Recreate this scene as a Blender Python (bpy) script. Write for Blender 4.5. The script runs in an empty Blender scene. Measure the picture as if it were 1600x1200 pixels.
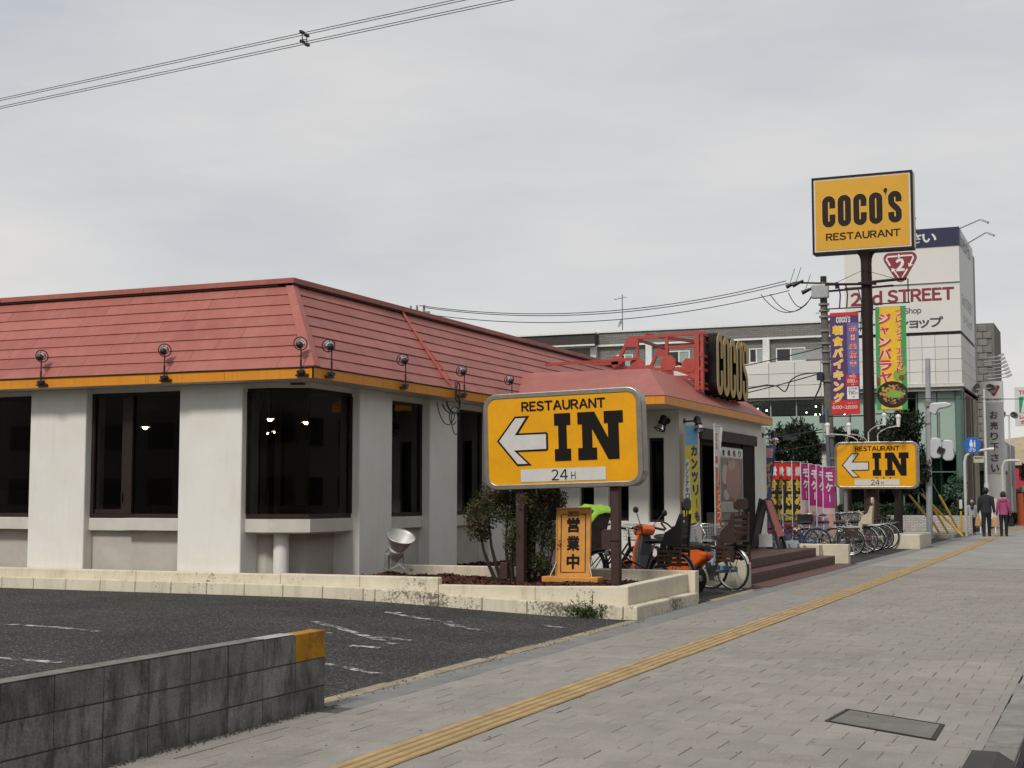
import bpy, bmesh, math, random
from mathutils import Vector, Matrix, noise as mnoise
R = math.radians
PI = math.pi
rnd = random.Random(7)
SC = bpy.context.scene
COL = SC.collection

# ------------------------------------------------------------ camera
cam_d = bpy.data.cameras.new('camera'); cam = bpy.data.objects.new('camera', cam_d); COL.objects.link(cam)
cam_d.sensor_width = 36.0; cam_d.lens = 2210.0/1600*36.0
cam_d.clip_start = 0.05; cam_d.clip_end = 3000
cam.location = (0, 0, 1.45)
cam.rotation_euler = (R(90+4.53), 0, R(23.1))
SC.camera = cam

# ------------------------------------------------------------ sky, sun, exposure
SUN_EL, SUN_AZ = R(47), R(186)          # azimuth clockwise from +Y, where the sun stands
world = bpy.data.worlds.new('World'); SC.world = world; world.use_nodes = True
nt = world.node_tree; nt.nodes.clear()
def N(t, **kw):
    n = nt.nodes.new(t)
    for k, v in kw.items(): setattr(n, k, v)
    return n
out = N('ShaderNodeOutputWorld')
sky = N('ShaderNodeTexSky', sky_type='NISHITA'); sky.sun_disc = False
sky.sun_elevation = SUN_EL; sky.sun_rotation = SUN_AZ
bg1 = N('ShaderNodeBackground'); bg1.inputs['Strength'].default_value = 0.06
nt.links.new(sky.outputs[0], bg1.inputs[0])
tc = N('ShaderNodeTexCoord')
mp = N('ShaderNodeMapping'); mp.inputs['Scale'].default_value = (1.6, 1.6, 6.5); mp.inputs['Rotation'].default_value = (0.12, 0.05, 0.4)
nt.links.new(tc.outputs['Generated'], mp.inputs[0])
nz = N('ShaderNodeTexNoise'); nz.inputs['Scale'].default_value = 1.5; nz.inputs['Detail'].default_value = 6; nz.inputs['Roughness'].default_value = 0.55
nt.links.new(mp.outputs[0], nz.inputs[0])
sep = N('ShaderNodeSeparateXYZ'); nt.links.new(tc.outputs['Generated'], sep.inputs[0])
hz = N('ShaderNodeMapRange'); hz.inputs[1].default_value = 0.0; hz.inputs[2].default_value = 0.5; hz.inputs[3].default_value = 0.22; hz.inputs[4].default_value = -0.16
nt.links.new(sep.outputs[2], hz.inputs[0])
ad = N('ShaderNodeMath', operation='ADD'); nt.links.new(nz.outputs[0], ad.inputs[0]); nt.links.new(hz.outputs[0], ad.inputs[1])
cr = N('ShaderNodeValToRGB')
cr.color_ramp.elements[0].position = 0.29; cr.color_ramp.elements[0].color = (0.345, 0.364, 0.388, 1)
cr.color_ramp.elements[1].position = 0.80; cr.color_ramp.elements[1].color = (0.525, 0.507, 0.488, 1)
nt.links.new(ad.outputs[0], cr.inputs[0])
bg2 = N('ShaderNodeBackground'); bg2.inputs['Strength'].default_value = 1.0
nt.links.new(cr.outputs[0], bg2.inputs[0])
mx = N('ShaderNodeMixShader'); mx.inputs[0].default_value = 0.94
nt.links.new(bg1.outputs[0], mx.inputs[1]); nt.links.new(bg2.outputs[0], mx.inputs[2])
nt.links.new(mx.outputs[0], out.inputs[0])

sd = bpy.data.lights.new('sun', 'SUN'); sd.energy = 1.5; sd.angle = R(10); sd.color = (1.0, 0.95, 0.87)
sun = bpy.data.objects.new('sun', sd); COL.objects.link(sun)
sv = Vector((math.sin(SUN_AZ)*math.cos(SUN_EL), math.cos(SUN_AZ)*math.cos(SUN_EL), math.sin(SUN_EL)))
sun.rotation_euler = sv.to_track_quat('Z', 'Y').to_euler(); sun.location = sv*80
vs = SC.view_settings
vs.view_transform = 'Standard'; vs.look = 'None'; vs.exposure = 0.62; vs.gamma = 1.0; vs.use_curve_mapping = False

# ------------------------------------------------------------ mesh builder
class MB:
    def __init__(s): s.v = []; s.f = []; s.m = []
    def add(s, vs, fs, mi=0):
        b = len(s.v); s.v += [tuple(v) for v in vs]
        for f in fs: s.f.append(tuple(b+i for i in f)); s.m.append(mi)
        return s
    def box(s, x0, x1, y0, y1, z0, z1, mi=0):
        vs = [(x, y, z) for x in (x0, x1) for y in (y0, y1) for z in (z0, z1)]
        return s.add(vs, [(0,1,3,2),(4,6,7,5),(0,4,5,1),(2,3,7,6),(0,2,6,4),(1,5,7,3)], mi)
    def hexa(s, p, mi=0):      # 8 points: bottom 4 ccw, top 4 ccw
        return s.add(p, [(3,2,1,0),(4,5,6,7),(0,1,5,4),(1,2,6,5),(2,3,7,6),(3,0,4,7)], mi)
    def bar(s, p0, p1, w, h, up=(0,0,1), mi=0):
        p0 = Vector(p0); p1 = Vector(p1); d = (p1-p0).normalized(); u = Vector(up)
        if abs(d.dot(u)) > .98: u = Vector((1,0,0))
        a = d.cross(u).normalized(); b = a.cross(d)
        q = []
        for p in (p0, p1):
            q += [p-a*w/2-b*h/2, p+a*w/2-b*h/2, p+a*w/2+b*h/2, p-a*w/2+b*h/2]
        return s.hexa(q, mi)
    def cyl(s, p0, p1, r0, r1=None, n=12, cap=True, mi=0):
        if r1 is None: r1 = r0
        p0 = Vector(p0); p1 = Vector(p1); d = (p1-p0).normalized()
        u = Vector((0,0,1)) if abs(d.z) < .9 else Vector((1,0,0))
        a = d.cross(u).normalized(); b = d.cross(a)
        vs = []
        for p, r in ((p0, r0), (p1, r1)):
            for i in range(n):
                t = 2*PI*i/n; vs.append(p + a*math.cos(t)*r + b*math.sin(t)*r)
        fs = [(i, (i+1) % n, n+(i+1) % n, n+i) for i in range(n)]
        if cap: fs += [tuple(range(n-1, -1, -1)), tuple(range(n, 2*n))]
        return s.add(vs, fs, mi)
    def tube(s, pts, r, n=6, closed=False, mi=0):
        pts = [Vector(p) for p in pts]; m = len(pts); vs = []; prev = None
        for i, p in enumerate(pts):
            if closed: d = pts[(i+1) % m]-pts[i-1]
            else: d = pts[min(i+1, m-1)]-pts[max(i-1, 0)]
            d.normalize()
            if prev is None:
                u = Vector((0,0,1)) if abs(d.z) < .9 else Vector((1,0,0))
                a = d.cross(u).normalized()
            else: a = (prev-d*prev.dot(d)).normalized()
            prev = a; b = d.cross(a)
            rr = r[i] if isinstance(r, (list, tuple)) else r
            for k in range(n):
                t = 2*PI*k/n; vs.append(p+a*math.cos(t)*rr+b*math.sin(t)*rr)
        fs = []
        for i in range(m if closed else m-1):
            j = (i+1) % m
            for k in range(n): fs.append((i*n+k, i*n+(k+1) % n, j*n+(k+1) % n, j*n+k))
        if not closed: fs += [tuple(range(n-1, -1, -1)), tuple((m-1)*n+k for k in range(n))]
        return s.add(vs, fs, mi)
    def lathe(s, prof, o=(0,0,0), axis=(0,0,1), n=16, mi=0):
        d = Vector(axis).normalized(); o = Vector(o)
        u = Vector((0,0,1)) if abs(d.z) < .9 else Vector((1,0,0))
        a = d.cross(u).normalized(); b = d.cross(a); vs = []
        for r, z in prof:
            for i in range(n):
                t = 2*PI*i/n; vs.append(o+d*z+a*math.cos(t)*r+b*math.sin(t)*r)
        fs = [(i*n+k, i*n+(k+1) % n, (i+1)*n+(k+1) % n, (i+1)*n+k) for i in range(len(prof)-1) for k in range(n)]
        return s.add(vs, fs, mi)
    def sphere(s, c, r, n=10, mi=0, sc=(1,1,1)):
        c = Vector(c); vs = []; m = max(4, n//2)
        for i in range(m+1):
            ph = PI*i/m
            for k in range(n):
                t = 2*PI*k/n
                vs.append(c+Vector((math.sin(ph)*math.cos(t)*r*sc[0], math.sin(ph)*math.sin(t)*r*sc[1], math.cos(ph)*r*sc[2])))
        fs = [(i*n+k, (i+1)*n+k, (i+1)*n+(k+1) % n, i*n+(k+1) % n) for i in range(m) for k in range(n)]
        return s.add(vs, fs, mi)
    def prism(s, poly, o, ux, uy, depth, mi=0, mi_side=None):
        # polygon in the plane (ux, uy) with its front on o, going back along -(ux x uy)
        ux = Vector(ux); uy = Vector(uy); nn = ux.cross(uy).normalized(); o = Vector(o); n = len(poly)
        vs = [o+ux*x+uy*y for x, y in poly]+[o+ux*x+uy*y-nn*depth for x, y in poly]
        b = len(s.v); s.v += [tuple(v) for v in vs]
        s.f.append(tuple(b+i for i in range(n))); s.m.append(mi)
        s.f.append(tuple(b+n+i for i in range(n-1, -1, -1))); s.m.append(mi)
        for i in range(n):
            j = (i+1) % n
            s.f.append((b+j, b+i, b+n+i, b+n+j)); s.m.append(mi if mi_side is None else mi_side)
        return s
    def quad(s, a, b, c, d, mi=0): return s.add([a, b, c, d], [(0,1,2,3)], mi)

BASE = {}
def build_each(name, mbs, mats, parent=None, **k): return [build(name, m, mats, parent, **k) for m in mbs]
SPLIT = set("""banner_arm band foot_guard insulator red_field photo_plate post leg drain_pipe mullion glass_column display_figure sign_lamp side_lamp ceiling_spot ceiling_tube lamp
cross_arm grip eye fork brace booth_seating shop_board pink_print wall roof_rail stay_wire clip clamp hanger drop_wire parapet_coping roof_coping food_print avocado_print seed_print
wire sign_wall road_marking drop_tube pane dark_wall""".split())
def pieces(mb):
    """the separate pieces of a mesh (pieces whose boxes touch stay together)"""
    n = len(mb.v); p = list(range(n))
    def f(x):
        while p[x] != x: p[x] = p[p[x]]; x = p[x]
        return x
    for q in mb.f:
        a = f(q[0])
        for i in q[1:]: p[f(i)] = a
    bx = {}
    for i, v in enumerate(mb.v):
        c = bx.setdefault(f(i), [list(v), list(v)])
        for k in range(3): c[0][k] = min(c[0][k], v[k]); c[1][k] = max(c[1][k], v[k])
    ks = list(bx); q = {k: k for k in ks}
    def g(x):
        while q[x] != x: x = q[x]
        return x
    for i, a in enumerate(ks):
        for b in ks[:i]:
            A, B = bx[a], bx[b]
            if all(A[0][k]-.01 <= B[1][k] and B[0][k]-.01 <= A[1][k] for k in range(3)): q[g(a)] = g(b)
    out = {}
    for fi, fc in enumerate(mb.f):
        r = g(f(fc[0])); o = out.setdefault(r, (MB(), {})); m, mp = o
        ids = []
        for i in fc:
            if i not in mp: mp[i] = len(m.v); m.v.append(mb.v[i])
            ids.append(mp[i])
        m.f.append(tuple(ids)); m.m.append(mb.m[fi])
    return [o[0] for o in out.values()]
def build(name, mb, mats, parent=None, smooth=False, bevel=0, raw=False, segs=2):
    if name in SPLIT:
        ps = pieces(mb)
        if len(ps) > 1:
            r = [_build(name, m, mats, parent, smooth, bevel, raw, segs) for m in ps]
            if name == 'road_marking':
                for o in r: o['kind'] = 'structure'
            return r[0]
    return _build(name, mb, mats, parent, smooth, bevel, raw, segs)
def _build(name, mb, mats, parent=None, smooth=False, bevel=0, raw=False, segs=2):
    me = bpy.data.meshes.new(name)
    off = Vector((0,0,0))
    if parent is not None and not raw: off = BASE.get(parent.name, Vector((0,0,0)))
    vs = [(v[0]-off.x, v[1]-off.y, v[2]-off.z) for v in mb.v]
    me.from_pydata(vs, [], mb.f)
    if not isinstance(mats, (list, tuple)): mats = [mats]
    for m in mats: me.materials.append(m)
    if len(mats) > 1: me.polygons.foreach_set('material_index', mb.m)
    if smooth:
        me.polygons.foreach_set('use_smooth', [True]*len(me.polygons))
        try: me.set_sharp_from_angle(angle=R(40))
        except Exception: pass
    me.update()
    o = bpy.data.objects.new(name, me); COL.objects.link(o)
    if parent is not None:
        o.parent = parent; BASE[o.name] = off
    if bevel:
        b = o.modifiers.new('bevel', 'BEVEL'); b.width = bevel; b.segments = segs; b.limit_method = 'ANGLE'; b.angle_limit = R(35)
    return o
def thing(name, label, cat, loc=(0,0,0), group=None, rz=0):
    o = bpy.data.objects.new(name, None); COL.objects.link(o); o.location = loc; o.rotation_euler = (0,0,rz)
    o.empty_display_size = .2
    BASE[o.name] = Vector(loc)
    tag(o, label, cat, group); return o
def tag(o, label, cat, group=None, kind=None):
    if label: o['label'] = label
    if cat: o['category'] = cat
    if group: o['group'] = group
    if kind: o['kind'] = kind
    return o
def struct(o): o['kind'] = 'structure'; return o
def dup_tree(root, loc, rz=None, label=None):
    r = root.copy(); COL.objects.link(r); r.location = loc
    if rz is not None: r.rotation_euler = (0,0,rz)
    if label: r['label'] = label
    for ch in list(root.children):
        c = ch.copy(); COL.objects.link(c); c.parent = r
        for g in list(ch.children):
            d = g.copy(); COL.objects.link(d); d.parent = c
    return r

# ------------------------------------------------------------ materials
MATS = {}
class NT:
    def __init__(s, m): s.t = m.node_tree; s.b = s.t.nodes['Principled BSDF']
    def n(s, t, **kw):
        x = s.t.nodes.new(t)
        for k, v in kw.items(): setattr(x, k, v)
        return x
    def l(s, a, b): s.t.links.new(a, b)
    def coord(s, kind='Object'): return s.n('ShaderNodeTexCoord').outputs[kind]
    def pos(s): return s.n('ShaderNodeNewGeometry').outputs['Position']
    def map(s, c, scale=(1,1,1), rot=(0,0,0)):
        m = s.n('ShaderNodeMapping'); m.inputs['Scale'].default_value = scale; m.inputs['Rotation'].default_value = rot
        s.l(c, m.inputs[0]); return m.outputs[0]
    def noise(s, c, scale, detail=4, rough=.6):
        x = s.n('ShaderNodeTexNoise'); x.inputs['Scale'].default_value = scale; x.inputs['Detail'].default_value = detail; x.inputs['Roughness'].default_value = rough
        s.l(c, x.inputs[0]); return x.outputs[0]
    def voro(s, c, scale, out='Distance'):
        x = s.n('ShaderNodeTexVoronoi'); x.inputs['Scale'].default_value = scale; s.l(c, x.inputs[0]); return x.outputs[out]
    def ramp(s, f, stops):
        x = s.n('ShaderNodeValToRGB'); e = x.color_ramp.elements
        while len(e) < len(stops): e.new(0.5)
        for i, (p, c) in enumerate(stops):
            e[i].position = p; e[i].color = (c[0], c[1], c[2], 1) if not isinstance(c, (int, float)) else (c, c, c, 1)
        s.l(f, x.inputs[0]); return x.outputs[0]
    def mix(s, f, a, b, mode='MIX'):
        x = s.n('ShaderNodeMix', data_type='RGBA', blend_type=mode)
        for v, i in ((f, 0), (a, 6), (b, 7)):
            if isinstance(v, (int, float)): x.inputs[i].default_value = v
            elif isinstance(v, tuple): x.inputs[i].default_value = (v[0], v[1], v[2], 1)
            else: s.l(v, x.inputs[i])
        return x.outputs[2]
    def math(s, op, a, b=0.0):
        x = s.n('ShaderNodeMath', operation=op)
        for i, v in enumerate((a, b)):
            if isinstance(v, (int, float)): x.inputs[i].default_value = v
            else: s.l(v, x.inputs[i])
        return x.outputs[0]
    def bump(s, h, strength=.3, dist=.01):
        x = s.n('ShaderNodeBump'); x.inputs['Strength'].default_value = strength; x.inputs['Distance'].default_value = dist
        s.l(h, x.inputs['Height']); s.l(x.outputs[0], s.b.inputs['Normal'])
    def base(s, c): s.l(c, s.b.inputs['Base Color'])
    def rand(s): return s.n('ShaderNodeObjectInfo').outputs['Random']
def newmat(name, rough=.6, metal=0, spec=.5):
    m = bpy.data.materials.new(name); m.use_nodes = True
    b = m.node_tree.nodes['Principled BSDF']
    b.inputs['Roughness'].default_value = rough; b.inputs['Metallic'].default_value = metal
    b.inputs['Specular IOR Level'].default_value = spec
    MATS[name] = m; return m, NT(m)
def mk(name, col, rough=.6, metal=0, spec=.5, var=.12, scale=6, bump=0, bscale=40, bdist=.005, rand=0, world=False):
    """colour with soft uneven weathering (noise), optional fine relief"""
    if name in MATS: return MATS[name]
    m, t = newmat(name, rough, metal, spec)
    c = t.pos() if world else t.coord()
    f = t.noise(c, scale, 5, .65)
    lo = tuple(x*(1-var) for x in col); hi = tuple(min(1, x*(1+var)) for x in col)
    cc = t.ramp(f, [(.3, lo), (.7, hi)])
    if rand:
        v = t.n('ShaderNodeMapRange'); v.inputs[3].default_value = 1-rand; v.inputs[4].default_value = 1+rand
        t.l(t.rand(), v.inputs[0])
        cc = t.mix(1.0, cc, t.ramp(v.outputs[0], [(0, 0.0), (1, 1.0)]), 'MULTIPLY') if False else t.mul(cc, v.outputs[0])
    t.base(cc)
    if bump: t.bump(t.noise(c, bscale, 4, .6), bump, bdist)
    return m
def _mul(s, col, val):
    x = s.n('ShaderNodeVectorMath', operation='SCALE'); s.l(col, x.inputs[0]); s.l(val, x.inputs['Scale']); return x.outputs[0]
NT.mul = _mul

def m_emit(name, col, st):
    m = bpy.data.materials.new(name); m.use_nodes = True; b = m.node_tree.nodes['Principled BSDF']
    b.inputs['Emission Color'].default_value = (*col, 1); b.inputs['Emission Strength'].default_value = st
    b.inputs['Base Color'].default_value = (*col, 1); MATS[name] = m; return m
def m_glass(name, tint=(.25,.26,.26), refl=1.0, ior=1.36):
    m = bpy.data.materials.new(name); m.use_nodes = True; t = m.node_tree; t.nodes.clear()
    o = t.nodes.new('ShaderNodeOutputMaterial'); tr = t.nodes.new('ShaderNodeBsdfTransparent'); tr.inputs[0].default_value = (*tint, 1)
    gl = t.nodes.new('ShaderNodeBsdfGlossy'); gl.inputs[0].default_value = (.95*refl, .95*refl, .95*refl, 1); gl.inputs['Roughness'].default_value = .01
    fr = t.nodes.new('ShaderNodeFresnel'); fr.inputs[0].default_value = ior
    mx = t.nodes.new('ShaderNodeMixShader')
    t.links.new(fr.outputs[0], mx.inputs[0]); t.links.new(tr.outputs[0], mx.inputs[1]); t.links.new(gl.outputs[0], mx.inputs[2]); t.links.new(mx.outputs[0], o.inputs[0])
    MATS[name] = m; return m

# --- special surfaces
def m_paver():
    m, t = newmat('paver_concrete', .9, 0, .25)
    p = t.pos()
    big = t.noise(p, .55, 5, .6); mid = t.noise(p, 5, 4, .65); fine = t.noise(p, 160, 2, .6)
    c = t.ramp(big, [(.3, (.275,.252,.221)), (.7, (.375,.342,.300))])
    c = t.mix(.35, c, t.ramp(mid, [(.3, (.225,.215,.205)), (.7, (.37,.35,.32))]))
    c = t.mix(.5, c, t.mul(c, t.ramp(fine, [(.32, .40), (.55, 1.0), (.75, 1.6)])))
    v = t.n('ShaderNodeMapRange'); v.inputs[3].default_value = .93; v.inputs[4].default_value = 1.05
    t.l(t.rand(), v.inputs[0]); c = t.mul(c, v.outputs[0])
    st = t.noise(t.map(p, (1.5, .5, 1)), 1.3, 6, .7)
    c = t.mix(t.math('MULTIPLY', t.ramp(st, [(.52, 0.0), (.72, 1.0)]), .40), c, (.17,.158,.142))
    gum = t.ramp(t.voro(t.map(p, (1, 1, .01)), 2.3), [(.055, 1.0), (.075, 0.0)])
    c = t.mix(t.math('MULTIPLY', gum, .55), c, (.075,.07,.065))
    t.base(c); t.bump(t.noise(p, 210, 3, .7), .35, .004); return m
def m_asphalt(name='asphalt', lo=(.040,.039,.038), hi=(.082,.079,.075)):
    m, t = newmat(name, .92, 0, .3)
    p = t.pos()
    big = t.noise(p, .5, 6, .65)
    vor = t.voro(p, 70, 'Color'); vd = t.voro(p, 70)
    s = t.n('ShaderNodeSeparateColor'); t.l(vor, s.inputs[0])
    c = t.ramp(big, [(.3, lo), (.72, hi)])
    sp = t.ramp(s.outputs[0], [(0, .45), (.7, 1.0), (.9, 1.7), (1, 4.2)])
    c = t.mul(c, sp)
    br = t.ramp(t.noise(t.map(p, (.5, 1.6, 1)), .9, 6, .7), [(.55, 0.0), (.75, 1.0)])
    c = t.mix(t.math('MULTIPLY', br, .5), c, (.12,.10,.078))
    t.base(c); t.bump(t.math('ADD', t.math('MULTIPLY', vd, -1.0), t.noise(p, 30, 4, .7)), .9, .02); return m
def m_block():
    m, t = newmat('weathered_block', .95, 0, .2)
    c = t.pos()
    a = t.noise(t.map(c, (1, 1, 1)), 3.2, 6, .7); st = t.noise(t.map(c, (4.5, 4.5, 1.5)), 1.7, 6, .7); fi = t.noise(c, 110, 3, .7)
    col = t.ramp(a, [(.3, (.15,.145,.134)), (.72, (.29,.281,.266))])
    col = t.mix(t.math('MULTIPLY', t.ramp(st, [(.46, 0.0), (.66, 1.0)]), .72), col, (.034,.032,.029))
    col = t.mul(col, t.ramp(fi, [(.3, .65), (.7, 1.3)]))
    v = t.n('ShaderNodeMapRange'); v.inputs[3].default_value = .8; v.inputs[4].default_value = 1.15
    t.l(t.rand(), v.inputs[0]); col = t.mul(col, v.outputs[0])
    t.base(col); t.bump(fi, .5, .004); return m
def m_worn_paint(name, paint, under=(.10,.098,.092), thr=.45, scale=9, amount=1.0):
    m, t = newmat(name, .85, 0, .3)
    c = t.pos()
    f = t.ramp(t.math('ADD', t.math('MULTIPLY', t.noise(c, scale, 6, .75), .8), t.math('MULTIPLY', t.noise(c, scale*9, 3, .7), .3)), [(thr, 0.0), (thr+.09, 1.0)])
    v = t.ramp(t.noise(c, 6, 4, .6), [(.3, tuple(x*.72 for x in paint)), (.7, paint)])
    t.base(t.mix(t.math('MULTIPLY', f, amount), under, v)); t.bump(t.noise(c, 120, 3, .7), .4, .004); return m
def m_kerb(name='cream_kerb', mould=.70):
    m, t = newmat(name, .85, 0, .3)
    c = t.pos()
    col = t.ramp(t.noise(c, 2.5, 5, .65), [(.3, (.60,.535,.40)), (.7, (.72,.655,.52))])
    dk = t.math('MULTIPLY', t.noise(c, 24, 5, .8), 1.0)
    area = t.ramp(t.noise(c, 1.1, 4, .6), [(.40, 0.0), (.70, .22)])
    f = t.ramp(t.math('ADD', dk, area), [(mould, 0.0), (mould+.07, 1.0)])
    col = t.mix(t.math('MULTIPLY', f, .85), col, (.07,.06,.042))
    stn = t.ramp(t.noise(t.map(c, (5, 5, 1)), 1.5, 6, .7), [(.5, 0.0), (.75, .45)])
    col = t.mix(stn, col, (.33,.28,.19))
    t.base(col); t.bump(t.noise(c, 70, 4, .7), .25, .004); return m
def m_stucco():
    m, t = newmat('white_stucco', .85, 0, .3)
    c = t.pos()
    col = t.ramp(t.noise(c, 1.6, 6, .6), [(.3, (.745,.72,.655)), (.7, (.81,.79,.735))])
    st = t.ramp(t.noise(t.map(c, (7, 7, .8)), 1.5, 6, .7), [(.52, 0.0), (.80, .26)])
    col = t.mix(st, col, (.50,.465,.40))
    pt = t.ramp(t.noise(c, .9, 3, .5), [(.58, 0.0), (.60, .5)])
    col = t.mix(pt, col, (.80,.79,.75))
    t.base(col); t.bump(t.noise(c, 45, 5, .65), .35, .006); return m
def m_roof():
    m, t = newmat('red_roof_metal', .5, 0, .35)
    c = t.pos()
    col = t.ramp(t.noise(c, 1.2, 6, .6), [(.3, (.345,.108,.086)), (.7, (.400,.133,.104))])
    st = t.ramp(t.noise(t.map(c, (4, 4, .35)), 1.4, 6, .7), [(.46, 0.0), (.72, .55)])
    col = t.mix(st, col, (.44,.19,.155))
    fd = t.ramp(t.noise(t.map(c, (1, 1, .6)), .7, 5, .6), [(.45, 0.0), (.7, .35)]); col = t.mix(fd, col, (.29,.085,.075))
    v = t.n('ShaderNodeMapRange'); v.inputs[3].default_value = .90; v.inputs[4].default_value = 1.08
    t.l(t.rand(), v.inputs[0]); col = t.mul(col, v.outputs[0])
    t.base(col); t.bump(t.noise(c, 3.5, 3, .5), .18, .02); return m
def m_fascia():
    m, t = newmat('orange_fascia', .45, 0, .4)
    c = t.pos()
    col = t.ramp(t.noise(c, 2, 5, .6), [(.3, (.66,.245,.012)), (.7, (.74,.29,.02))])
    st = t.ramp(t.noise(t.map(c, (14, 14, .5)), 1.5, 5, .7), [(.53, 0.0), (.72, .55)])
    col = t.mix(st, col, (.36,.14,.02)); t.base(col); return m
def m_tile(name, col, sx, sz, joint=.5, rough=.7, w=.03):
    """fine tile / brick facing too far away to tell its pieces apart"""
    m, t = newmat(name, rough, 0, .3)
    c = t.pos()
    s = t.n('ShaderNodeSeparateXYZ'); t.l(c, s.inputs[0])
    xy = t.math('ADD', s.outputs[0], s.outputs[1])
    cb = t.n('ShaderNodeCombineXYZ'); t.l(xy, cb.inputs[0]); t.l(s.outputs[2], cb.inputs[1])
    b = t.n('ShaderNodeTexBrick'); t.l(cb.outputs[0], b.inputs[0])
    b.inputs['Color1'].default_value = (*[x*.85 for x in col], 1); b.inputs['Color2'].default_value = (*[min(1, x*1.15) for x in col], 1)
    b.inputs['Mortar'].default_value = (*[x*joint for x in col], 1); b.inputs['Scale'].default_value = 1
    b.inputs['Brick Width'].default_value = sx; b.inputs['Row Height'].default_value = sz; b.inputs['Mortar Size'].default_value = w*sz
    t.base(b.outputs[0]); return m
def m_leaf(name, a, b, rough=.55):
    m, t = newmat(name, rough, 0, .3)
    g = t.n('ShaderNodeNewGeometry'); f = g.outputs['Random Per Island']
    t.base(t.ramp(f, [(0, a), (.55, tuple((x+y)/2 for x, y in zip(a, b))), (1, b)]))
    return m
M = dict
STUCCO = m_stucco(); ROOF = m_roof(); FASCIA = m_fascia(); PAVER = m_paver(); ASPH = m_asphalt(); BLOCK = m_block(); KERB = m_kerb(); KERB_DIRTY = m_kerb('mouldy_kerb', .61)
BLACK = mk('black_metal', (.012,.012,.013), .45); DARKBROWN = mk('dark_brown_paint', (.024,.014,.011), .65, spec=.25)
POSTBROWN = mk('brown_post_paint', (.060,.032,.026), .6, spec=.3, var=.2); CHROME = mk('chrome', (.75,.74,.72), .16, 1, var=.05)
STEEL = mk('grey_steel', (.30,.29,.27), .4, .6, var=.2); ALU = mk('brushed_frame', (.34,.31,.26), .38, .75, var=.15)
YELLOW = mk('yellow_acrylic', (.79,.365,.008), .3, 0, .4, var=.09, scale=2.2); INK = mk('dark_ink', (.008,.006,.005), .55, spec=.2, var=.05); BROWNINK = mk('brown_ink', (.024,.014,.011), .5, spec=.2, var=.05)
WHITEACR = mk('white_acrylic', (.62,.61,.57), .3, var=.06); WHITE = mk('white_paint', (.74,.73,.70), .5, var=.06)
GOLD = mk('gold_letter_face', (.47,.315,.085), .5, spec=.3, var=.06); LBOX = mk('letter_box_dark', (.012,.009,.008), .7, spec=.2); CREAM = mk('cream_edge', (.70,.63,.47), .5)
REDSTEEL = mk('red_steel', (.41,.06,.045), .55, var=.15, scale=5)
GLASS = m_glass('window_glass', (.55,.55,.53)); GREENGLASS = m_glass('green_glass', (.42,.55,.49), 1.0)
# ============================================================ GROUND
def sheet(name, x0, x1, y0, y1, z, mat):
    return struct(build(name, MB().box(x0, x1, y0, y1, z-.03, z), mat))
sheet('ground', -900, 900, -900, 1500, -.16, mk('far_ground', (.11,.105,.10), .95, world=True, scale=.2))
sheet('road', -.53, 14, -60, 600, -.115, m_asphalt('road_asphalt', (.03,.03,.031), (.06,.058,.056)))
SW = sheet('sidewalk', -5.26, -.76, -8, 300, -.012, mk('paver_joint', (.09,.085,.08), .95, world=True))
# car park that climbs gently to the restaurant
def lotz(x):
    t = min(1, max(0, (-5.3-x)/4.5)); return -.004+.14*(t*t*(3-2*t))
mb = MB(); xs = [-5.26-.25*i for i in range(26)]+[-12.5-1.5*i for i in range(26)]; ys = [-12+1.4*j for j in range(21)]
for i, x in enumerate(xs):
    for y in ys: mb.v.append((x, y, lotz(x)))
ny = len(ys)
for i in range(len(xs)-1):
    for j in range(ny-1): mb.f.append((i*ny+j, i*ny+j+1, (i+1)*ny+j+1, (i+1)*ny+j)); mb.m.append(0)
struct(build('car_park', mb, ASPH))
struct(build('parking_apron', MB().box(-16, -5.26, 18.9, 62, -.05, -.006), m_asphalt('apron_asphalt', (.035,.034,.033), (.085,.08,.075))))
struct(build('rear_yard', MB().box(-60, -16.01, 16.1, 120, -.05, -.008), ASPH))
# loose grit along the car park edge
mb = MB()
for i in range(900):
    y = rnd.uniform(8.2, 16.0); x = -5.22+rnd.gauss(0, .09)
    if x > -5.02: continue
    s = rnd.uniform(.004, .014); z = max(lotz(x), -.004)
    mb.add([(x-s, y, z), (x+s, y-s, z), (x+s*.3, y+s, z), (x, y, z+s)], [(0,1,3),(1,2,3),(2,0,3)])
for i in range(700):
    y = rnd.uniform(5.5, 8.7); x = -5.05+abs(rnd.gauss(0, .035)); s = rnd.uniform(.003, .010)
    mb.add([(x-s, y, .001), (x+s, y-s, .001), (x+s*.3, y+s, .001), (x, y, .001+s)], [(0,1,3),(1,2,3),(2,0,3)])
tag(build('grit', mb, mk('grit_stone', (.09,.08,.068), .95, var=.4, scale=30)), None, None, kind='stuff')

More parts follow.
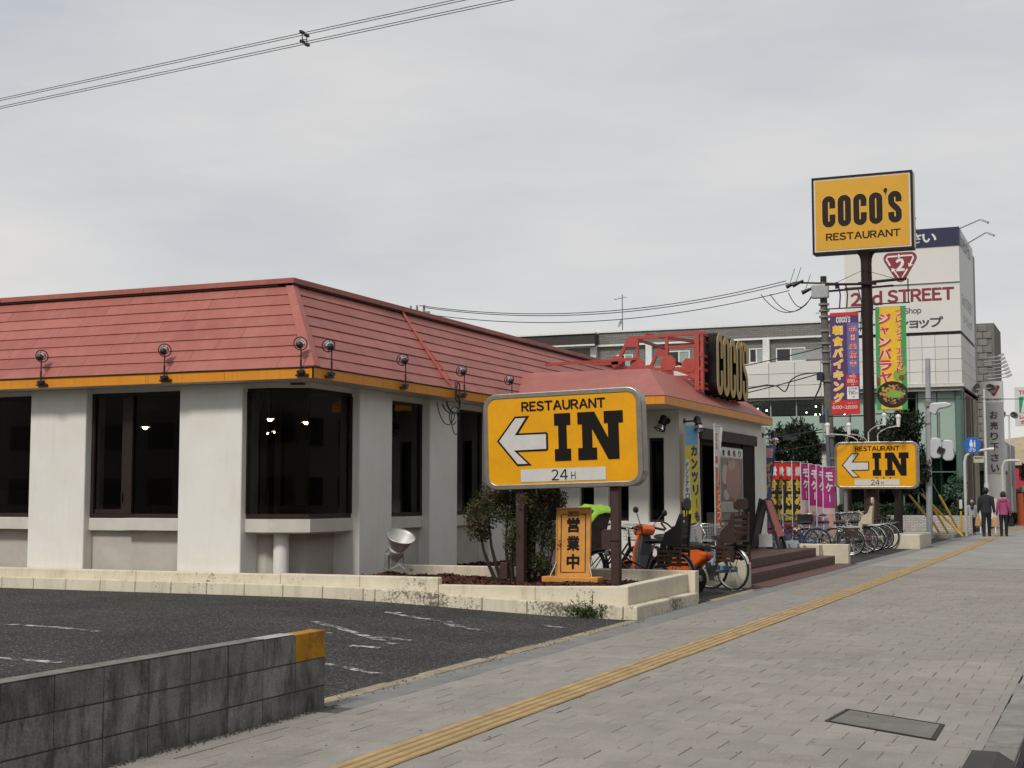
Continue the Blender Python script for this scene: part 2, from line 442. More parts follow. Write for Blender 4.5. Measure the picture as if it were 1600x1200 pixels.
# painted marks of the lot, worn
LOTPAINT = m_worn_paint('worn_road_paint', (.58,.58,.56), (.045,.044,.045), .54, 6)
def lotmark(pts, w):
    mb = MB()
    for (a, b) in zip(pts[:-1], pts[1:]):
        a2 = Vector((a[0], a[1])); b2 = Vector((b[0], b[1])); d = (b2-a2); n = Vector((-d.y, d.x)).normalized()*w/2
        k = max(2, int(d.length/.3)); vs = []
        for i in range(k+1):
            p = a2+d*i/k; jw = 1+.25*mnoise.noise((p.x*4, p.y*4, 3))
            for s in (-1, 1):
                q = p+n*s*jw; vs.append((q.x, q.y, lotz(q.x)+.004))
        mb.add(vs, [(2*i, 2*i+1, 2*i+3, 2*i+2) for i in range(k)])
    return mb
mk_road = MB()
for pts, w in [([(-7.95, 14.85), (-7.0, 14.45), (-6.25, 13.86)], .12), ([(-7.95, 14.85), (-7.6, 15.15)], .12), ([(-7.0, 14.5), (-6.7, 14.1)], .14),
               ([(-8.1, 13.45), (-7.5, 13.05), (-6.9, 12.6), (-6.45, 12.3)], .12), ([(-7.75, 12.75), (-7.4, 12.6)], .12), ([(-6.9, 12.7), (-6.45, 12.62)], .14), ([(-6.75, 11.9), (-6.45, 11.95)], .12),
               ([(-6.35, 10.7), (-5.6, 10.35)], .10), ([(-6.0, 14.9), (-5.6, 14.7)], .10),
               ([(-11.5, 11.5), (-10.0, 11.42), (-9.2, 11.25)], .11), ([(-10.2, 8.7), (-8.9, 9.15), (-8.0, 9.35)], .11)]:
    m_ = lotmark(pts, w); mk_road.add(m_.v, m_.f)
struct(build('road_marking', mk_road, LOTPAINT))
struct(build('apron_marking', MB().box(-5.85, -5.28, 42.9, 44.6, -.004, -.002), m_worn_paint('worn_apron_paint', (.66,.66,.64), (.07,.068,.065), .36)))

# strips between lot and pavers
sep_m = mk('edge_concrete', (.20,.195,.185), .9, world=True, scale=3, var=.2, bump=.3, bscale=120)
struct(build('gutter_strip', MB().box(-5.14, -4.852, 8.65, 200, -.011, -.001), sep_m))
struct(build('edge_apron', MB().box(-5.262, -5.138, 16.0, 200, -.0118, -.005), sep_m))
KS = mk('sandy_edging', (.30,.25,.17), .92, world=True, scale=5, var=.3, bump=.4, bscale=80, rand=.1)
edg = struct(build('edging_kerb', MB().box(-5.30, -5.15, 8.66, 60, -.03, -.012), KS))
pm = MB().box(-.073, .072, -.298, .298, -.02, .0)
p0 = build('edging_stone', pm, KS, edg, bevel=.012); p0.location = (-5.225, 8.97, .002); y = 8.97
for i in range(22):
    y += .6
    if 16.0 < y < 19.2 or 22 < y < 31.3: continue
    c = p0.copy(); COL.objects.link(c); c.location = (-5.225+rnd.uniform(-.008, .008), y, .002+rnd.uniform(-.004, .004)); c.rotation_euler = (0, rnd.uniform(-.02, .02), rnd.uniform(-.012, .012))

# pavers, running bond, rows across the walk
PW = .2985; GAP = .0035
pav = MB().box(-PW/2+GAP/2, PW/2-GAP/2, -PW/2+GAP/2, PW/2-GAP/2, -.012, 0)
half = MB().box(-PW/4+GAP/2, PW/4-GAP/2, -PW/2+GAP/2, PW/2-GAP/2, -.012, 0)
spots = []; edge_pieces = []
LID = [(-1.78, 9.32), (-1.04, 8.85), (-1.05, 9.46), (-1.74, 9.89)]
def in_lid(x, y):
    if not -1.93 < x < -.90: return False
    b = 9.32+(-.635)*(x+1.78); return b-.12 < y < b+.70
rowi = 0; y = 4.65
while y < 30:
    x = -4.85+PW/2+(PW/2 if rowi % 2 else 0)
    if rowi % 2: spots.append((-4.85+PW/4, y, 1))
    while x < -.80:
        if x+PW/2 > -.77: break
        if not (-3.94 < x+PW/2 and x-PW/2 < -3.61 and abs(x+3.775) < .0): spots.append((x, y, 0))
        x += PW
    if -.757-(x-PW/2) > .03: edge_pieces.append((x-PW/2+GAP/2, -.757, y))
    y += PW; rowi += 1
F_ = lambda p: (math.hypot(p[0], p[1]))
def vis(p):
    a = math.degrees(math.atan2(p[0], p[1]))+23.1
    return p[1] > 5.4 and -21 < a < 21.5
cand = sorted([p for p in spots if p[2] == 0 and vis(p) and not (-3.945 < p[0] < -3.60)], key=F_)[:300]
cs = set(cand); proto = None
rest = MB()
for p in spots:
    if p in cs:
        if proto is None: o = proto = build('paver', pav, PAVER, SW, bevel=.003, segs=1)
        else: o = proto.copy(); COL.objects.link(o)
        o.location = (p[0], p[1], rnd.uniform(-.0025, .0015)); o.rotation_euler = (rnd.uniform(-.004, .004), rnd.uniform(-.004, .004), 0)
    else:
        src = half if p[2] else pav; dz = rnd.uniform(-.0025, .001)
        rest.add([(v[0]+p[0], v[1]+p[1], v[2]+dz) for v in src.v], [f for f in src.f if f != (0,2,6,4)])
for q_ in range(13):
    yy = 4.65+PW*q_; rest.box(-5.062, -4.855, yy-PW/2+GAP/2, yy+PW/2-GAP/2, -.012, rnd.uniform(-.002, 0))
for (xa, xb, yy) in edge_pieces: rest.box(xa, xb, yy-PW/2+GAP/2, yy+PW/2-GAP/2, -.012, rnd.uniform(-.002, 0))
o = build('paver_field', rest, PAVER, SW); o['kind'] = 'stuff'
# far pavement beyond the laid pieces
def m_far_paver():
    m, t = newmat('far_paving', .9, 0, .25); p = t.pos()
    b = t.n('ShaderNodeTexBrick'); t.l(t.map(p, (1/.597, 1/.597, 1)), b.inputs[0]); b.inputs['Scale'].default_value = 1
    b.inputs['Brick Width'].default_value = .5; b.inputs['Row Height'].default_value = .5; b.inputs['Mortar Size'].default_value = .004
    b.inputs['Color1'].default_value = (.285,.27,.25,1); b.inputs['Color2'].default_value = (.32,.302,.28,1); b.inputs['Mortar'].default_value = (.15,.14,.13,1)
    c = t.mix(.5, b.outputs[0], t.mul(b.outputs[0], t.ramp(t.noise(p, .5, 5, .6), [(.3, .75), (.7, 1.25)]))); t.base(c); return m
FP = m_far_paver()
struct(build('far_sidewalk', MB().box(-4.852, -.76, 30, 300, -.011, 0), FP))
struct(build('near_sidewalk', MB().box(-4.852, -.76, -8, 4.5, -.011, 0), FP))
# inspection cover
lid = thing('inspection_cover', 'rectangular metal rimmed inspection cover set in the grey paving', 'manhole cover', (-1.41, 9.38, 0))
def lidq(k, z): 
    cx = sum(p[0] for p in LID)/4; cy = sum(p[1] for p in LID)/4
    return [(cx+(x-cx)*k, cy+(yy-cy)*k, z) for x, yy in LID]
IRON = mk('dark_iron', (.035,.033,.03), .6, .5)
mb = MB()
o4, i4 = lidq(1.0, .0075), lidq(.93, .0075)
for i in range(4): mb.hexa([(*o4[i][:2], -.01), (*o4[(i+1) % 4][:2], -.01), (*i4[(i+1) % 4][:2], -.01), (*i4[i][:2], -.01), o4[i], o4[(i+1) % 4], i4[(i+1) % 4], i4[i]])
build('frame', mb, IRON, lid)
mb = MB(); q = lidq(.915, .0052); mb.hexa([(a, b, -.01) for a, b, c in q]+q); build('cover_plate', mb, mk('cover_mortar', (.155,.148,.125), .85, var=.2, scale=5, bump=.3, bscale=120), lid)
# tactile line
TAC = mk('tactile_yellow', (.40,.278,.125), .8, var=.22, scale=4, bump=.25, bscale=150, rand=.06, world=True)
TACD = mk('tactile_groove_dark', (.20,.125,.05), .9, var=.3, scale=6, world=True)  # tile base between the raised bars, a darker yellow than the bars
tm = MB().box(-.149, .149, -.149, .149, -.01, .003, 0)
for k in range(4):
    x = -.149+.0372+k*.0745
    tm.hexa([(x-.027, -.149, .003), (x+.027, -.149, .003), (x+.027, .149, .003), (x-.027, .149, .003), (x-.022, -.148, .0085), (x+.022, -.148, .0085), (x+.022, .148, .0085), (x-.022, .148, .0085)], 1)
t0 = None; y = 4.7; n = 0; tf = MB()
while y < 120:
    xc = -3.775-(.00045*max(0, y-22)**1.85 if y < 56 else .00045*34**1.85)
    if y < 34:
        if t0 is None: o = t0 = build('tactile_tile', tm, [TACD, TAC], SW)
        else: o = t0.copy(); COL.objects.link(o)
        o.location = (xc+rnd.uniform(-.003, .003), y, rnd.uniform(.001, .003))
    else: b_ = len(tf.v); tf.v += [(v[0]+xc, v[1]+y, v[2]+.002) for v in tm.v]; tf.f += [tuple(b_+i for i in f) for f in tm.f]; tf.m += tm.m
    y += .3
o = build('tactile_line', tf, [TACD, TAC], SW); o['kind'] = 'stuff'
# fallen leaf crumbs on the walk
mb = MB()
for i in range(160):
    x = rnd.uniform(-4.8, -.8); y = 6+rnd.random()**2*16; s = rnd.uniform(.004, .012); a = rnd.uniform(0, 6)
    c, d = math.cos(a)*s, math.sin(a)*s
    mb.add([(x-c, y-d, .010), (x+d*.6, y-c*.6, .011), (x+c, y+d, .010), (x-d*.6, y+c*.6, .016)], [(0,1,2,3)])
tag(build('leaf_litter', mb, mk('dry_leaf', (.055,.045,.03), .9)), None, None, kind='stuff')

# kerb to the road
kst = struct(build('road_kerb', MB().box(-.75, -.56, -8, 300, -.17, -.03), mk('kerb_bed', (.16,.155,.145), .95, world=True)))
KST = mk('road_kerb_stone', (.235,.225,.205), .9, world=True, scale=4, var=.3, bump=.3, bscale=90, rand=.2)
km = MB().box(-.098, .098, -.297, .297, -.14, 0)
k0 = build('kerb_stone', km, KST, kst, bevel=.012); k0.location = (-.655, 5.5, .002)
for i in range(1, 30):
    c = k0.copy(); COL.objects.link(c); c.location = (-.655+rnd.uniform(-.01, .01), 5.5+.6*i, .002+rnd.uniform(-.012, .006)); c.rotation_euler = (rnd.uniform(-.01, .01), 0, rnd.uniform(-.02, .02))
cb = build('kerb_ramp', MB().hexa([(-.80, 7.72, 0), (-.56, 7.72, 0), (-.56, 8.32, 0), (-.80, 8.32, 0), (-.78, 7.75, .055), (-.64, 7.75, .055), (-.64, 8.29, .055), (-.78, 8.29, .055)]), mk('black_rubber', (.035,.03,.028), .7, var=.3, scale=10))
tag(cb, 'dark rubber kerb ramp block lying at the road edge', 'kerb ramp')

# ------------------------------------------------------------ block wall in front, left
wall = thing('block_wall', 'low weathered grey concrete block wall with a yellow painted end block', 'wall', (-5.13, 6.0, 0))
bmx = MB().box(-.06, .06, -.1912, .1912, -.0915, .0915)
YB = m_worn_paint('worn_yellow_paint', (.50,.235,.012), (.27,.125,.025), .44, 5)
WB = m_worn_paint('worn_white_paint', (.50,.50,.48), (.15,.145,.135), .40, 7)
b0 = None
for r in range(3):
    for k in range(16):
        y = 8.60-.195-.389*k; z = .53-.095-.1905*r
        if y < 2.2: continue
        if r == 0 and k == 0:
            o = build('end_block', MB().box(-.06, .06, -.1925, .1925, -.0925, .0925), YB, wall, bevel=.006, raw=True); o['label'] = 'yellow painted end block'
        elif b0 is None: o = b0 = build('concrete_block', bmx, BLOCK, wall, bevel=.005, raw=True)
        else: o = b0.copy(); COL.objects.link(o)
        o.location = Vector((-5.13+rnd.uniform(-.002, .002), y, z))-Vector((-5.13, 6.0, 0))
build('mortar', MB().box(-5.186, -5.074, 2.2, 8.596, -.1, .522), mk('mortar_grey', (.055,.052,.048), .95, world=True, var=.3), wall)
cap_ = MB(); cap_.box(-5.192, -5.068, 7.83, 8.20, .5305, .5325)
o = build('cap_paint', cap_, WB, wall)
mb = MB(); mb.box(-5.192, -5.068, 2.2, 7.829, .5305, .5345)
build('cap_mortar', mb, mk('cap_mortar_grey', (.18,.172,.15), .92, world=True, scale=5, var=.35, bump=.4, bscale=60), wall)

# ------------------------------------------------------------ planter kerbs in front of the restaurant
pl = thing('planter_kerb', 'cream painted planter kerb and low wall at the foot of the restaurant', 'kerb', (-8, 16.1, 0))
def kstone(x0, x1, y0, y1, mat):
    g = .004
    mb = MB(); a, b = lotz(x0), lotz(x1)
    mb.hexa([(x0+g, y0, a-.1), (x1-g, y0, b-.1), (x1-g, y1, b-.1), (x0+g, y1, a-.1), (x0+g, y0+.012, a+.155), (x1-g, y0+.012, b+.155), (x1-g, y1, b+.155), (x0+g, y1, a+.155)])
    return build('kerb_stone', mb, mat, pl, bevel=.014)
xs = [-5.24, -5.42, -6.05, -6.65, -7.25, -7.85, -8.75, -8.92]
while xs[-1] > -21: xs.append(xs[-1]-rnd.choice([.6, .6, .6, .58]))
for i, (b, a) in enumerate(zip(xs[:-1], xs[1:])): kstone(a, b, 16.04, 16.19, KERB_DIRTY if i < 7 else KERB)
for (a, b) in ((16.19, 17.15), (17.15, 18.1), (18.1, 18.72)):
    build('kerb_stone', MB().hexa([(-5.40, a+.003, -.1), (-5.24, a+.003, -.1), (-5.24, b-.003, -.1), (-5.40, b-.003, -.1), (-5.40, a+.003, .15), (-5.252, a+.003, .15), (-5.252, b-.003, .15), (-5.40, b-.003, .15)]), KERB_DIRTY, pl, bevel=.014)
# upper walls
cuts = [-7.92, -9.05, -10.25, -12.6, -15.2, -18, -21]
for b, a in zip(cuts[:-1], cuts[1:]): build('upper_wall', MB().box(a+.002, b-.002, 16.192, 16.32, 0, .425 if b > -10 else .415), KERB, pl, bevel=.016)
for b, a, h0, h1 in ((-5.40, -6.6, .375, .345), (-6.6, -7.917, .345, .335)):
    build('upper_wall', MB().hexa([(a+.001, 16.192, 0), (b-.001, 16.192, 0), (b-.001, 16.32, 0), (a+.001, 16.32, 0), (a+.001, 16.192, h1), (b-.001, 16.192, h0), (b-.001, 16.32, h0), (a+.001, 16.32, h1)]), KERB, pl, bevel=.012)
build('upper_wall', MB().hexa([(-5.53, 16.193, 0), (-5.401, 16.193, 0), (-5.401, 18.75, 0), (-5.53, 18.75, 0), (-5.53, 16.193, .38), (-5.40, 16.193, .375), (-5.401, 18.75, .40), (-5.53, 18.75, .40)]), KERB, pl, bevel=.012)
build('upper_wall', MB().box(-9.9, -5.30, 18.76, 18.95, 0, .435), KERB, pl, bevel=.012)
# mulch
mb = MB(); NX, NY = 60, 46
def mz(x, y):
    h = .27+.055*mnoise.noise((x*1.3, y*1.3, 5))+.02*mnoise.noise((x*5, y*5, 1))
    if y > 18.75 and x > -9.9: return -.2
    return h+.03*min(1, max(0, (-7-x)/3))
for i in range(NX+1):
    for j in range(NY+1):
        x = -10.4+(i/NX)*(10.4-5.5); y = 16.3+(j/NY)*2.48; mb.v.append((x, y, mz(x, min(y, 18.74))+rnd.uniform(-.012, .012)))
for i in range(NX):
    for j in range(NY): mb.f.append((i*(NY+1)+j, (i+1)*(NY+1)+j, (i+1)*(NY+1)+j+1, i*(NY+1)+j+1)); mb.m.append(0)
mb.box(-10.5, -9.92, 18.7, 24.6, 0, .30); mb.box(-21, -10.3, 16.3, 16.8, 0, .16)
for i in range(15000):
    if i < 13500: x = rnd.uniform(-10.2, -5.53); y = 16.32+(rnd.random()**1.3)*2.42
    else: x = rnd.uniform(-10.3, -9.9); y = rnd.uniform(18.5, 24)
    z = mz(x, y) if y < 18.74 else .30
    s = rnd.uniform(.012, .034); a = rnd.uniform(0, 6.3); c, d = math.cos(a)*s, math.sin(a)*s; h = rnd.uniform(.3, 1.0)*s
    mb.add([(x-c, y-d, z), (x+d*.8, y-c*.8, z+h*.3), (x+c, y+d, z+h*.5), (x-d*.7, y+c*.7, z+h*1.3), (x, y, z+h*1.1)], [(0,1,4),(1,2,4),(2,3,4),(3,0,4)])
MULCH = m_leaf('bark_chips', (.016,.006,.005), (.125,.042,.030), .9)
tag(build('mulch', mb, MULCH), None, None, kind='stuff')
# ============================================================ LETTERING
_TXT = {}
def glyph(c):
    """outline of one character at size 1 (baseline kept); Latin comes from the wide plain face"""
    if c in _TXT: return _TXT[c]
    o_ = c
    if '!' <= c <= '~': c = chr(ord(c)+0xFEE0)
    cu = bpy.data.curves.new('t', 'FONT'); cu.body = c; cu.size = 1; cu.resolution_u = 3; cu.fill_mode = 'FRONT'
    ob = bpy.data.objects.new('t', cu); COL.objects.link(ob)
    dg = bpy.context.evaluated_depsgraph_get(); dg.update()
    me = bpy.data.meshes.new_from_object(ob.evaluated_get(dg))
    vs = [(v.co.x, v.co.y) for v in me.vertices]; fs = [tuple(p.vertices) for p in me.polygons]
    bpy.data.objects.remove(ob); bpy.data.curves.remove(cu); bpy.data.meshes.remove(me)
    _TXT[o_] = (vs, fs); return vs, fs
def text_polys(s, gap=.085):
    VS, FS, x = [], [], 0.0
    for c in s:
        if c == ' ': x += .30; continue
        vs, fs = glyph(c)
        if not vs: continue
        x0 = min(v[0] for v in vs); x1 = max(v[0] for v in vs); b = len(VS)
        VS += [(v[0]-x0+x, v[1]) for v in vs]; FS += [tuple(b+i for i in f) for f in fs]; x += x1-x0+gap
    return VS, FS
def add_text(mb, s, o, ux, uy, w, h, bold=.0, lift=.003, mi=0, mirror=False):
    """flat lettering fitted to a box w x h whose centre is o (plane ux, uy); bold in em"""
    vs, fs = text_polys(s)
    if not vs: return
    x0 = min(v[0] for v in vs); x1 = max(v[0] for v in vs); y0 = min(v[1] for v in vs); y1 = max(v[1] for v in vs)
    ux = Vector(ux); uy = Vector(uy); nn = ux.cross(uy).normalized(); o = Vector(o)+nn*lift
    em = h/max(1e-6, y1-y0) if h else w/max(1e-6, x1-x0)
    bw = bold*em
    sx = (w-2*bw)/max(1e-6, x1-x0); sy = (em*(y1-y0)-2*bw)/max(1e-6, y1-y0)
    mm = -1 if mirror else 1
    P0 = [(((v[0]-(x0+x1)/2)*sx*mm), ((v[1]-(y0+y1)/2)*sy)) for v in vs]
    offs = [(0, 0)] if bold <= 0 else [(bw*math.cos(a), bw*math.sin(a)) for a in [PI/8+PI/4*i for i in range(8)]]
    ff = fs if not mirror else [f[::-1] for f in fs]
    for k, (dx, dy) in enumerate(offs):
        mb.add([o+ux*(x+dx)+uy*(y+dy)+nn*(.00006*k) for x, y in P0], ff, mi)
def add_vtext(mb, s, o, ux, uy, cw, ch, pitch, bold=.02, lift=.003, mi=0, mirror=False):
    """a column of characters, first one centred on o"""
    o = Vector(o); uy = Vector(uy); ux = Vector(ux)
    small = 'ッャュョァィゥェォ'
    for i, c in enumerate(s):
        if c == ' ': continue
        p = o-uy*pitch*i
        if c in 'ー〜': 
            vs_w = cw*.13; nnn = MB(); nnn.prism([(-vs_w/2, -ch*.42), (vs_w/2, -ch*.42), (vs_w/2, ch*.42), (-vs_w/2, ch*.42)], p+ux.cross(uy)*lift, ux, uy, .0005)
            mb.add(nnn.v, nnn.f, mi); continue
        k = .68 if c in small else 1
        if c in '!！': add_text(mb, c, p, ux, uy, cw*.22, ch, bold, lift, mi); continue
        if c in '日・': 
            add_text(mb, c, p, ux, uy, cw*(.72 if c == '日' else .2), ch*(.95 if c == '日' else .2), bold, lift, mi); continue
        add_text(mb, c, p, ux, uy, cw*k, ch*k, bold, lift, mi, mirror)
def arc(cx, cy, r, a0, a1, n=10): return [(cx+r*math.cos(a0+(a1-a0)*i/n), cy+r*math.sin(a0+(a1-a0)*i/n)) for i in range(n+1)]
def stroke(mb, pts, w, o, ux, uy, depth, mi=0, mi2=None, closed=False):
    """a thick flat stroke with depth; front on plane o"""
    ux = Vector(ux); uy = Vector(uy); nn = ux.cross(uy).normalized(); o = Vector(o); n = len(pts); L = []; Rr = []
    for i in range(n):
        a = pts[i-1] if (i > 0 or closed) else pts[i]; b = pts[(i+1) % n] if (i < n-1 or closed) else pts[i]
        d = Vector((b[0]-a[0], b[1]-a[1])).normalized(); m = Vector((-d.y, d.x))*w/2
        L.append((pts[i][0]+m.x, pts[i][1]+m.y)); Rr.append((pts[i][0]-m.x, pts[i][1]-m.y))
    P_ = lambda q, dz: o+ux*q[0]+uy*q[1]-nn*dz
    vs = [P_(q, 0) for q in L]+[P_(q, 0) for q in Rr]+[P_(q, depth) for q in L]+[P_(q, depth) for q in Rr]
    b = len(mb.v); mb.v += [tuple(v) for v in vs]; m2 = mi if mi2 is None else mi2
    for i in range(n if closed else n-1):
        j = (i+1) % n
        for f, m in (((n+i, n+j, j, i), mi), ((2*n+i, 2*n+j, 3*n+j, 3*n+i), m2), ((i, j, 2*n+j, 2*n+i), m2), ((n+j, n+i, 3*n+i, 3*n+j), m2)):
            mb.f.append(tuple(b+k for k in f)); mb.m.append(m)
    if not closed:
        for i, fl in ((0, 1), (n-1, 0)):
            f = (i, n+i, 3*n+i, 2*n+i); f = f if not fl else f[::-1]
            mb.f.append(tuple(b+k for k in f)); mb.m.append(m2)
def coco_path(c, W, H, t):
    r = (W-t)/2; a, b = t/2, W-t/2; cx = W/2; top, bot = H-t/2-r, t/2+r
    if c == 'O': return arc(cx, top, r, 0, PI)+arc(cx, bot, r, PI, 2*PI), True
    if c == 'C': return [(b, H*.60)]+arc(cx, top, r, 0, PI)+arc(cx, bot, r, PI, 2*PI)+[(b, H*.40)], False
    return [(b, H*.66)]+arc(cx, top, r, 0, PI)+[(a+.01*W, H*.64), (a+.14*W, H*.56), (b-.14*W, H*.45), (b-.01*W, H*.37)]+arc(cx, bot, r, 0, -PI)+[(a, H*.34)], False
def coco_word(mb, o, ux, uy, W, H, pitch, depth, t=.34, mi=0, mi2=None, grow=0, apo=True):
    ux = Vector(ux); uy = Vector(uy); o = Vector(o); x = 0
    for i, c in enumerate("COCO'S"):
        if c == "'":
            if apo:
                g = grow/2
                mb.prism([(x+.03*W-g, H*.86-g), (x+.17*W+g, H*.99), (x+.22*W+g, H*1.08+g), (x+.05*W, H*1.13+g), (x-.10*W-g, H*1.05), (x-.06*W-g, H*.98), (x+.05*W, H*.97)], o, ux, uy, depth, mi, mi2)
            x += pitch*.20; continue
        p, cl = coco_path(c, W, H, t*W)
        stroke(mb, [(px+x, py) for px, py in p], t*W+grow, o, ux, uy, depth, mi, mi2, cl); x += pitch
    return x-pitch+W
def ell(cx, cy, rx, ry, n=24): return [(cx+rx*math.cos(2*PI*i/n), cy+ry*math.sin(2*PI*i/n)) for i in range(n)]
def rrect(w, h, r, n=6):
    return arc(w/2-r, h/2-r, r, 0, PI/2, n)+arc(-w/2+r, h/2-r, r, PI/2, PI, n)+arc(-w/2+r, -h/2+r, r, PI, 1.5*PI, n)+arc(w/2-r, -h/2+r, r, 1.5*PI, 2*PI, n)
EX, EY, EZ = Vector((1,0,0)), Vector((0,1,0)), Vector((0,0,1))

# ============================================================ RESTAURANT
RB = thing('restaurant', 'white stucco restaurant with red mansard roof and orange eave band', 'building', (-12, 22, 0))
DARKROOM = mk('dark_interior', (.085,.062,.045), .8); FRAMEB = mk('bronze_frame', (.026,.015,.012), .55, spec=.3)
SILL = mk('sill_render', (.58,.56,.50), .8, var=.10, scale=2.5, bump=.2); WALLB = mk('lower_render', (.47,.44,.385), .88, var=.14, scale=1.8, bump=.3)
def pillar(x0, x1, y0, y1): build('pillar', MB().box(x0, x1, y0, y1, .02, 3.0), STUCCO, RB, bevel=.018)
YL, YG = 16.36, 16.49          # left facade: pillar face, glass
XR, XG = -10.0, -10.14         # right facade
for a, b in ((-14.69, -13.67), (-12.04, -11.0), (-17.34, -16.32), (-19.9, -18.9)): pillar(a, b, YL, YG+.3)
for a, b in ((17.87, 18.86), (20.14, 21.15), (22.45, 23.45)): pillar(XG-.3, XR, a, b)
# lower walls, sills, window frames with panes
def bay_left(x0, x1, mull=None):
    build('lower_wall', MB().box(x0+.002, x1-.002, YG+.06, YG+.25, .02, .955), WALLB, RB)
    xm = x0+(x1-x0)*.42
    build('sill', MB().box(x0+.002, xm, YG-.03, YG+.2, .957, 1.135), SILL, RB, bevel=.008)
    build('sill', MB().box(xm+.001, x1-.002, YG-.11, YG+.2, .965, 1.14), SILL, RB, bevel=.008)
    f = MB(); w = .055
    f.box(x0, x1, YG, YG+.07, 1.145, 1.145+w); f.box(x0, x1, YG, YG+.07, 2.88, 2.93); f.box(x0+.002, x0+w, YG+.001, YG+.069, 1.145+w, 2.88); f.box(x1-w, x1-.002, YG+.001, YG+.069, 1.145+w, 2.88)
    f.box(xm-.05, xm+.05, YG-.01, YG+.075, 1.2, 2.88)
    build('window_head', MB().box(x0+.003, x1-.003, YG-.01, YG+.2, 2.932, 2.999), STUCCO, RB)
    fr = build('window_frame', f, FRAMEB, RB)
    for a, b in ((x0+w, xm-.05), (xm+.05, x1-w)): build('pane', MB().box(a, b, YG+.03, YG+.038, 1.2, 2.88), GLASS, fr)
    c = MB(); c.box(x0+.09, xm-.055, YG-.004, YG+.03, 1.2, 1.26); c.box(xm-.13, xm-.055, YG-.004, YG+.03, 1.26, 2.86); c.box(xm-.115, xm-.10, YG-.03, YG-.004, 1.36, 1.5)
    build('casement', c, FRAMEB, fr)
bay_left(-13.67, -12.04); bay_left(-16.32, -14.69); bay_left(-18.9, -17.34)
def bay_right(y0, y1):
    build('lower_wall', MB().box(XG-.25, XG-.06, y0+.002, y1-.002, .1, .955), WALLB, RB)
    build('sill', MB().box(XG-.2, XG+.02, y0+.002, y1-.002, .957, 1.135), SILL, RB, bevel=.008)
    f = MB(); w = .055
    f.box(XG-.07, XG, y0, y1, 1.145, 1.2); f.box(XG-.07, XG, y0, y1, 2.86, 2.905); f.box(XG-.069, XG-.001, y0+.002, y0+w, 1.2, 2.86); f.box(XG-.069, XG-.001, y1-w, y1-.002, 1.2, 2.86)
    build('window_head', MB().box(XG-.2, XG+.01, y0+.003, y1-.003, 2.907, 2.999), STUCCO, RB)
    fr = build('window_frame', f, FRAMEB, RB)
    build('pane', MB().box(XG-.04, XG-.032, y0+w, y1-w, 1.2, 2.86), GLASS, fr)
bay_right(18.86, 20.14); bay_right(21.15, 22.45); bay_right(23.45, 24.50)
# corner bay: three facets
CP = [(-11.0, YG), (-10.64, YG), (XG, 16.72), (XG, 17.87)]
def facet_box(mb, p, q, z0, z1, din, dout=0):
    d = Vector((q[0]-p[0], q[1]-p[1])).normalized(); n = Vector((d.y, -d.x))
    a = [(p[0]+n.x*dout, p[1]+n.y*dout), (q[0]+n.x*dout, q[1]+n.y*dout), (q[0]-n.x*din, q[1]-n.y*din), (p[0]-n.x*din, p[1]-n.y*din)]
    mb.hexa([(x, y, z0) for x, y in a]+[(x, y, z1) for x, y in a])
def offs_line(d):
    """the bay's outline moved outwards by d, mitred at its corners"""
    ns = []
    for p, q in zip(CP[:-1], CP[1:]):
        v = Vector((q[0]-p[0], q[1]-p[1])).normalized(); ns.append(Vector((v.y, -v.x)))
    out = []
    for i, p in enumerate(CP):
        if i == 0: m = ns[0]*d
        elif i == len(CP)-1: m = ns[-1]*d
        else: b_ = (ns[i-1]+ns[i]).normalized(); m = b_*(d/b_.dot(ns[i]))
        out.append((p[0]+m.x, p[1]+m.y))
    return out
def bay_ring(mb, i, d0, d1, z0, z1):
    A, B = offs_line(d1), offs_line(d0); q = [A[i], A[i+1], B[i+1], B[i]]
    mb.hexa([(x, y, z0) for x, y in q]+[(x, y, z1) for x, y in q]); return mb
fr_mb = MB()
for i in range(3):
    build('sill', bay_ring(MB(), i, -.14, .033, .957, 1.137), SILL, RB); build('window_head', bay_ring(MB(), i, -.14, .006, 2.93, 2.999), STUCCO, RB)
    bay_ring(fr_mb, i, -.07, 0, 1.145, 1.205); bay_ring(fr_mb, i, -.07, 0, 2.88, 2.929)
for p in (CP[0], CP[3]): fr_mb.box(p[0]-.018, p[0]+.018, p[1]-.018, p[1]+.018, 1.206, 2.879)
fr = build('bay_frame', fr_mb, FRAMEB, RB)
for p, q in zip(CP[:-1], CP[1:]):
    s = MB(); facet_box(s, p, q, 1.206, 2.879, .035, -.027); build('pane', s, GLASS, fr)
build('lower_wall', MB().add([(-11.0, 16.76, .02), (-10.85, 16.76, .02), (-10.42, 17.1, .02), (-10.42, 17.87, .02), (-11.0, 16.76, .956), (-10.85, 16.76, .956), (-10.42, 17.1, .956), (-10.42, 17.87, .956)], [(0,1,5,4),(1,2,6,5),(2,3,7,6)]), WALLB, RB)
build('bay_floor', MB().prism([(-11.0, YG+.01), (-10.65, YG+.01), (XG-.01, 16.73), (XG-.01, 17.86), (-11.0, 17.86)], (0, 0, .956), (1,0,0), (0,1,0), .02), SILL, RB)
build('column', MB().cyl((-10.60, 16.76, .02), (-10.60, 16.76, .935), .108, n=24), STUCCO, RB, smooth=True)
# soffit
SOFF = mk('soffit', (.55,.53,.48), .85)
build('soffit', MB().box(-21, -9.67, 16.03, YG+.3, 3.0, 3.02).box(XG-.3, -9.67, YG+.301, 24.6, 3.0, 3.02), SOFF, RB)
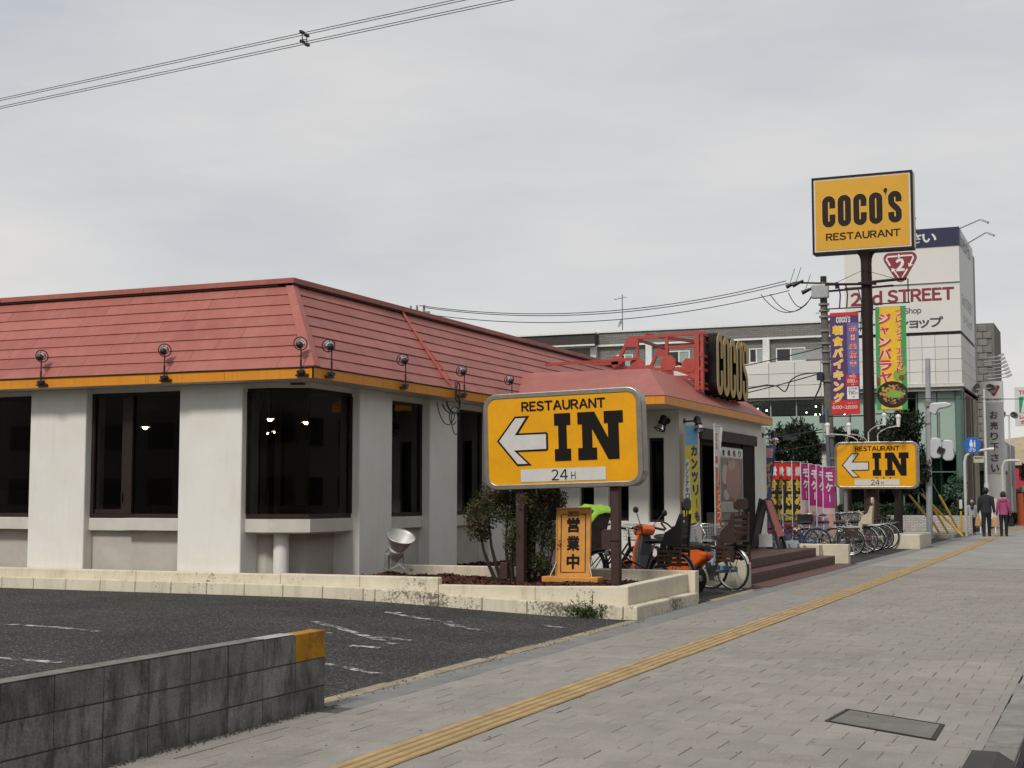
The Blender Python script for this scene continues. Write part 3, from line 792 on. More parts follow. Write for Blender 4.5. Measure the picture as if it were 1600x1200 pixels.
# interior: dark dining room with ceiling
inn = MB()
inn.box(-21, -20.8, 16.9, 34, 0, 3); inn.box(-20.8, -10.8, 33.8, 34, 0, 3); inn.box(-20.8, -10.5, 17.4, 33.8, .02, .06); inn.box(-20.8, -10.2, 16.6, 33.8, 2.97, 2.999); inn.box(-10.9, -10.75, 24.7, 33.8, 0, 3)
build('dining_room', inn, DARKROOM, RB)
inn = MB()
for y in (20.2, 23.5, 27):
    for x in (-13.4, -16.5, -19):
        inn.box(x-1.1, x+1.1, y, y+.12, .06, 1.25); inn.box(x-.6, x+.6, y-.9, y-.2, .70, .75)
build('booth_seating', inn, mk('booth_vinyl', (.16,.06,.035), .5), RB)
for x_, y_, w_ in ((-13.0, 19.4, .9), (-15.6, 20.4, 1.3), (-12.4, 22.6, 1.1), (-17.6, 19.2, 1.0)):
    build('partition', MB().box(x_-w_/2, x_+w_/2, y_, y_+.06, .06, 1.55), mk('partition_wood', (.14,.085,.045), .6, var=.3), RB)
for x_ in (-11.6, -11.85, -12.1): build('blind_strip', MB().box(x_-.05, x_+.05, 18.2, 18.22, .9, 2.9), mk('blind_fabric', (.34,.32,.28), .8), RB)
build('counter', MB().box(-16.5, -12.5, 29, 29.6, .06, 1.1).box(-16.5, -12.5, 30.5, 30.6, 1.4, 2.5), mk('counter_pale', (.35,.30,.22), .6), RB)
# fascia boards
ZF0, ZF1 = 3.0, 3.135
fx = [-9.65, -11.05, -12.35, -14.1, -15.9, -17.7, -19.5, -21.3]
for b, a in zip(fx[:-1], fx[1:]): build('fascia_board', MB().box(a+.002, b-.002, 16.0, 16.03, ZF0, ZF1), FASCIA, RB)
fy = [16.0, 17.1, 18.9, 20.7, 22.85]
for a, b in zip(fy[:-1], fy[1:]): build('fascia_board', MB().box(-9.68, -9.65, a+(.0 if a == 16.0 else .002), b-.002, ZF0, ZF1), FASCIA, RB)
build('drip_edge', MB().box(-21.3, -9.64, 15.985, 16.05, ZF1+.001, ZF1+.016).box(-9.70, -9.635, 16.051, 22.9, ZF1+.001, ZF1+.016), DARKBROWN, RB)
# mansard roof, stepped sheet courses
E0 = Vector((0, 16.01, 3.152)); RISE, RUN = 1.27, .93
NCO = 8
def course_left(k, x0, x1):
    """strip k between fractions; foot lifted proud of the one below"""
    f0, f1 = k/NCO, (k+1)/NCO; n = Vector((0, -RISE, RUN)).normalized()
    A = E0+Vector((0, RUN*f0, RISE*f0))+n*.010; B = E0+Vector((0, RUN*f1, RISE*f1))+n*.002
    A0 = A-n*.010; A = A+n*.007-Vector((0, RUN, RISE)).normalized()*.012; A0 = A-n*.009; mb = MB()
    seg = max(1, int((x1-x0)/.45)); vs = []
    for i in range(seg+1):
        x = x0+(x1-x0)*i/seg; w = .006*mnoise.noise((x*2.1, k*3.7, 0))+.003*mnoise.noise((x*7, k, 4))
        vs += [(x, A0.y, A0.z+w), (x, A.y, A.z+w), (x, B.y, B.z)]
    fs = []
    for i in range(seg): fs += [(3*i, 3*i+3, 3*i+4, 3*i+1), (3*i+1, 3*i+4, 3*i+5, 3*i+2)]
    mb.add(vs, fs); return mb
def course_right(k, y0, y1):
    m = course_left(k, y0, y1); q = MB()
    # rotate the left slope about the corner so that it faces +X
    q.v = [(-9.65-(v[1]-16.0), v[0], v[2]) for v in m.v]; q.f = [f for f in m.f]; q.m = m.m; return q
for k in range(NCO):
    hx = -9.65-RUN*(k+.0)/NCO-.075-.010*k*0
    off = (k*1.37) % 1.83; x = hx; cut = hx-off-.5
    while x > -21.3:
        nx = max(cut, -21.3); build('roof_panel', course_left(k, nx+.002, x-.002), ROOF, RB); x = nx; cut -= 1.83
    hy = 16.0+RUN*k/NCO+.075; y = hy; cut = hy+off+.5
    while y < 33.0:
        ny_ = min(cut, 33.0); build('roof_panel', course_right(k, y+.002, ny_-.002), ROOF, RB); y = ny_; cut += 1.83
def hip_pts(f, d): return (-9.65-RUN*f-d, 16.0+RUN*f+.0, 3.152+RISE*f)
mb = MB(); nL = Vector((0, -RISE, RUN)).normalized(); nR = Vector((RISE, 0, RUN)).normalized()
b0_, t0_ = Vector((-9.65, 16.0, 3.152)), Vector((-9.65-RUN, 16.0+RUN, 3.152+RISE)); hn = (nL+nR).normalized()*.022
W_ = .14
mb.add([b0_+Vector((-W_, 0, 0))+nL*.018, b0_+hn, t0_+hn, t0_+Vector((-W_*.75, 0, 0))+nL*.018], [(0,1,2,3)])
mb.add([b0_+hn, b0_+Vector((0, W_, 0))+nR*.018, t0_+Vector((0, W_*.75, 0))+nR*.018, t0_+hn], [(0,1,2,3)])
mb.add([b0_+Vector((-W_, 0, 0))+nL*.0, b0_+Vector((-W_, 0, 0))+nL*.018, t0_+Vector((-W_*.75, 0, 0))+nL*.018, t0_+Vector((-W_*.75, 0, 0))], [(0,1,2,3)])
mb.add([b0_+Vector((0, W_, 0)), b0_+Vector((0, W_, 0))+nR*.018, t0_+Vector((0, W_*.75, 0))+nR*.018, t0_+Vector((0, W_*.75, 0))], [(3,2,1,0)])
mb.add([b0_+Vector((-W_, 0, 0))+nL*.018, b0_+hn, b0_+Vector((0, W_, 0))+nR*.018, b0_+Vector((0, 0, -.015))], [(0,3,1),(1,3,2)])
build('hip_cap', mb, ROOF, RB)
build('roof_deck', MB().add([(-21.3, 16.02, 3.14), (-9.68, 16.02, 3.14), (-9.68-RUN, 16.02+RUN, 3.14+RISE), (-21.3, 16.02+RUN, 3.14+RISE), (-9.67, 16.02, 3.14), (-9.67, 33, 3.14), (-9.67-RUN, 33, 3.14+RISE), (-9.67-RUN, 16.02+RUN, 3.14+RISE)], [(0,1,2,3),(4,5,6,7)]), DARKBROWN, RB)
# ridge coping and flat roof
zt = 3.152+RISE; xr, yr = -9.65-RUN, 16.0+RUN
build('ridge_gap', MB().box(-21.3, xr+.02, yr-.045, yr+.2, zt-.018, zt+.006).box(xr-.2, xr+.045, yr-.045, 33, zt-.0185, zt+.0055), DARKBROWN, RB)
for a, b in ((-21.3, -18.6), (-18.6, -15.8), (-15.8, -13.1), (-13.1, xr+.06)): build('ridge_coping', MB().box(a+.002, b-(.002 if b < -11 else 0), yr-.06, yr+.12, zt+.008, zt+.085), ROOF, RB, bevel=.006)
for a, b in ((yr+.1205, 20.0), (20.0, 23.4), (23.4, 27), (27, 30), (30, 33.06)): build('ridge_coping', MB().box(xr-.12, xr+.06, a+.001, b-.001, zt+.008, zt+.0855), ROOF, RB, bevel=.006)
build('flat_roof', MB().box(-21.2, xr-.1, yr+.1, 33, zt-.35, zt-.3), mk('roof_felt', (.2,.19,.18), .9), RB)
build('end_wall', MB().box(-21.2, -9.9, 33.0, 33.2, 0, zt-.02), STUCCO, RB)
# conduit running up the right slope with loose cables at its foot
def onslope(y, f, d=.03): return Vector((-9.65-RUN*f, y, 3.152+RISE*f))+nR*d
build('conduit', MB().tube([onslope(20.15, 1.02, .09), onslope(20.2, .98), onslope(20.14, .55), onslope(20.1, .12), onslope(20.12, .02, .05)], .018, 6), REDSTEEL, RB, smooth=True)
build('thin_cable', MB().tube([onslope(20.18, .95, .02), onslope(20.22, .55, .02), onslope(20.33, .25, .02), onslope(20.30, .05, .05)], .007, 5), REDSTEEL, RB)
cb = MB()
def loop(c, ry, rz_, a0, a1, n=26, r=.011, dx=0.0): cb.tube([(c[0]+.03*math.sin(3*i/n+dx), c[1]+ry*math.cos(a0+(a1-a0)*i/n), c[2]+rz_*math.sin(a0+(a1-a0)*i/n)) for i in range(n+1)], r, 5)
loop((-9.60, 20.28, 3.12), .075, .13, -.5, 6.0); loop((-9.60, 20.25, 3.10), .10, .16, 1.5, 5.2); loop((-9.60, 20.12, 2.93), .22, .17, PI, 2*PI+.8, r=.016); loop((-9.6, 20.05, 2.9), .30, .16, PI+.2, 2*PI+.3, r=.012)
loop((-9.62, 20.2, 2.72), .17, .14, -.6, 5.6, r=.009, dx=1); loop((-9.6, 19.9, 2.9), .36, .34, PI, 2*PI-.5, r=.009, dx=.5); loop((-9.62, 20.22, 2.62), .12, .2, PI-.6, 2*PI+.8, r=.008)
build('loose_cable', cb, BLACK, RB, smooth=True)

# ---------------------------- entrance block
XE, YE0, YE1 = -7.2, 24.55, 31.4
# -Y side wall with dark slots
sl = [(-9.77, -9.51, 1.0, 2.5), (-9.12, -8.84, 1.0, 2.5), (-8.56, -8.17, 1.0, 2.5), (-7.79, -7.50, .98, 2.50)]
w = MB(); x = -10.0
for a, b, z0, z1 in sl:
    w.box(x, a, YE0, YE0+.25, 0, 3.0); w.box(a, b, YE0, YE0+.25, 0, z0); w.box(a, b, YE0, YE0+.25, z1, 3.0); x = b
w.box(x, XE, YE0, YE0+.25, 0, 3.0)
w.box(XE-.25, XE, YE0+.25, 25.93, 0, 3.0); w.box(XE-.25, XE, 30.22, YE1, 0, 3.0); w.box(XE-.25, XE, 25.93, 30.22, 2.74, 3.0); w.box(-10.4, XE-.25, YE1-.25, YE1, 0, 3.0)
build('entrance_wall', w, STUCCO, RB, bevel=.012)
for a, b, z0, z1 in sl: 
    f_ = build('slot_window', MB().box(a, a+.04, YE0+.10, YE0+.15, z0, z1).box(b-.04, b, YE0+.10, YE0+.15, z0, z1).box(a+.04, b-.04, YE0+.10, YE0+.15, z1-.05, z1).box(a+.04, b-.04, YE0+.10, YE0+.15, z0, z0+.05), FRAMEB, RB)
    build('pane', MB().box(a+.04, b-.04, YE0+.12, YE0+.13, z0+.05, z1-.05), GLASS, f_)
TIMBER = mk('dark_timber', (.050,.032,.026), .75, var=.4, scale=12, bump=.6, bscale=25)
build('lintel', MB().box(XE-.20, XE+.06, 25.85, 30.30, 2.52, 2.735), TIMBER, RB, bevel=.015)
jm = MB(); jm.box(XE-.9, XE+.012, 25.88, 26.02, .36, 2.518); jm.box(XE-1.0, XE+.012, 29.2, 30.24, .36, 2.518); jm.box(XE-.26, XE-.02, 26.02, 29.2, 2.42, 2.518)
build('door_jamb', jm, mk('jamb_brown', (.014,.008,.007), .8, spec=.15), RB)
pm_ = MB(); pm_.box(XE-1.05, XE-.95, 26.1, 27.9, .62, 2.25); build('inner_panel', pm_, mk('pale_panel', (.50,.50,.47), .6), RB)
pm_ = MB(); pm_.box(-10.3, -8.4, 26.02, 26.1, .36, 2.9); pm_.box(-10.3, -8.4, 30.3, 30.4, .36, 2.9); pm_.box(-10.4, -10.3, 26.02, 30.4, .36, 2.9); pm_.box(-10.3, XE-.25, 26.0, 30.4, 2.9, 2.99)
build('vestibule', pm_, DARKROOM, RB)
df = MB()
for y in (26.2, 27.3, 28.3, 29.4): df.box(-8.42, -8.34, y-.03, y+.03, .36, 2.5)
df.box(-8.42, -8.34, 26.23, 29.37, 2.42, 2.5); df.box(-8.42, -8.34, 26.23, 29.37, .36, .46)
dr = build('entrance_door', df, FRAMEB, RB); build('pane', MB().box(-8.385, -8.375, 26.23, 29.37, .46, 2.42), GLASS, dr)
# entrance eaves and roof
XF, YF0, YF1 = -6.95, 22.85, 30.95
build('soffit', MB().box(-9.66, XF-.03, YF0+.03, YF1-.03, 3.0, 3.02), SOFF, RB)
for a, b in ((-9.648, -8.4), (-8.4, XF)): build('fascia_board', MB().box(a, b-.001, YF0, YF0+.03, ZF0, ZF1+.01), FASCIA, RB)
for a, b in ((YF0, 24.9), (24.9, 25.9), (25.9, 26.9), (26.9, 27.9), (27.9, 28.9), (28.9, 29.9), (29.9, YF1)): build('fascia_board', MB().box(XF-.03, XF+.001, a+(.03 if a == YF0 else .003), b-.003, ZF0, ZF1+.01), FASCIA, RB)
build('fascia_board', MB().box(-10, XF-.031, YF1-.03, YF1, ZF0, ZF1+.01), FASCIA, RB)
tz = 3.72; TX, TY0, TY1 = -7.62, 24.10, 29.7
def slab(a, b, c, d, th=.02):
    a, b, c, d = map(Vector, (a, b, c, d)); n = (b-a).cross(d-a).normalized()*th
    return MB().hexa([a-n, b-n, c-n, d-n, a, b, c, d])
zE = ZF1+.012
build('entrance_roof', slab((-9.65, YF0-.01, zE), (-8.3, YF0-.01, zE), (-8.3, TY0, tz), (-10.07, TY0, tz)), ROOF, RB)
build('entrance_roof', slab((-8.298, YF0-.01, zE), (XF+.01, YF0-.01, zE), (TX, TY0, tz), (-8.298, TY0, tz)), ROOF, RB)
build('entrance_roof', slab((XF+.01, YF0-.01, zE), (XF+.01, YF1+.01, zE), (TX, TY1, tz), (TX, TY0, tz)), ROOF, RB)
build('entrance_roof', slab((XF+.01, YF1+.01, zE), (-10, YF1+.01, zE), (-10, TY1, tz), (TX, TY1, tz)), ROOF, RB)
build('entrance_deck', MB().box(-10.3, TX, TY0, TY1, tz-.06, tz-.022), mk('roof_felt', (.2,.19,.18), .9), RB)
# steps
TILE = m_tile('brown_step_tile', (.105,.052,.045), .10, .10, .6, .55, .08)
TILEP = m_tile('red_kerb_tile', (.17,.085,.07), .10, .30, .7, .6, .05)
st = thing('entrance_steps', 'brown tiled entrance steps climbing to the restaurant door', 'steps', (-6.5, 26.5, 0))
build('landing', MB().box(XE+.001, -5.92, 22.6, 30.34, .181, .355).box(-8.4, XE, 26.02, 30.3, .1, .354), TILE, st, bevel=.008)
build('step', MB().box(-7.1, -5.58, 22.6, 30.66, -.02, .18), TILE, st, bevel=.008)
build('tile_strip', MB().box(-5.579, -5.15, 22.62, 31.0, -.02, .004), TILEP, st)
CW = mk('cream_wall', (.60,.555,.42), .8, var=.12, scale=3, bump=.2)
a_ = build('cheek_wall', MB().box(-7.15, -5.45, 22.28, 22.58, -.02, .44), CW, None, bevel=.012); tag(a_, 'low cream wall at the near end of the steps behind the pale blue bicycle', 'low wall', 'low cream walls by the entrance')
b_ = build('cheek_wall', MB().box(-7.15, -5.36, 31.02, 31.28, -.02, .41).box(-7.15, -5.92, 30.68, 31.019, -.02, .405).box(-7.15, -6.2, 30.36, 30.679, .2, .405), CW, None, bevel=.012); tag(b_, 'low cream wall at the far end of the steps beside the row of bicycles', 'low wall', 'low cream walls by the entrance')
c_ = build('planter_block', MB().box(-5.75, -5.02, 40.3, 42.9, -.02, .40), CW, None, bevel=.03); tag(c_, 'cream concrete block beyond the far row of bicycles', 'low wall', 'low cream walls by the entrance')

# ============================================================ ROOF LETTERS AND THEIR FRAME
RL = thing('roof_sign', "tall gold and black restaurant name letters standing on the entrance roof", 'sign', (-7.0, 27.6, 3.4))
LW, LH, PIT = .44, 1.19, .505
words = "COCO'S"
x = 26.40
for i, c in enumerate(words):
    mb = MB(); o = Vector((-6.98, x, 3.40))
    if c == "'":
        mb.prism([(.0, .94), (.12, 1.07), (.13, 1.2), (-.06, 1.2), (-.08, 1.1), (-.02, 1.04)], o, EY, EZ, .02, 0); mb.prism([(p[0]*1.15, p[1]) for p in [(.0, .92), (.13, 1.06), (.14, 1.215), (-.07, 1.215), (-.095, 1.09), (-.03, 1.03)]], o-Vector((.021, 0, 0)), EY, EZ, .26, 1)
        build('letter', mb, [GOLD, DARKBROWN, CREAM], RL); x += .02; continue
    p, cl = coco_path(c, LW, LH, .32*LW)
    stroke(mb, p, .32*LW, o, EY, EZ, .004, 0, 0, cl)
    stroke(mb, p, .32*LW+.010, o-Vector((.003, 0, 0)), EY, EZ, .004, 2, 2, cl)
    # solid dark box behind each letter
    out = [(px, py) for px, py in (arc(LW/2, LH-LW/2, LW/2+.012, 0, PI, 14)+arc(LW/2, LW/2, LW/2+.012, PI, 2*PI, 14))]
    if c != 'S':
        mb.prism(out, o-Vector((.08, 0, 0)), EY, EZ, .20, 1)
        stroke(mb, p, .32*LW+.012, o-Vector((.0075, 0, 0)), EY, EZ, .07, 1, 1, cl)
    else: stroke(mb, p, .32*LW+.012, o-Vector((.0075, 0, 0)), EY, EZ, .26, 1, 1, cl)
    build('letter', mb, [GOLD, LBOX, CREAM], RL); x += PIT
fm = MB(); RS = REDSTEEL
def truss(y, dz=0):
    fm = MB(); t = .07
    z0 = 3.93
    fm.bar((-9.35, y, z0+.10), (-8.83, y, z0+.10), .09, .07)
    fm.bar((-8.85, y, z0+.12), (-8.62, y, 4.50), .06, .06); fm.bar((-8.64, y, 4.50), (-7.1, y, 4.545), .06, .06)
    fm.prism([(-8.74, 4.33), (-8.43, 4.33), (-8.43, 4.51), (-8.64, 4.51)], (0, y-.035, 0), EX, EZ, .012)
    for xx in (-8.45, -7.86): fm.box(xx-.028, xx+.028, y-.028, y+.028, z0, 4.48)
    for cx, zz, rr in ((-8.83, 4.03, .15), (-8.45, 3.98, .15), (-7.83, 3.99, .165), (-7.42, 3.93, .15)):
        fm.prism([(cx+rr*math.cos(a), zz+rr*.95*math.sin(a)) for a in [PI/8+PI/4*i for i in range(8)]], (0, y-.045, 0), EX, EZ, .014)
    fm.bar((-8.95, y, 3.90), (-7.15, y, 3.86), .07, .07)
    fm.bar((-7.9, y, 3.95), (-7.3, y, 3.72), .06, .06)
    for xx, wd in ((-7.26, .09), (-7.16, .05)): fm.box(xx-wd/2, xx+wd/2, y-.04, y+.04, 3.45, 4.56)
    return build('truss', fm, RS, RL)
truss(26.0); truss(28.0)
fm = MB()
for z_ in (4.53, 4.12, 3.85, 3.5): fm.bar((-7.18, 25.95, z_), (-7.18, 29.0, z_), .05, .05)
fm.bar((-8.3, 26.02, 4.56), (-7.25, 28.0, 4.5), .05, .06); fm.bar((-8.45, 26.02, 4.47), (-8.45, 28, 4.47), .05, .05); fm.bar((-7.86, 26, 4.05), (-7.86, 28, 4.05), .05, .05)
for z_ in (4.4, 4.0, 3.6): fm.bar((-7.17, 26.2, z_), (-7.17, 28.9, z_-.25), .03, .03)
build('brace', fm, RS, RL)
build('roof_rail', MB().bar((-10.1, 25.3, 3.98), (-8.4, 26.0, 4.10), .06, .05).bar((-9.6, 25.0, 3.78), (-8.9, 25.6, 3.84), .05, .03), RS, RL)
build('junction_hood', MB().box(-7.75, -7.5, 27.2, 27.6, 3.75, 4.12).box(-7.85, -7.45, 27.15, 27.65, 4.121, 4.15), RS, RL)
# ============================================================ EAVE SPOTLIGHTS
def make_spot(ax):
    t = thing('spotlight', '', 'spotlight', (0,0,0), 'black spotlights along the restaurant eave')
    m = MB(); m.box(-.11, .11, -.05, .0, -.055, -.02); m.box(-.055, .055, -.10, -.02, -.02, .035); build('bracket', m, BLACK, t, bevel=.006)
    build('stem', MB().cyl((0, -.06, .03), (0, -.06, .20), .017, n=8).cyl((0, -.06, .20), (0, -.06, .46), .011, n=8), BLACK, t, smooth=True)
    # head: socket towards the street, chrome bowl and ring towards the roof
    ax = Vector(ax).normalized(); o = Vector((-.035, -.05, .44))
    h = build('socket', MB().sphere(o-ax*.01, .058, 14).cyl((0, -.06, .45), tuple(o), .012, n=8), BLACK, t, smooth=True)
    build('reflector', MB().lathe([(.045, -.01), (.060, .02), (.072, .06), (.076, .09), (.072, .09), (.054, .03), (.03, .0)], o, ax, 20), CHROME, t, smooth=True)
    rg = [o+ax*.085+Vector((0,0,0)) for _ in range(1)]
    u = ax.cross(EZ).normalized(); v = u.cross(ax)
    build('ring', MB().tube([o+ax*.085+(u*math.cos(a)+v*math.sin(a))*.105 for a in [2*PI*i/24 for i in range(24)]], .009, 6, True).bar(o+ax*.085+v*.105, o+ax*.02+v*.055, .01, .01).bar(o+ax*.085-v*.105, o+ax*.02-v*.055, .01, .01), BLACK, t, smooth=True)
    t.scale = (.84, .84, .84)
    return t
sp0 = make_spot((-.35, .88, .30)); sp1 = make_spot((.62, .70, .30))
for (x, y, z, rz, lab) in [(-14.15, 15.998, 3.07, 0, 'black eave spotlight leftmost, above the leftmost full pillar'), (-12.0, 15.998, 3.07, 0, 'black eave spotlight above the second full pillar from the left'), (-9.82, 15.998, 3.07, 0, 'black eave spotlight just left of the roof corner'),
        (-9.648, 16.36, 3.07, PI/2, 'black eave spotlight just right of the roof corner'), (-9.648, 18.5, 3.07, PI/2, 'black eave spotlight left of the red roof conduit'), (-9.648, 20.55, 3.07, PI/2, 'black eave spotlight right of the hanging cable loops'), (-9.648, 22.5, 3.07, PI/2, 'black eave spotlight peeping over the near yellow sign')]:
    pr = sp1 if rz else sp0
    if not pr.get('label'): pr.location = (x, y, z); pr['label'] = lab; pr.rotation_euler = (0, 0, rz)
    else: dup_tree(pr, (x, y, z), rz, lab)
def wall_lamp(loc, rz, lab):
    t = thing('wall_lamp', lab, 'wall lamp', loc, 'black lamps on the entrance walls', rz)
    build('mount', MB().cyl((0, 0, 0), (0, -.02, 0), .055, n=14).cyl((0, -.02, 0), (0, -.22, .01), .015, n=8), BLACK, t, smooth=True, raw=True)
    ax = Vector((-.30, -.25, -.9)).normalized(); o = Vector((0, -.25, .03))
    build('head', MB().sphere(o, .07, 12).lathe([(.06, 0), (.07, .10), (.055, .12), (0, .12)], o, ax, 14), BLACK, t, smooth=True, raw=True)
    build('reflector', MB().lathe([(.045, .10), (.075, .16), (.095, .21), (.088, .20), (.05, .13), (0, .12)], o, ax, 16), CHROME, t, smooth=True, raw=True)
    u = ax.cross(EY).normalized(); v = u.cross(ax)
    build('hood', MB().tube([o+ax*.215+(u*math.cos(a)+v*math.sin(a))*.098 for a in [2*PI*i/18 for i in range(18)]], .01, 5, True).bar(o+ax*.05+u*.07, o+ax*.215+u*.098, .03, .012), BLACK, t, raw=True)
wall_lamp((-7.42, YE0, 2.80), 0, 'black wall lamp on the side wall of the entrance block')
wall_lamp((XE, 24.85, 2.80), PI/2, 'black wall lamp on the front wall left of the door')
wall_lamp((XE, 31.05, 2.80), PI/2, 'black wall lamp at the far end of the entrance front')
# pendant lamps inside
WARM = m_emit('warm_bulb', (1.0, .80, .50), 34.0)
pd = thing('pendant_lamp', 'small glowing pendant lamp hanging in the dark dining room', 'pendant lamp', (0,0,0), 'pendant lamps in the dining room')
build('cord', MB().cyl((0,0,0), (0,0,.13), .006, n=5), BLACK, pd); build('shade', MB().lathe([(.02, .06), (.085, -.02), (.09, -.05)], n=12), mk('pale_shade', (.6,.5,.35), .5), pd, smooth=True); build('bulb', MB().sphere((0,0,-.045), .052, 8), WARM, pd, smooth=True)
pend = [(-13.22, 20.5, 2.81), (-13.42, 22.0, 2.83), (-15.34, 24.0, 2.78), (-12.12, 21.0, 2.76), (-13.30, 23.0, 2.81), (-14.38, 25.0, 2.77), (-16.26, 28.0, 2.68), (-16.86, 26.0, 2.86), (-11.32, 22.0, 2.62), (-11.62, 23.0, 2.76), (-13.13, 26.0, 2.57), (-11.72, 25.0, 2.63), (-16.2, 21.0, 2.75)]
for i, p in enumerate(pend):
    if i == 0: pd.location = p
    else: dup_tree(pd, p)

# ============================================================ YELLOW "IN" SIGNS
def in_sign(loc, label, roll, dots):
    t = thing('direction_sign', label, 'sign', loc, 'yellow restaurant entrance signs'); cz = loc[2]; L = Vector(loc)
    Rm = Matrix.Rotation(-roll, 4, 'Y')
    def P(m):           # tilt about the face normal
        m.v = [tuple(Rm @ Vector(v)) for v in m.v]; return m
    w, h = 2.26, 1.30
    m = MB(); m.prism(rrect(w, h, .19), (0, .02, 0), EX, EZ, .23); build('cabinet', P(m), ALU, t, bevel=.022, raw=True)
    m = MB()
    stroke(m, rrect(w-.07, h-.07, .16), .07, (0, 0, 0), EX, EZ, .03, closed=True); build('trim', P(m), ALU, t, bevel=.01, raw=True)
    m = MB(); m.prism(rrect(w-.13, h-.13, .13), (0, .008, 0), EX, EZ, .012); f = build('face_panel', P(m), YELLOW, t, bevel=.01, raw=True)
    o = Vector((0, .004, 0)); k = MB()
    add_text(k, 'RESTAURANT', o+Vector((.04, 0, .462)), EX, EZ, 1.20, .135, .028)
    I_ = [(-.165,-.33),(.165,-.33),(.165,-.165),(.085,-.165),(.085,.165),(.165,.165),(.165,.33),(-.165,.33),(-.165,.165),(-.085,.165),(-.085,-.165),(-.165,-.165)]
    k.prism([(x*.70+.025, z*.96+.03) for x, z in I_], o-Vector((0, .004, 0)), EX, EZ, .003)
    # slab letter N in three pieces
    def slabI(cx, ww, foot):
        z0 = -.33 if foot else -.12
        if foot: return [(cx-ww, -.33),(cx+ww, -.33),(cx+ww, -.165),(cx+.085, -.165),(cx+.085, .33),(cx-ww, .33),(cx-ww, .165),(cx-.085, .165),(cx-.085, -.165),(cx-ww, -.165)]
        return [(cx-.095, -.33),(cx+.085, -.33),(cx+.085, .165),(cx+ww, .165),(cx+ww, .33),(cx-ww, .33),(cx-ww, .165),(cx-.095, .165)]
    k.prism([((x-.075)*.825+.56, z*.96+.03) for x, z in slabI(-.15, .16, True)], o-Vector((0, .004, 0)), EX, EZ, .003)
    k.prism([((x-.075)*.825+.56, z*.96+.03) for x, z in slabI(.30, .16, False)], o-Vector((0, .0042, 0)), EX, EZ, .003)
    k.prism([((x-.075)*.825+.56, z*.96+.03) for x, z in [(-.15, .33), (-.02, .33), (.385, -.33), (.20, -.33), (-.15, .235)]], o-Vector((0, .0046, 0)), EX, EZ, .003)
    ar = [(-.93,.01),(-.66,.335),(-.45,.335),(-.615,.105),(-.205,.105),(-.185,.085),(-.185,-.125),(-.205,-.145),(-.63,-.145),(-.43,-.33),(-.64,-.335)]
    cx_, cz_ = -.56, -.01
    k.prism([(cx_+(x-cx_)*1.0, cz_+(z-cz_)*1.0) for x, z in ar], o-Vector((0, .0025, 0)), EX, EZ, .003)
    if dots:
        for xx in (.02, .20, .38): k.prism(ell(xx, -.345, .022, .018, 8), o-Vector((0, .004, 0)), EX, EZ, .002)
    wq = MB()
    inner = []
    n = len(ar)
    for i in range(n):       # inset of the arrow
        a, b, c = Vector(ar[i-1]), Vector(ar[i]), Vector(ar[(i+1) % n]); d1 = (b-a).normalized(); d2 = (c-b).normalized(); n1 = Vector((d1.y, -d1.x)); n2 = Vector((d2.y, -d2.x))
        bis = (n1+n2); bis.normalize(); kk = .026/max(.45, bis.dot(n1)); q = b+bis*kk; inner.append((q.x, q.y))
    wq.prism(inner, o-Vector((0, .007, 0)), EX, EZ, .003)
    wq.prism([(-.59, -.555), (.62, -.555), (.62, -.385), (-.59, -.385)], o-Vector((0, .0025, 0)), EX, EZ, .003)
    build('white_print', P(wq), WHITEACR, f, raw=True)
    add_text(k, '24', o+Vector((-.03, 0, -.47)), EX, EZ, .235, .145, .0, .0065); add_text(k, 'H', o+Vector((.165, 0, -.485)), EX, EZ, .06, .10, .0, .0065)
    build('black_print', P(k), INK, f, raw=True)
    return t
s1 = in_sign((-6.80, 17.60, 2.205), 'large yellow entrance sign on two brown posts standing in the bark planter', R(1.5), False)
for x in (-7.42, -6.07): build('post', MB().box(x-.058+6.80, x+.058+6.80, .06, .175, .22-2.205, 1.62-2.205), POSTBROWN, s1, bevel=.006, raw=True)
s2 = in_sign((-6.08, 39.78, 2.295), 'smaller looking yellow entrance sign far off, at the foot of the tall sign pole', 0, True)
build('post', MB().cyl((-.86, .15, -2.3), (-.86, .15, -.5), .06, n=12), STEEL, s2, smooth=True, raw=True)
for a, b, hh in ((-.25, .35, .45), (.15, .55, .40), (-.95, -.25, .30), (-.9, -1.2, .30)):
    pass
GN = mk('white_lamp_enamel', (.72,.70,.64), .35)
gm = MB()
def goose(x0, x1, z0, z1):
    gm.tube([(x0, .1, .65), (x0, .08, z0), (x0+(x1-x0)*.15, .0, z0+.08), (x0+(x1-x0)*.5, -.3, (z0+z1)/2+.06), (x1, -.55, z1)], .016, 6)
    gm.cyl((x1, -.55, z1-.03), (x1, -.55, z1+.22), .045, .06, n=10); gm.sphere((x1, -.55, z1+.24), .075, 10)
goose(-.50, -1.20, .70, .86); goose(.05, .70, .85, 1.05); goose(-.2, .33, .9, 1.1); goose(-.25, -.62, .68, .85)
build('lamp', gm, GN, s2, smooth=True, raw=True)
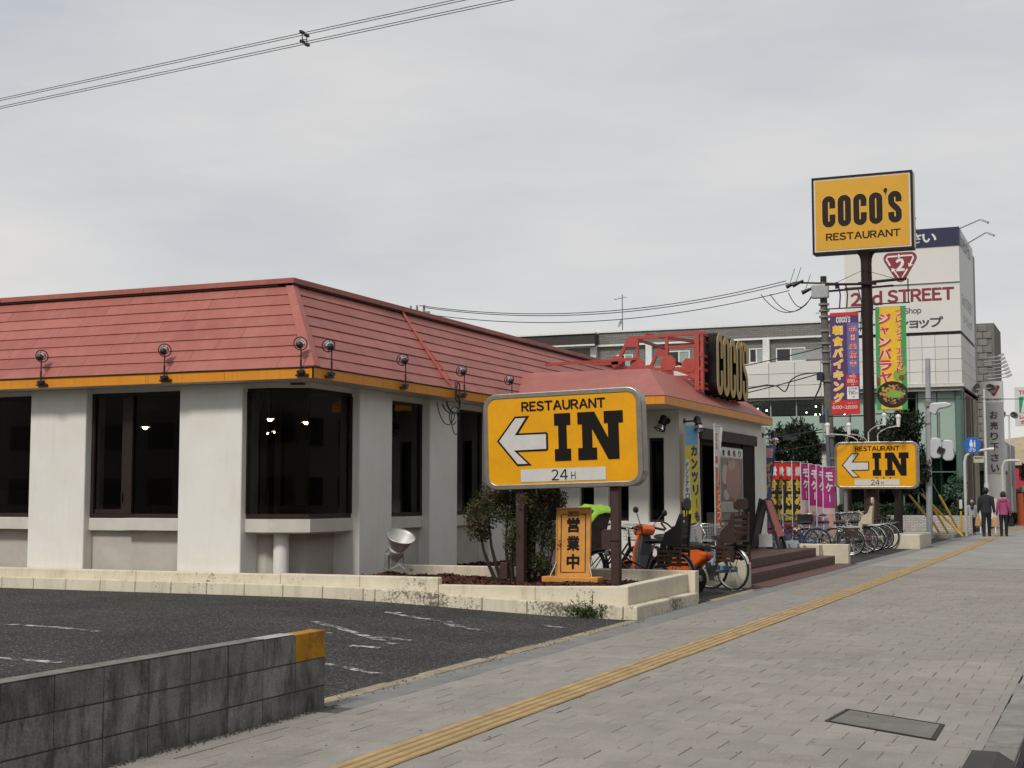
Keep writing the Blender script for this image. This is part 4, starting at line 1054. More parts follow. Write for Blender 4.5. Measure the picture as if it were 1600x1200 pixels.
# small boxes on the near sign's posts
t = thing('junction_box', 'small brown metal box on a short stake beside the left post of the near sign', 'junction box', (-7.6, 17.62, .25))
build('box_body', MB().box(-7.665, -7.555, 17.55, 17.63, .34, .56), POSTBROWN, t, bevel=.006); build('stake', MB().cyl((-7.57, 17.6, .2), (-7.57, 17.6, .36), .012, n=8), mk('white_pipe', (.6,.58,.52), .4), t)
t = thing('control_box', 'rounded brown control box strapped behind the right post of the near sign', 'control box', (-6.2, 17.7, .8))
build('box_body', MB().prism(rrect(.15, .26, .04), (-6.19, 17.68, .88), EX, EZ, .09), POSTBROWN, t, bevel=.006); build('strap', MB().box(-6.135, -6.005, 17.652, 17.662, .86, .875), BLACK, t)

# ============================================================ TALL NAME SIGN
PT = thing('pole_sign', 'tall dark brown pole carrying the square yellow restaurant name sign', 'sign', (-6.30, 40.2, 0))
build('pole', MB().cyl((-6.30, 40.2, -.05), (-6.30, 40.2, 8.25), .165, .15, n=24), DARKBROWN, PT, smooth=True)
build('pole_sleeve', MB().cyl((-6.28, 40.2, -.05), (-6.28, 40.2, 1.75), .20, n=20), POSTBROWN, PT, smooth=True)
m = MB(); m.lathe([(.152, 0), (.16, .12), (.19, .22), (.26, .32), (.27, .34)], (-6.30, 40.2, 7.98), (0,0,1), 20); build('pole_flange', m, DARKBROWN, PT, smooth=True)
x0, x1, z0, z1, yf = -7.76, -4.97, 8.30, 10.50, 40.0
m = MB(); m.box(x0, x1, yf+.06, yf+.46, z0, z1)
build('cabinet', m, BLACK, PT, bevel=.02)
m = MB(); stroke(m, [(x0+.03, z0+.03), (x1-.03, z0+.03), (x1-.03, z1-.03), (x0+.03, z1-.03)], .06, (0, yf, 0), EX, EZ, .07, closed=True); 
m = MB().box(x0, x1, yf, yf+.059, z0, z0+.055).box(x0, x1, yf, yf+.059, z1-.055, z1).box(x0, x0+.055, yf+.001, yf+.058, z0+.056, z1-.056).box(x1-.055, x1, yf+.001, yf+.058, z0+.056, z1-.056)
build('frame', m, DARKBROWN, PT)
build('side_panel', MB().box(x1+.001, x1+.012, yf+.08, yf+.44, z0+.05, z1-.03), ALU, PT)
build('inner_edge', MB().box(x0+.057, x1-.057, yf+.02, yf+.03, z0+.057, z1-.057), WHITEACR, PT)
GOLDF = mk('amber_panel', (.66,.345,.022), .4, var=.05, scale=1.5)
fp = build('face_panel', MB().box(x0+.10, x1-.10, yf+.012, yf+.02, z0+.10, z1-.10), GOLDF, PT)
cx = (x0+x1)/2
for gr, mt, dy, nm in ((.022, mk('pale_yellow_edge', (.80,.52,.10), .4), 0, 'name_outline'), (0, BROWNINK, .004, 'name_lettering')):
    m = MB(); coco_word(m, (x0+.29, yf+.010-dy, 9.05), EX, EZ, .372, .90, .436, .003, t=.45, grow=gr); 
    if dy: add_text(m, 'RESTAURANT', (cx+.02, yf+.010, 8.77), EX, EZ, 2.06, .215, .028)
    build(nm, m, mt, fp)
m = MB(); m.cyl((-7.42, 40.0, 7.42), (-6.0, 40.0, 7.36), .035, n=10).cyl((-6.5, 40.0, 7.40), (-5.18, 40.0, 7.46), .04, n=10).cyl((-7.45, 40.0, 6.72), (-6.4, 40.0, 6.72), .018, n=8).cyl((-6.1, 40, 6.79), (-5.1, 40, 6.79), .018, n=8).cyl((-7.40, 40.0, 3.68), (-6.4, 40.0, 3.68), .018, n=8).cyl((-6.1, 40.0, 3.72), (-5.1, 40.0, 3.72), .018, n=8).tube([(-7.2, 40, 7.42), (-6.35, 40.05, 7.78), (-5.4, 40, 7.44)], .008, 5)
for x in (-7.05, -6.85): m.tube([(x, 40, 7.4), (x+.05, 40, 7.1), (x+.02, 40, 6.72)], .02, 5)
m.box(-5.16, -5.13, 39.985, 40.015, 6.79, 7.46)
build('banner_arm', m, DARKBROWN, PT, smooth=True)

# ------------------------------------------------------------ printed banners
PUR = mk('purple_print', (.075,.03,.13), .5); BLU = mk('blue_print', (.08,.14,.36), .5); RED = mk('red_print', (.55,.022,.022), .5); YEL = mk('yellow_print', (.78,.47,.02), .5); WHT = mk('white_print', (.72,.71,.68), .5)
GRN = mk('green_print', (.04,.30,.08), .5); LGRN = mk('leaf_print', (.20,.36,.045), .5); DKR = mk('crimson_print', (.42,.025,.04), .5); ORG = mk('orange_print', (.68,.17,.02), .5); BRN = mk('brown_print', (.16,.06,.03), .5); MAG = mk('magenta_print', (.44,.02,.20), .55); PINK = mk('pink_print', (.62,.42,.40), .6); SKYB = mk('sky_print', (.16,.40,.62), .55); NAVY = mk('navy_print', (.028,.045,.16), .5); GRY = mk('grey_print', (.16,.16,.17), .6); BLKP = mk('black_cloth', (.016,.013,.012), .8)
def banner(name, label, cx, y, z0, z1, w, bgs, cloth=.01):
    t = thing(name, label, 'banner', (cx, y, z0), 'printed banners hanging from the tall sign pole')
    return t
B1 = banner('banner', 'purple banner with yellow vertical lettering hanging left of the pole', -6.9, 39.98, 3.73, 6.6, .79, None)
def rect(mb, xa, xb, za, zb, y, mi=0): mb.box(xa, xb, y, y+.002, za, zb, mi)
m = MB(); m.box(-7.30, -6.51, 39.985, 39.99, 3.73, 6.60); c1 = build('cloth', m, PUR, B1)
m = MB(); rect(m, -7.30, -6.51, 6.50, 6.60, 39.980, 0); rect(m, -7.30, -6.51, 3.73, 4.12, 39.980, 0); rect(m, -6.88, -6.545, 4.52, 4.84, 39.976, 0); build('red_field', m, RED, c1)
m = MB(); rect(m, -6.83, -6.52, 4.86, 6.30, 39.981); build('blue_field', m, BLU, c1)
m = MB(); rect(m, -6.86, -6.545, 4.15, 4.50, 39.976); build('white_field', m, WHT, c1)
wm = MB(); ym = MB(); rm = MB(); km = MB(); Yb = 39.976
coco_word(wm, (-7.13, Yb, 6.31), EX, EZ, .068, .165, .078, .001, t=.34)
ro, wo = MB(), MB()
for mbx, bd, lf in ((ro, .105, 0), (wo, .075, .0012), (ym, .035, .0024)): add_vtext(mbx, '朝食バイキング', (-7.09, Yb, 6.10), EX, EZ, .30, .285, .317, bd, .001+lf)
wd_ = MB()
for mbx, bd, lf in ((wd_, .07, 0), (rm, .025, .0015)): add_vtext(mbx, '毎日実施中！', (-6.675, Yb, 6.12), EX, EZ, .225, .215, .243, bd, .001+lf)
add_text(wm, '平日', (-6.71, Yb, 4.785), EX, EZ, .17, .075, .01); add_text(wm, '680', (-6.745, Yb, 4.665), EX, EZ, .20, .11, .01); add_text(wm, '円', (-6.59, Yb, 4.64), EX, EZ, .05, .05); add_text(wm, '+税', (-6.70, Yb, 4.56), EX, EZ, .09, .05)
add_text(km, '土・日・祝', (-6.70, Yb, 4.445), EX, EZ, .25, .06, .01); add_text(km, '780', (-6.73, Yb, 4.33), EX, EZ, .20, .11, .01); add_text(km, '円', (-6.585, Yb, 4.31), EX, EZ, .05, .05); add_text(km, '+税', (-6.70, Yb, 4.21), EX, EZ, .09, .05)
add_text(wm, '6:00', (-7.14, Yb, 3.93), EX, EZ, .26, .10, .012); add_text(wm, '〜', (-6.97, Yb, 3.93), EX, EZ, .07, .03, .012); add_text(wm, '10:00', (-6.755, Yb, 3.93), EX, EZ, .34, .10, .012); add_text(wm, '午前', (-7.23, Yb, 4.04), EX, EZ, .08, .035); add_text(wm, 'ラストオーダー', (-6.72, Yb, 4.04), EX, EZ, .26, .03)
for mbx, mt, nm in ((ro, RED, 'red_outline'), (wo, WHT, 'white_outline'), (wd_, WHT, 'white_outline'), (wm, WHT, 'white_lettering'), (ym, YEL, 'yellow_lettering'), (rm, RED, 'red_lettering'), (km, INK, 'dark_lettering')): build(nm, mbx, mt, c1)
B2 = banner('banner', 'green and yellow banner with red lettering and a picture of a rice dish', -5.63, 39.98, 3.82, 6.7, .83, None)
m = MB(); m.box(-6.05, -5.22, 39.985, 39.99, 3.82, 6.70); c2 = build('cloth', m, GRN, B2)
m = MB(); rect(m, -5.93, -5.37, 3.84, 6.69, 39.981); build('yellow_field', m, YEL, c2)
for mt, nm, bd, lf in ((WHT, 'white_outline', .095, 0), (RED, 'red_lettering', .045, .0015)):
    mbx = MB(); add_vtext(mbx, 'ジャンバラヤ', (-5.80, Yb, 6.36), EX, EZ, .36, .29, .325, bd, .001+lf); build(nm, mbx, mt, c2)
    for tx, zz in (('フレッシュ', 6.50), ('アボカド', 6.50-.176*6)):
        mbx = MB(); add_vtext(mbx, tx, (-5.40, Yb, zz), EX, EZ, .185, .15, .176, bd*.8, .001+lf); build(nm, mbx, mt, c2)
m = MB(); m.prism(ell(-5.62, 4.25, .43, .37, 28), (0, Yb, 0), EX, EZ, .001); 
m.v = [(min(max(v[0], -6.05), -5.22), v[1], v[2]) for v in m.v]; build('bowl_print', m, BLKP, c2)
fm = [MB() for _ in range(5)]; rr = random.Random(3)
for i in range(110):
    a = rr.uniform(0, 2*PI); q = math.sqrt(rr.random())*.9; x = -5.62+.36*q*math.cos(a); z = 4.27+.30*q*math.sin(a); k = rr.choice([0,0,1,1,2,3,3,4]); s = rr.uniform(.022, .06)
    fm[k].prism([(x+s*rr.uniform(.6, 1)*math.cos(b), z+s*.8*rr.uniform(.6, 1)*math.sin(b)) for b in [2*PI*j/7 for j in range(7)]], (0, Yb-.0004-i*.00003, 0), EX, EZ, .0002)
for k, mt in enumerate((ORG, LGRN, mk('rice_print', (.55,.27,.11), .6), BRN, DKR)): build('food_print', fm[k], mt, c2)
m = MB(); m.prism([(-5.84, 4.22), (-5.72, 4.34), (-5.55, 4.37), (-5.38, 4.32), (-5.30, 4.24), (-5.40, 4.16), (-5.6, 4.15)], (0, Yb-.005, 0), EX, EZ, .0005); m.prism(ell(-5.45, 4.78, .14, .16), (0, Yb-.002, 0), EX, EZ, .0005); m.prism(ell(-5.28, 4.92, .06, .12), (0, Yb-.001, 0), EX, EZ, .0005); build('avocado_print', m, LGRN, c2)
m = MB(); m.prism(ell(-5.37, 4.71, .075, .08), (0, Yb-.004, 0), EX, EZ, .0005); m.prism(ell(-6.0, 4.62, .05, .12), (0, Yb-.004, 0), EX, EZ, .0005); build('seed_print', m, BRN, c2)
# ============================================================ OPEN-FOR-BUSINESS BOARD
ORB = mk('orange_board', (.60,.27,.05), .6, var=.16, scale=5)
t = thing('standing_board', 'orange standing board with black Japanese characters in the bark planter', 'sign board', (-6.75, 17.9, .3))
tl = Matrix.Translation((-6.75, 17.9, .3)) @ Matrix.Rotation(R(-6), 4, 'X') @ Matrix.Rotation(R(-1.2), 4, 'Y')
def TL(m): m.v = [tuple((tl @ Vector(v))-Vector((-6.75, 17.9, .3))) for v in m.v]; return m
build('panel', TL(MB().box(-.23, .23, 0, .022, .07, .98)), ORB, t, bevel=.006, raw=True)
build('edge_frame', TL(MB().box(-.245, -.231, -.012, .035, .06, .99).box(.231, .245, -.012, .035, .06, .99).box(-.245, .245, -.012, .035, .981, 1.0)), ORB, t, raw=True)
build('base', MB().box(-.40, .40, -.13, .10, .0, .075), ORB, t, bevel=.01, raw=True)
k = MB()
for i, c in enumerate('営業中'): add_text(k, c, (0, -.001, .765-.245*i), EX, EZ, .185, .205, .038)
stroke(k, [(-.175, .13), (.175, .13), (.175, .91)], .012, (0, -.003, 0), EX, EZ, .002); stroke(k, [(-.175, .13), (-.175, .91), (-.10, .91)], .012, (0, -.0035, 0), EX, EZ, .002); stroke(k, [(.10, .91), (.175, .91)], .012, (0, -.004, 0), EX, EZ, .002)
coco_word(k, (-.083, -.004, .88), EX, EZ, .028, .07, .0325, .002, t=.33)
build('black_lettering', TL(k), INK, t, raw=True)
wr = MB()
for s in (-1, 1): wr.tube([(s*.30, -.08, .07), (s*.235, .0, .26)], .006, 5)
wr.tube([(-.45, .35, .02), (-.25, .12, .70)], .012, 6)
build('stay_wire', wr, mk('white_pipe', (.6,.58,.52), .4), t, raw=True)

# ============================================================ GROUND FLOODLIGHT
fl = thing('floodlight', 'battered aluminium floodlight on a bracket aiming up at the eave', 'floodlight', (-9.15, 17.45, .44))
ax = Vector((.40, -.30, .86)).normalized(); o = Vector((-.06, .02, .16))
build('reflector', MB().lathe([(.085, .13), (.13, .20), (.185, .31), (.20, .345), (.207, .35), (.200, .337), (.12, .20), (.07, .135)], o, ax, 32), mk('spun_aluminium', (.66,.65,.62), .42, .55, var=.15, scale=8), fl, smooth=True, raw=True)
build('housing', MB().lathe([(.0, -.05), (.05, -.045), (.06, .0), (.085, .02), (.112, .13), (.10, .15), (0, .16)], o, ax, 24), mk('grey_casting', (.50,.48,.44), .45, .3, var=.2), fl, smooth=True, raw=True)
u = ax.cross(EY).normalized()
build('rim', MB().tube([o+ax*.35+(u*math.cos(a)+u.cross(ax)*math.sin(a))*.205 for a in [2*PI*i/32 for i in range(32)]], .007, 6, True), STEEL, fl, smooth=True, raw=True)
build('bracket', MB().tube([o+ax*.10-u*.11, o-u*.15+ax*(-.02), (-.13, 0, .0)], .012, 6).tube([o+ax*.12+u*.11, o+u*.16+ax*.0, (.10, 0, .01)], .012, 6).box(-.22, .2, -.05, .05, -.02, .012).box(-.20, -.14, -.03, .03, .012, .2), STEEL, fl, raw=True)
build('clip', MB().bar(o+ax*.15-Vector((0, .10, 0)), o+ax*.22-Vector((0, .12, 0)), .025, .02).bar(o+ax*.15+u*.1, o+ax*.19+u*.13, .02, .02), mk('rusty_clip', (.12,.05,.03), .8), fl, raw=True)

# ============================================================ SHRUB AND WEED
def leaves(n, pts_fn, s0, s1, rr, flat=.5):
    mb = MB()
    for i in range(n):
        p, nrm = pts_fn(rr); s = rr.uniform(s0, s1)
        d = Vector((rr.gauss(0,1), rr.gauss(0,1), rr.gauss(0,.6))); d = (d.normalized()*(1-flat)+nrm*flat).normalized()
        a = d.cross(Vector((rr.gauss(0,1), rr.gauss(0,1), rr.gauss(0,1)))).normalized(); b = d.cross(a)
        mb.add([p-b*s*1.0, p+a*s*.45+d*s*.1, p+b*s*1.0, p-a*s*.45+d*s*.1], [(0,1,2,3)])
    return mb
def cluster_fn(cl):
    tot = sum(c[1] for c in cl)
    def fn(rr):
        q = rr.random()*tot
        for c in cl:
            q -= c[1]
            if q <= 0: break
        d = Vector((rr.gauss(0,1), rr.gauss(0,1), rr.gauss(0,1))).normalized(); k = rr.random()**.45
        return c[0]+Vector((d.x*c[2][0], d.y*c[2][1], d.z*c[2][2]))*k, d
    return fn
LEAF = m_leaf('shrub_leaf', (.016,.026,.008), (.070,.082,.024)); LEAFR = m_leaf('bronze_leaf', (.07,.028,.018), (.17,.085,.035)); BARK = mk('bark', (.022,.015,.011), .9, var=.3, scale=15, bump=.5, bscale=40)
sh = thing('shrub', 'leafy green and bronze shrub with bare stems behind the near yellow sign', 'shrub', (-7.75, 18.0, .28))
rr = random.Random(5)
cl = []
for cx, cz, r in [(-8.10, 1.10, .24), (-8.25, 1.28, .20), (-8.02, 1.38, .22), (-7.82, 1.20, .20), (-7.70, 1.45, .22), (-7.45, 1.32, .24), (-7.55, .55, .17), (-7.38, .45, .18), (-7.62, .75, .16), (-7.2, .42, .15), (-7.48, .95, .17), (-7.25, 1.20, .22), (-7.32, 1.45, .22), (-7.16, 1.40, .18), (-7.55, 1.05, .18), (-7.30, .95, .17), (-7.15, 1.05, .15), (-8.2, .98, .13), (-7.9, 1.52, .15), (-7.42, .72, .14), (-7.72, .85, .10), (-7.2, .62, .16), (-7.05, .80, .15)]:
    for j in range(3): cl.append((Vector((cx+rr.gauss(0, .05), 18.05+rr.gauss(0, .13), cz+rr.gauss(0, .05))), r*r, (r*.8, r*.8, r*.8)))
build('foliage', leaves(15000, cluster_fn(cl), .011, .027, rr, .3), LEAF, sh)
build('bronze_foliage', leaves(1500, cluster_fn([c for c in cl if c[0].z > 1.25 or c[0].x < -8.1]), .014, .032, rr, .3), LEAFR, sh)
sm = MB()
for (bx, by, mx_, mz_, tx, tz_) in [(-7.90, 18.0, -8.12, .70, -8.20, 1.15), (-7.82, 18.0, -8.0, .75, -8.05, 1.25), (-7.72, 18.05, -7.80, .8, -7.75, 1.4), (-7.66, 18.0, -7.68, .8, -7.5, 1.3), (-7.45, 18.05, -7.4, .7, -7.3, 1.3), (-7.36, 18.0, -7.25, .7, -7.15, 1.2), (-7.5, 18.1, -7.55, .7, -7.6, 1.2), (-7.28, 18.0, -7.15, .5, -7.05, .8)]:
    sm.tube([(bx, by, .24), ((bx+mx_)/2-.02, by+.02, .28+(mz_-.28)*.5), (mx_, by+.03, mz_), (tx, by, tz_)], [.030, .026, .021, .010], 7)
    for j in range(4): 
        f = rr.uniform(.4, 1); p = Vector((mx_, by+.03, mz_)).lerp(Vector((tx, by, tz_)), f); sm.tube([p, p+Vector((rr.uniform(-.15, .15), rr.uniform(-.12, .12), rr.uniform(.08, .22)))], [.008, .004], 5)
build('stem', sm, BARK, sh, smooth=True)
wd = thing('weed', 'green weed sprouting at the foot of the cream kerb', 'plant', (-5.85, 15.98, .01))
rr = random.Random(9); cl = [(Vector((-5.85+rr.gauss(0, .11), 15.96+rr.gauss(0, .04), .05+abs(rr.gauss(0, .04)))), 1, (.06, .05, .05)) for i in range(14)]
wm_ = leaves(420, cluster_fn(cl), .010, .030, rr, .2)
for i in range(9):
    a = Vector((-5.85+rr.gauss(0, .05), 15.96, .02)); b = a+Vector((rr.gauss(.02, .08), rr.gauss(-.02, .03), rr.uniform(.12, .34))); wm_.tube([a, a.lerp(b, .5)+Vector((.01, 0, .02)), b], [.005, .004, .002], 4)
    for j in range(9): 
        p = a.lerp(b, rr.uniform(.3, 1)); d = Vector((rr.gauss(0, 1), rr.gauss(0, 1), rr.gauss(.3, .5))).normalized()*.035; wm_.add([p, p+d*.5+Vector((0,0,.008)), p+d, p+d*.5-Vector((0,0,.006))], [(0,1,2,3)])
build('leaves', wm_, m_leaf('weed_leaf', (.018,.045,.012), (.06,.12,.03)), wd)

# ============================================================ BICYCLES
RUB = mk('tyre_rubber', (.014,.014,.014), .85); RIM = mk('alloy_rim', (.55,.54,.52), .3, .9, var=.1); PLASTB = mk('black_plastic', (.018,.018,.019), .55); BRNPL = mk('brown_plastic', (.055,.032,.024), .5); BEIGE = mk('beige_plastic', (.52,.46,.33), .5); SADBR = mk('tan_saddle', (.20,.085,.035), .55); GREYPL = mk('grey_basket', (.38,.38,.37), .5); WHITEGR = mk('white_grip', (.72,.70,.66), .5)
def ring(c, r, tr, n=36, k=6): return [(c[0]+r*math.cos(2*PI*i/n), c[1], c[2]+r*math.sin(2*PI*i/n)) for i in range(n)]
def wheel_parts(t, cx, rimmat=None):
    c = (cx, 0, .335); s = MB(); s.tube(ring(c, .298, 0), .010, 6, True)
    s.cyl((cx, -.045, .335), (cx, .045, .335), .022, n=8)
    for i in range(28):
        a = 2*PI*i/28; b = a+(.5 if i % 2 else -.5); y = .03 if i % 4 < 2 else -.03
        s.tube([(cx+.02*math.cos(b), y, .335+.02*math.sin(b)), (cx+.295*math.cos(a), 0, .335+.295*math.sin(a))], .0010, 3)
    w = build('wheel', s, rimmat or RIM, t, raw=True, smooth=True)
    build('tyre', MB().tube(ring(c, .318, 0, 40), .0175, 8, True), RUB, w, raw=True, smooth=True)
    return w
def fender(cx, a0, a1, mat, t):
    m = MB(); n = 16; vs = []
    for i in range(n+1):
        a = a0+(a1-a0)*i/n
        for y, r in ((-.026, .343), (-.014, .354), (.014, .354), (.026, .343)): vs.append((cx+r*math.cos(a), y, .335+r*math.sin(a)))
    m.add(vs, [(4*i+j, 4*i+j+1, 4*i+j+5, 4*i+j+4) for i in range(n) for j in range(3)]); 
    build('mudguard', m, mat, t, raw=True, smooth=True)
def wire_box(m, x0, x1, y0, y1, z0, z1, flare=.03, r=.0028, nx=8, ny=7, nz=5):
    def P(u, v, w): 
        f = flare*w; return (x0-f+(x1-x0+2*f)*u, y0-f+(y1-y0+2*f)*v, z0+(z1-z0)*w)
    for i in range(nx+1):
        u = i/nx; m.tube([P(u,0,1), P(u,0,0), P(u,1,0), P(u,1,1)], r, 3)
    for i in range(ny+1):
        v = i/ny; m.tube([P(0,v,1), P(0,v,0), P(1,v,0), P(1,v,1)], r, 3)
    for k in range(nz+1):
        w = k/nz; m.tube([P(0,0,w), P(1,0,w), P(1,1,w), P(0,1,w)], r*(2.4 if k == nz else 1), 4, True)
def bicycle(label, loc, rz, paint, basket='wire', bmat=None, seat=None, seatmat=None, crate=False, saddle=None, fmat=None, lean=.06, grip=None, guard=True, name='bicycle'):
    t = thing(name, label, 'bicycle', loc, 'bicycles parked by the restaurant', rz); t.rotation_euler = (lean, 0, rz)
    wheel_parts(t, 0); wheel_parts(t, 1.08)
    if guard: fender(0, R(5), R(165), fmat or CHROME, t); fender(1.08, R(45), R(190), fmat or CHROME, t)
    f = MB(); bb = (.44, 0, .28); st_ = (.30, 0, .66); hd0 = (.90, 0, .66); hd1 = (.865, 0, .82)
    f.tube([hd0, (.72, 0, .44), (.56, 0, .33), bb], .020, 8); f.tube([(.88, 0, .75), (.66, 0, .53), (.40, 0, .42)], .015, 8); f.tube([bb, st_], .018, 8); f.tube([hd0, hd1], .022, 8)
    for y in (-.055, .055): f.tube([bb, (.22, y, .30), (0, y, .335)], .010, 6); f.tube([(.31, y*.4, .60), (0, y, .335)], .009, 6); f.tube([hd0, (.93, y, .56), (1.08, y, .335)], .011, 6)
    build('frame', f, paint, t, raw=True, smooth=True)
    m = MB(); m.tube([st_, (.265, 0, .78)], .014, 6); m.tube([hd1, (.85, 0, .95)], .013, 6); m.tube([(.62, -.27, .98), (.74, -.28, 1.0), (.86, -.18, 1.0), (.875, 0, .95), (.86, .18, 1.0), (.74, .28, 1.0), (.62, .27, .98)], .011, 6)
    for y in (-.12, .12): m.tube([(.855, y*1.5, .995), (.72, y*2.0, .955)], .005, 4)
    m.tube([(.875, .14, 1.0), (.98, .10, .84), (.93, .05, .7)], .004, 4)
    build('headlamp', MB().cyl((.96, 0, .62), (1.02, 0, .62), .035, .045, n=10), RIM, t, raw=True)
    hb = build('handlebar', m, RIM, t, raw=True, smooth=True)
    g = MB()
    for y in (-1, 1): g.cyl((.72, y*.28, .998), (.60, y*.27, .975), .017, n=8)
    build('grip', g, grip or PLASTB, hb, raw=True)
    s = MB(); pr = [(-.13, .095, .0), (-.10, .115, .012), (-.02, .10, .014), (.06, .055, .008), (.14, .025, .0)]
    vs = []
    for dx, hw, dz in pr: vs += [(.265+dx, -hw, .795+dz), (.265+dx, -hw*.6, .83+dz), (.265+dx, hw*.6, .83+dz), (.265+dx, hw, .795+dz), (.265+dx, 0, .77)]
    s.add(vs, [(5*i+j, 5*i+(j+1) % 5, 5*i+5+(j+1) % 5, 5*i+5+j) for i in range(4) for j in range(5)]+[(4,3,2,1,0), (20,21,22,23,24)])
    build('saddle', s, saddle or PLASTB, t, raw=True, smooth=True)
    d = MB(); d.cyl((.44, -.095, .28), (.44, .095, .28), .018, n=8); d.cyl((.44, -.075, .28), (.44, -.06, .28), .085, n=16); d.bar((.44, -.085, .28), (.40, -.085, .13), .02, .012); d.bar((.44, .085, .28), (.48, .085, .43), .02, .012); d.box(.36, .44, -.17, -.09, .115, .135); d.box(.44, .52, .09, .17, .425, .445)
    build('crank', d, RIM, t, raw=True)
    d = MB(); d.hexa([(-.04, -.085, .28), (.46, -.085, .24), (.46, -.062, .24), (-.04, -.062, .28), (-.04, -.085, .37), (.44, -.085, .37), (.44, -.062, .37), (-.04, -.062, .37)]); build('chain_guard', d, paint, t, raw=True, bevel=.01)
    r = MB()
    for y in (-.07, .07): r.tube([(.22, y, .68), (-.02, y, .70), (-.22, y, .70)], .006, 5); r.tube([(-.12, y, .70), (0, y, .345)], .005, 5)
    for x in (-.2, -.08, .05): r.tube([(x, -.07, .70), (x, .07, .70)], .005, 4)
    build('rear_rack', r, RIM if not seat else PLASTB, t, raw=True)
    k = MB()
    for y in (-.1, .1): k.tube([(0, y*.7, .33), (-.07, y, .16), (-.08, y*1.15, .01)], .008, 5)
    k.tube([(-.08, -.115, .012), (-.08, .115, .012)], .008, 5); build('kickstand', k, RIM, t, raw=True)
    build('reflector', MB().box(-.37, -.355, -.025, .025, .45, .49), mk('red_reflector', (.16,.012,.012), .4), t, raw=True)
    if basket:
        b = MB(); wire_box(b, .95, 1.24, -.17, .17, .76, 1.0)
        bk = build('basket', b, bmat or RIM, t, raw=True)
        if basket == 'solid':
            b = MB()
            for (x0, x1, y0, y1) in ((.945, .95, -.18, .18), (1.245, 1.25, -.18, .18), (.95, 1.245, -.18, -.175), (.95, 1.245, .175, .18)): b.box(x0, x1, y0, y1, .76, .99)
            build('basket_liner', b, bmat, bk, raw=True)
    if seat:
        c = MB()
        # shell: back, seat, sides, legs, with slotted back
        for z in (0, .085, .17, .255): c.bar((-.17-.08*z, 0, .82+z+.03), (-.175-.08*z, 0, .82+z+.085), .30, .022, up=(1,0,0))
        for y in (-.15, .15):
            c.prism([(-.20, .74), (.05, .74), (.09, .80), (.05, .93), (-.10, 1.02), (-.17, 1.20), (-.23, 1.20), (-.21, .95)], (0, y-.012 if y < 0 else y+.012, 0), EX, EZ, -.022 if y < 0 else .022)
            c.bar((.07, y, .80), (.12, y, .46), .09, .03, up=(0,1,0)); c.bar((.10, y, .46), (.20, y*.9, .44), .09, .03)
        c.box(-.18, .06, -.14, .14, .74, .77)
        cs_ = build('child_seat', c, seatmat, t, raw=True, bevel=.006)
        h = MB(); h.prism(rrect(.30, .17, .06), (-.235, 0, 1.33), (0,-1,0), EZ, .05); h.bar((-.22, -.05, 1.15), (-.22, -.05, 1.3), .025, .02); h.bar((-.22, .05, 1.15), (-.22, .05, 1.3), .025, .02); build('headrest', h, seatmat, cs_, raw=True, bevel=.02)
        h = MB(); h.tube([(.04, -.15, .98), (.12, -.12, 1.06), (.14, 0, 1.08), (.12, .12, 1.06), (.04, .15, .98)], .014, 6); build('grab_bar', h, seatmat, cs_, raw=True, smooth=True)
    if crate:
        c = MB()
        for y in (-.19, .19):
            for k in range(4): c.box(-.20, .15, y-.012, y+.012, .46+k*.062, .50+k*.062)
            for x in (-.20, -.03, .13): c.box(x, x+.025, y-.014, y+.014, .45, .70)
        build('foot_guard', c, BRNPL, t, raw=True)
    return t
PB = lambda n, c: mk(n, c, .3, 0, .5, var=.1)
BLUE = PB('light_blue_frame', (.22,.42,.58)); DBLUE = PB('deep_blue_frame', (.025,.055,.19)); BLK = PB('black_frame', (.015,.015,.017)); WINE = PB('wine_frame', (.075,.014,.016)); CREM = PB('cream_frame', (.50,.45,.35)); SILV = PB('silver_frame', (.42,.42,.41)); GRYF = PB('grey_frame', (.12,.125,.13))
# by the planter
bicycle('pale blue bicycle with brown child seat and slatted foot guards beside the steps', (-5.47, 21.48, 0), PI-R(27), BLUE, None, None, 'y', BRNPL, True, lean=-.03)
bicycle('wine red bicycle with black child seat and big headrest behind the planter wall', (-5.85, 19.5, 0), PI-R(3), WINE, None, None, 'y', PLASTB, True, lean=.03, fmat=BLK)
bicycle('bicycle with pale grey front basket mostly hidden behind the other bicycles', (-6.95, 22.0, 0), R(-14), GRYF, 'wire', GREYPL)
cb_ = bicycle('dark bicycle carrying a black covered child seat under a lime green cloth', (-7.35, 20.2, 0), R(68), BLK, 'wire', GREYPL, guard=True, fmat=BLK)
c = MB(); c.add([(-.22,-.19,.60),(.16,-.17,.62),(.16,.17,.62),(-.22,.19,.60),(-.30,-.21,1.05),(.14,-.20,.98),(.14,.20,.98),(-.30,.21,1.05),(-.24,-.17,1.26),(.24,-.19,1.26),(.24,.19,1.26),(-.24,.17,1.26)], [(3,2,1,0),(0,1,5,4),(1,2,6,5),(2,3,7,6),(3,0,4,7),(4,5,9,8),(5,6,10,9),(6,7,11,10),(7,4,8,11),(8,9,10,11)])
sc_ = build('rain_cover', c, mk('brown_nylon', (.055,.040,.036), .7, var=.3, scale=14, bump=.8, bscale=12, bdist=.02), cb_, raw=True, bevel=.03)
LIME = mk('lime_cloth', (.27,.50,.035), .75, var=.15, scale=10, bump=.8, bscale=9, bdist=.02)
m = MB(); nx, nyy = 14, 10
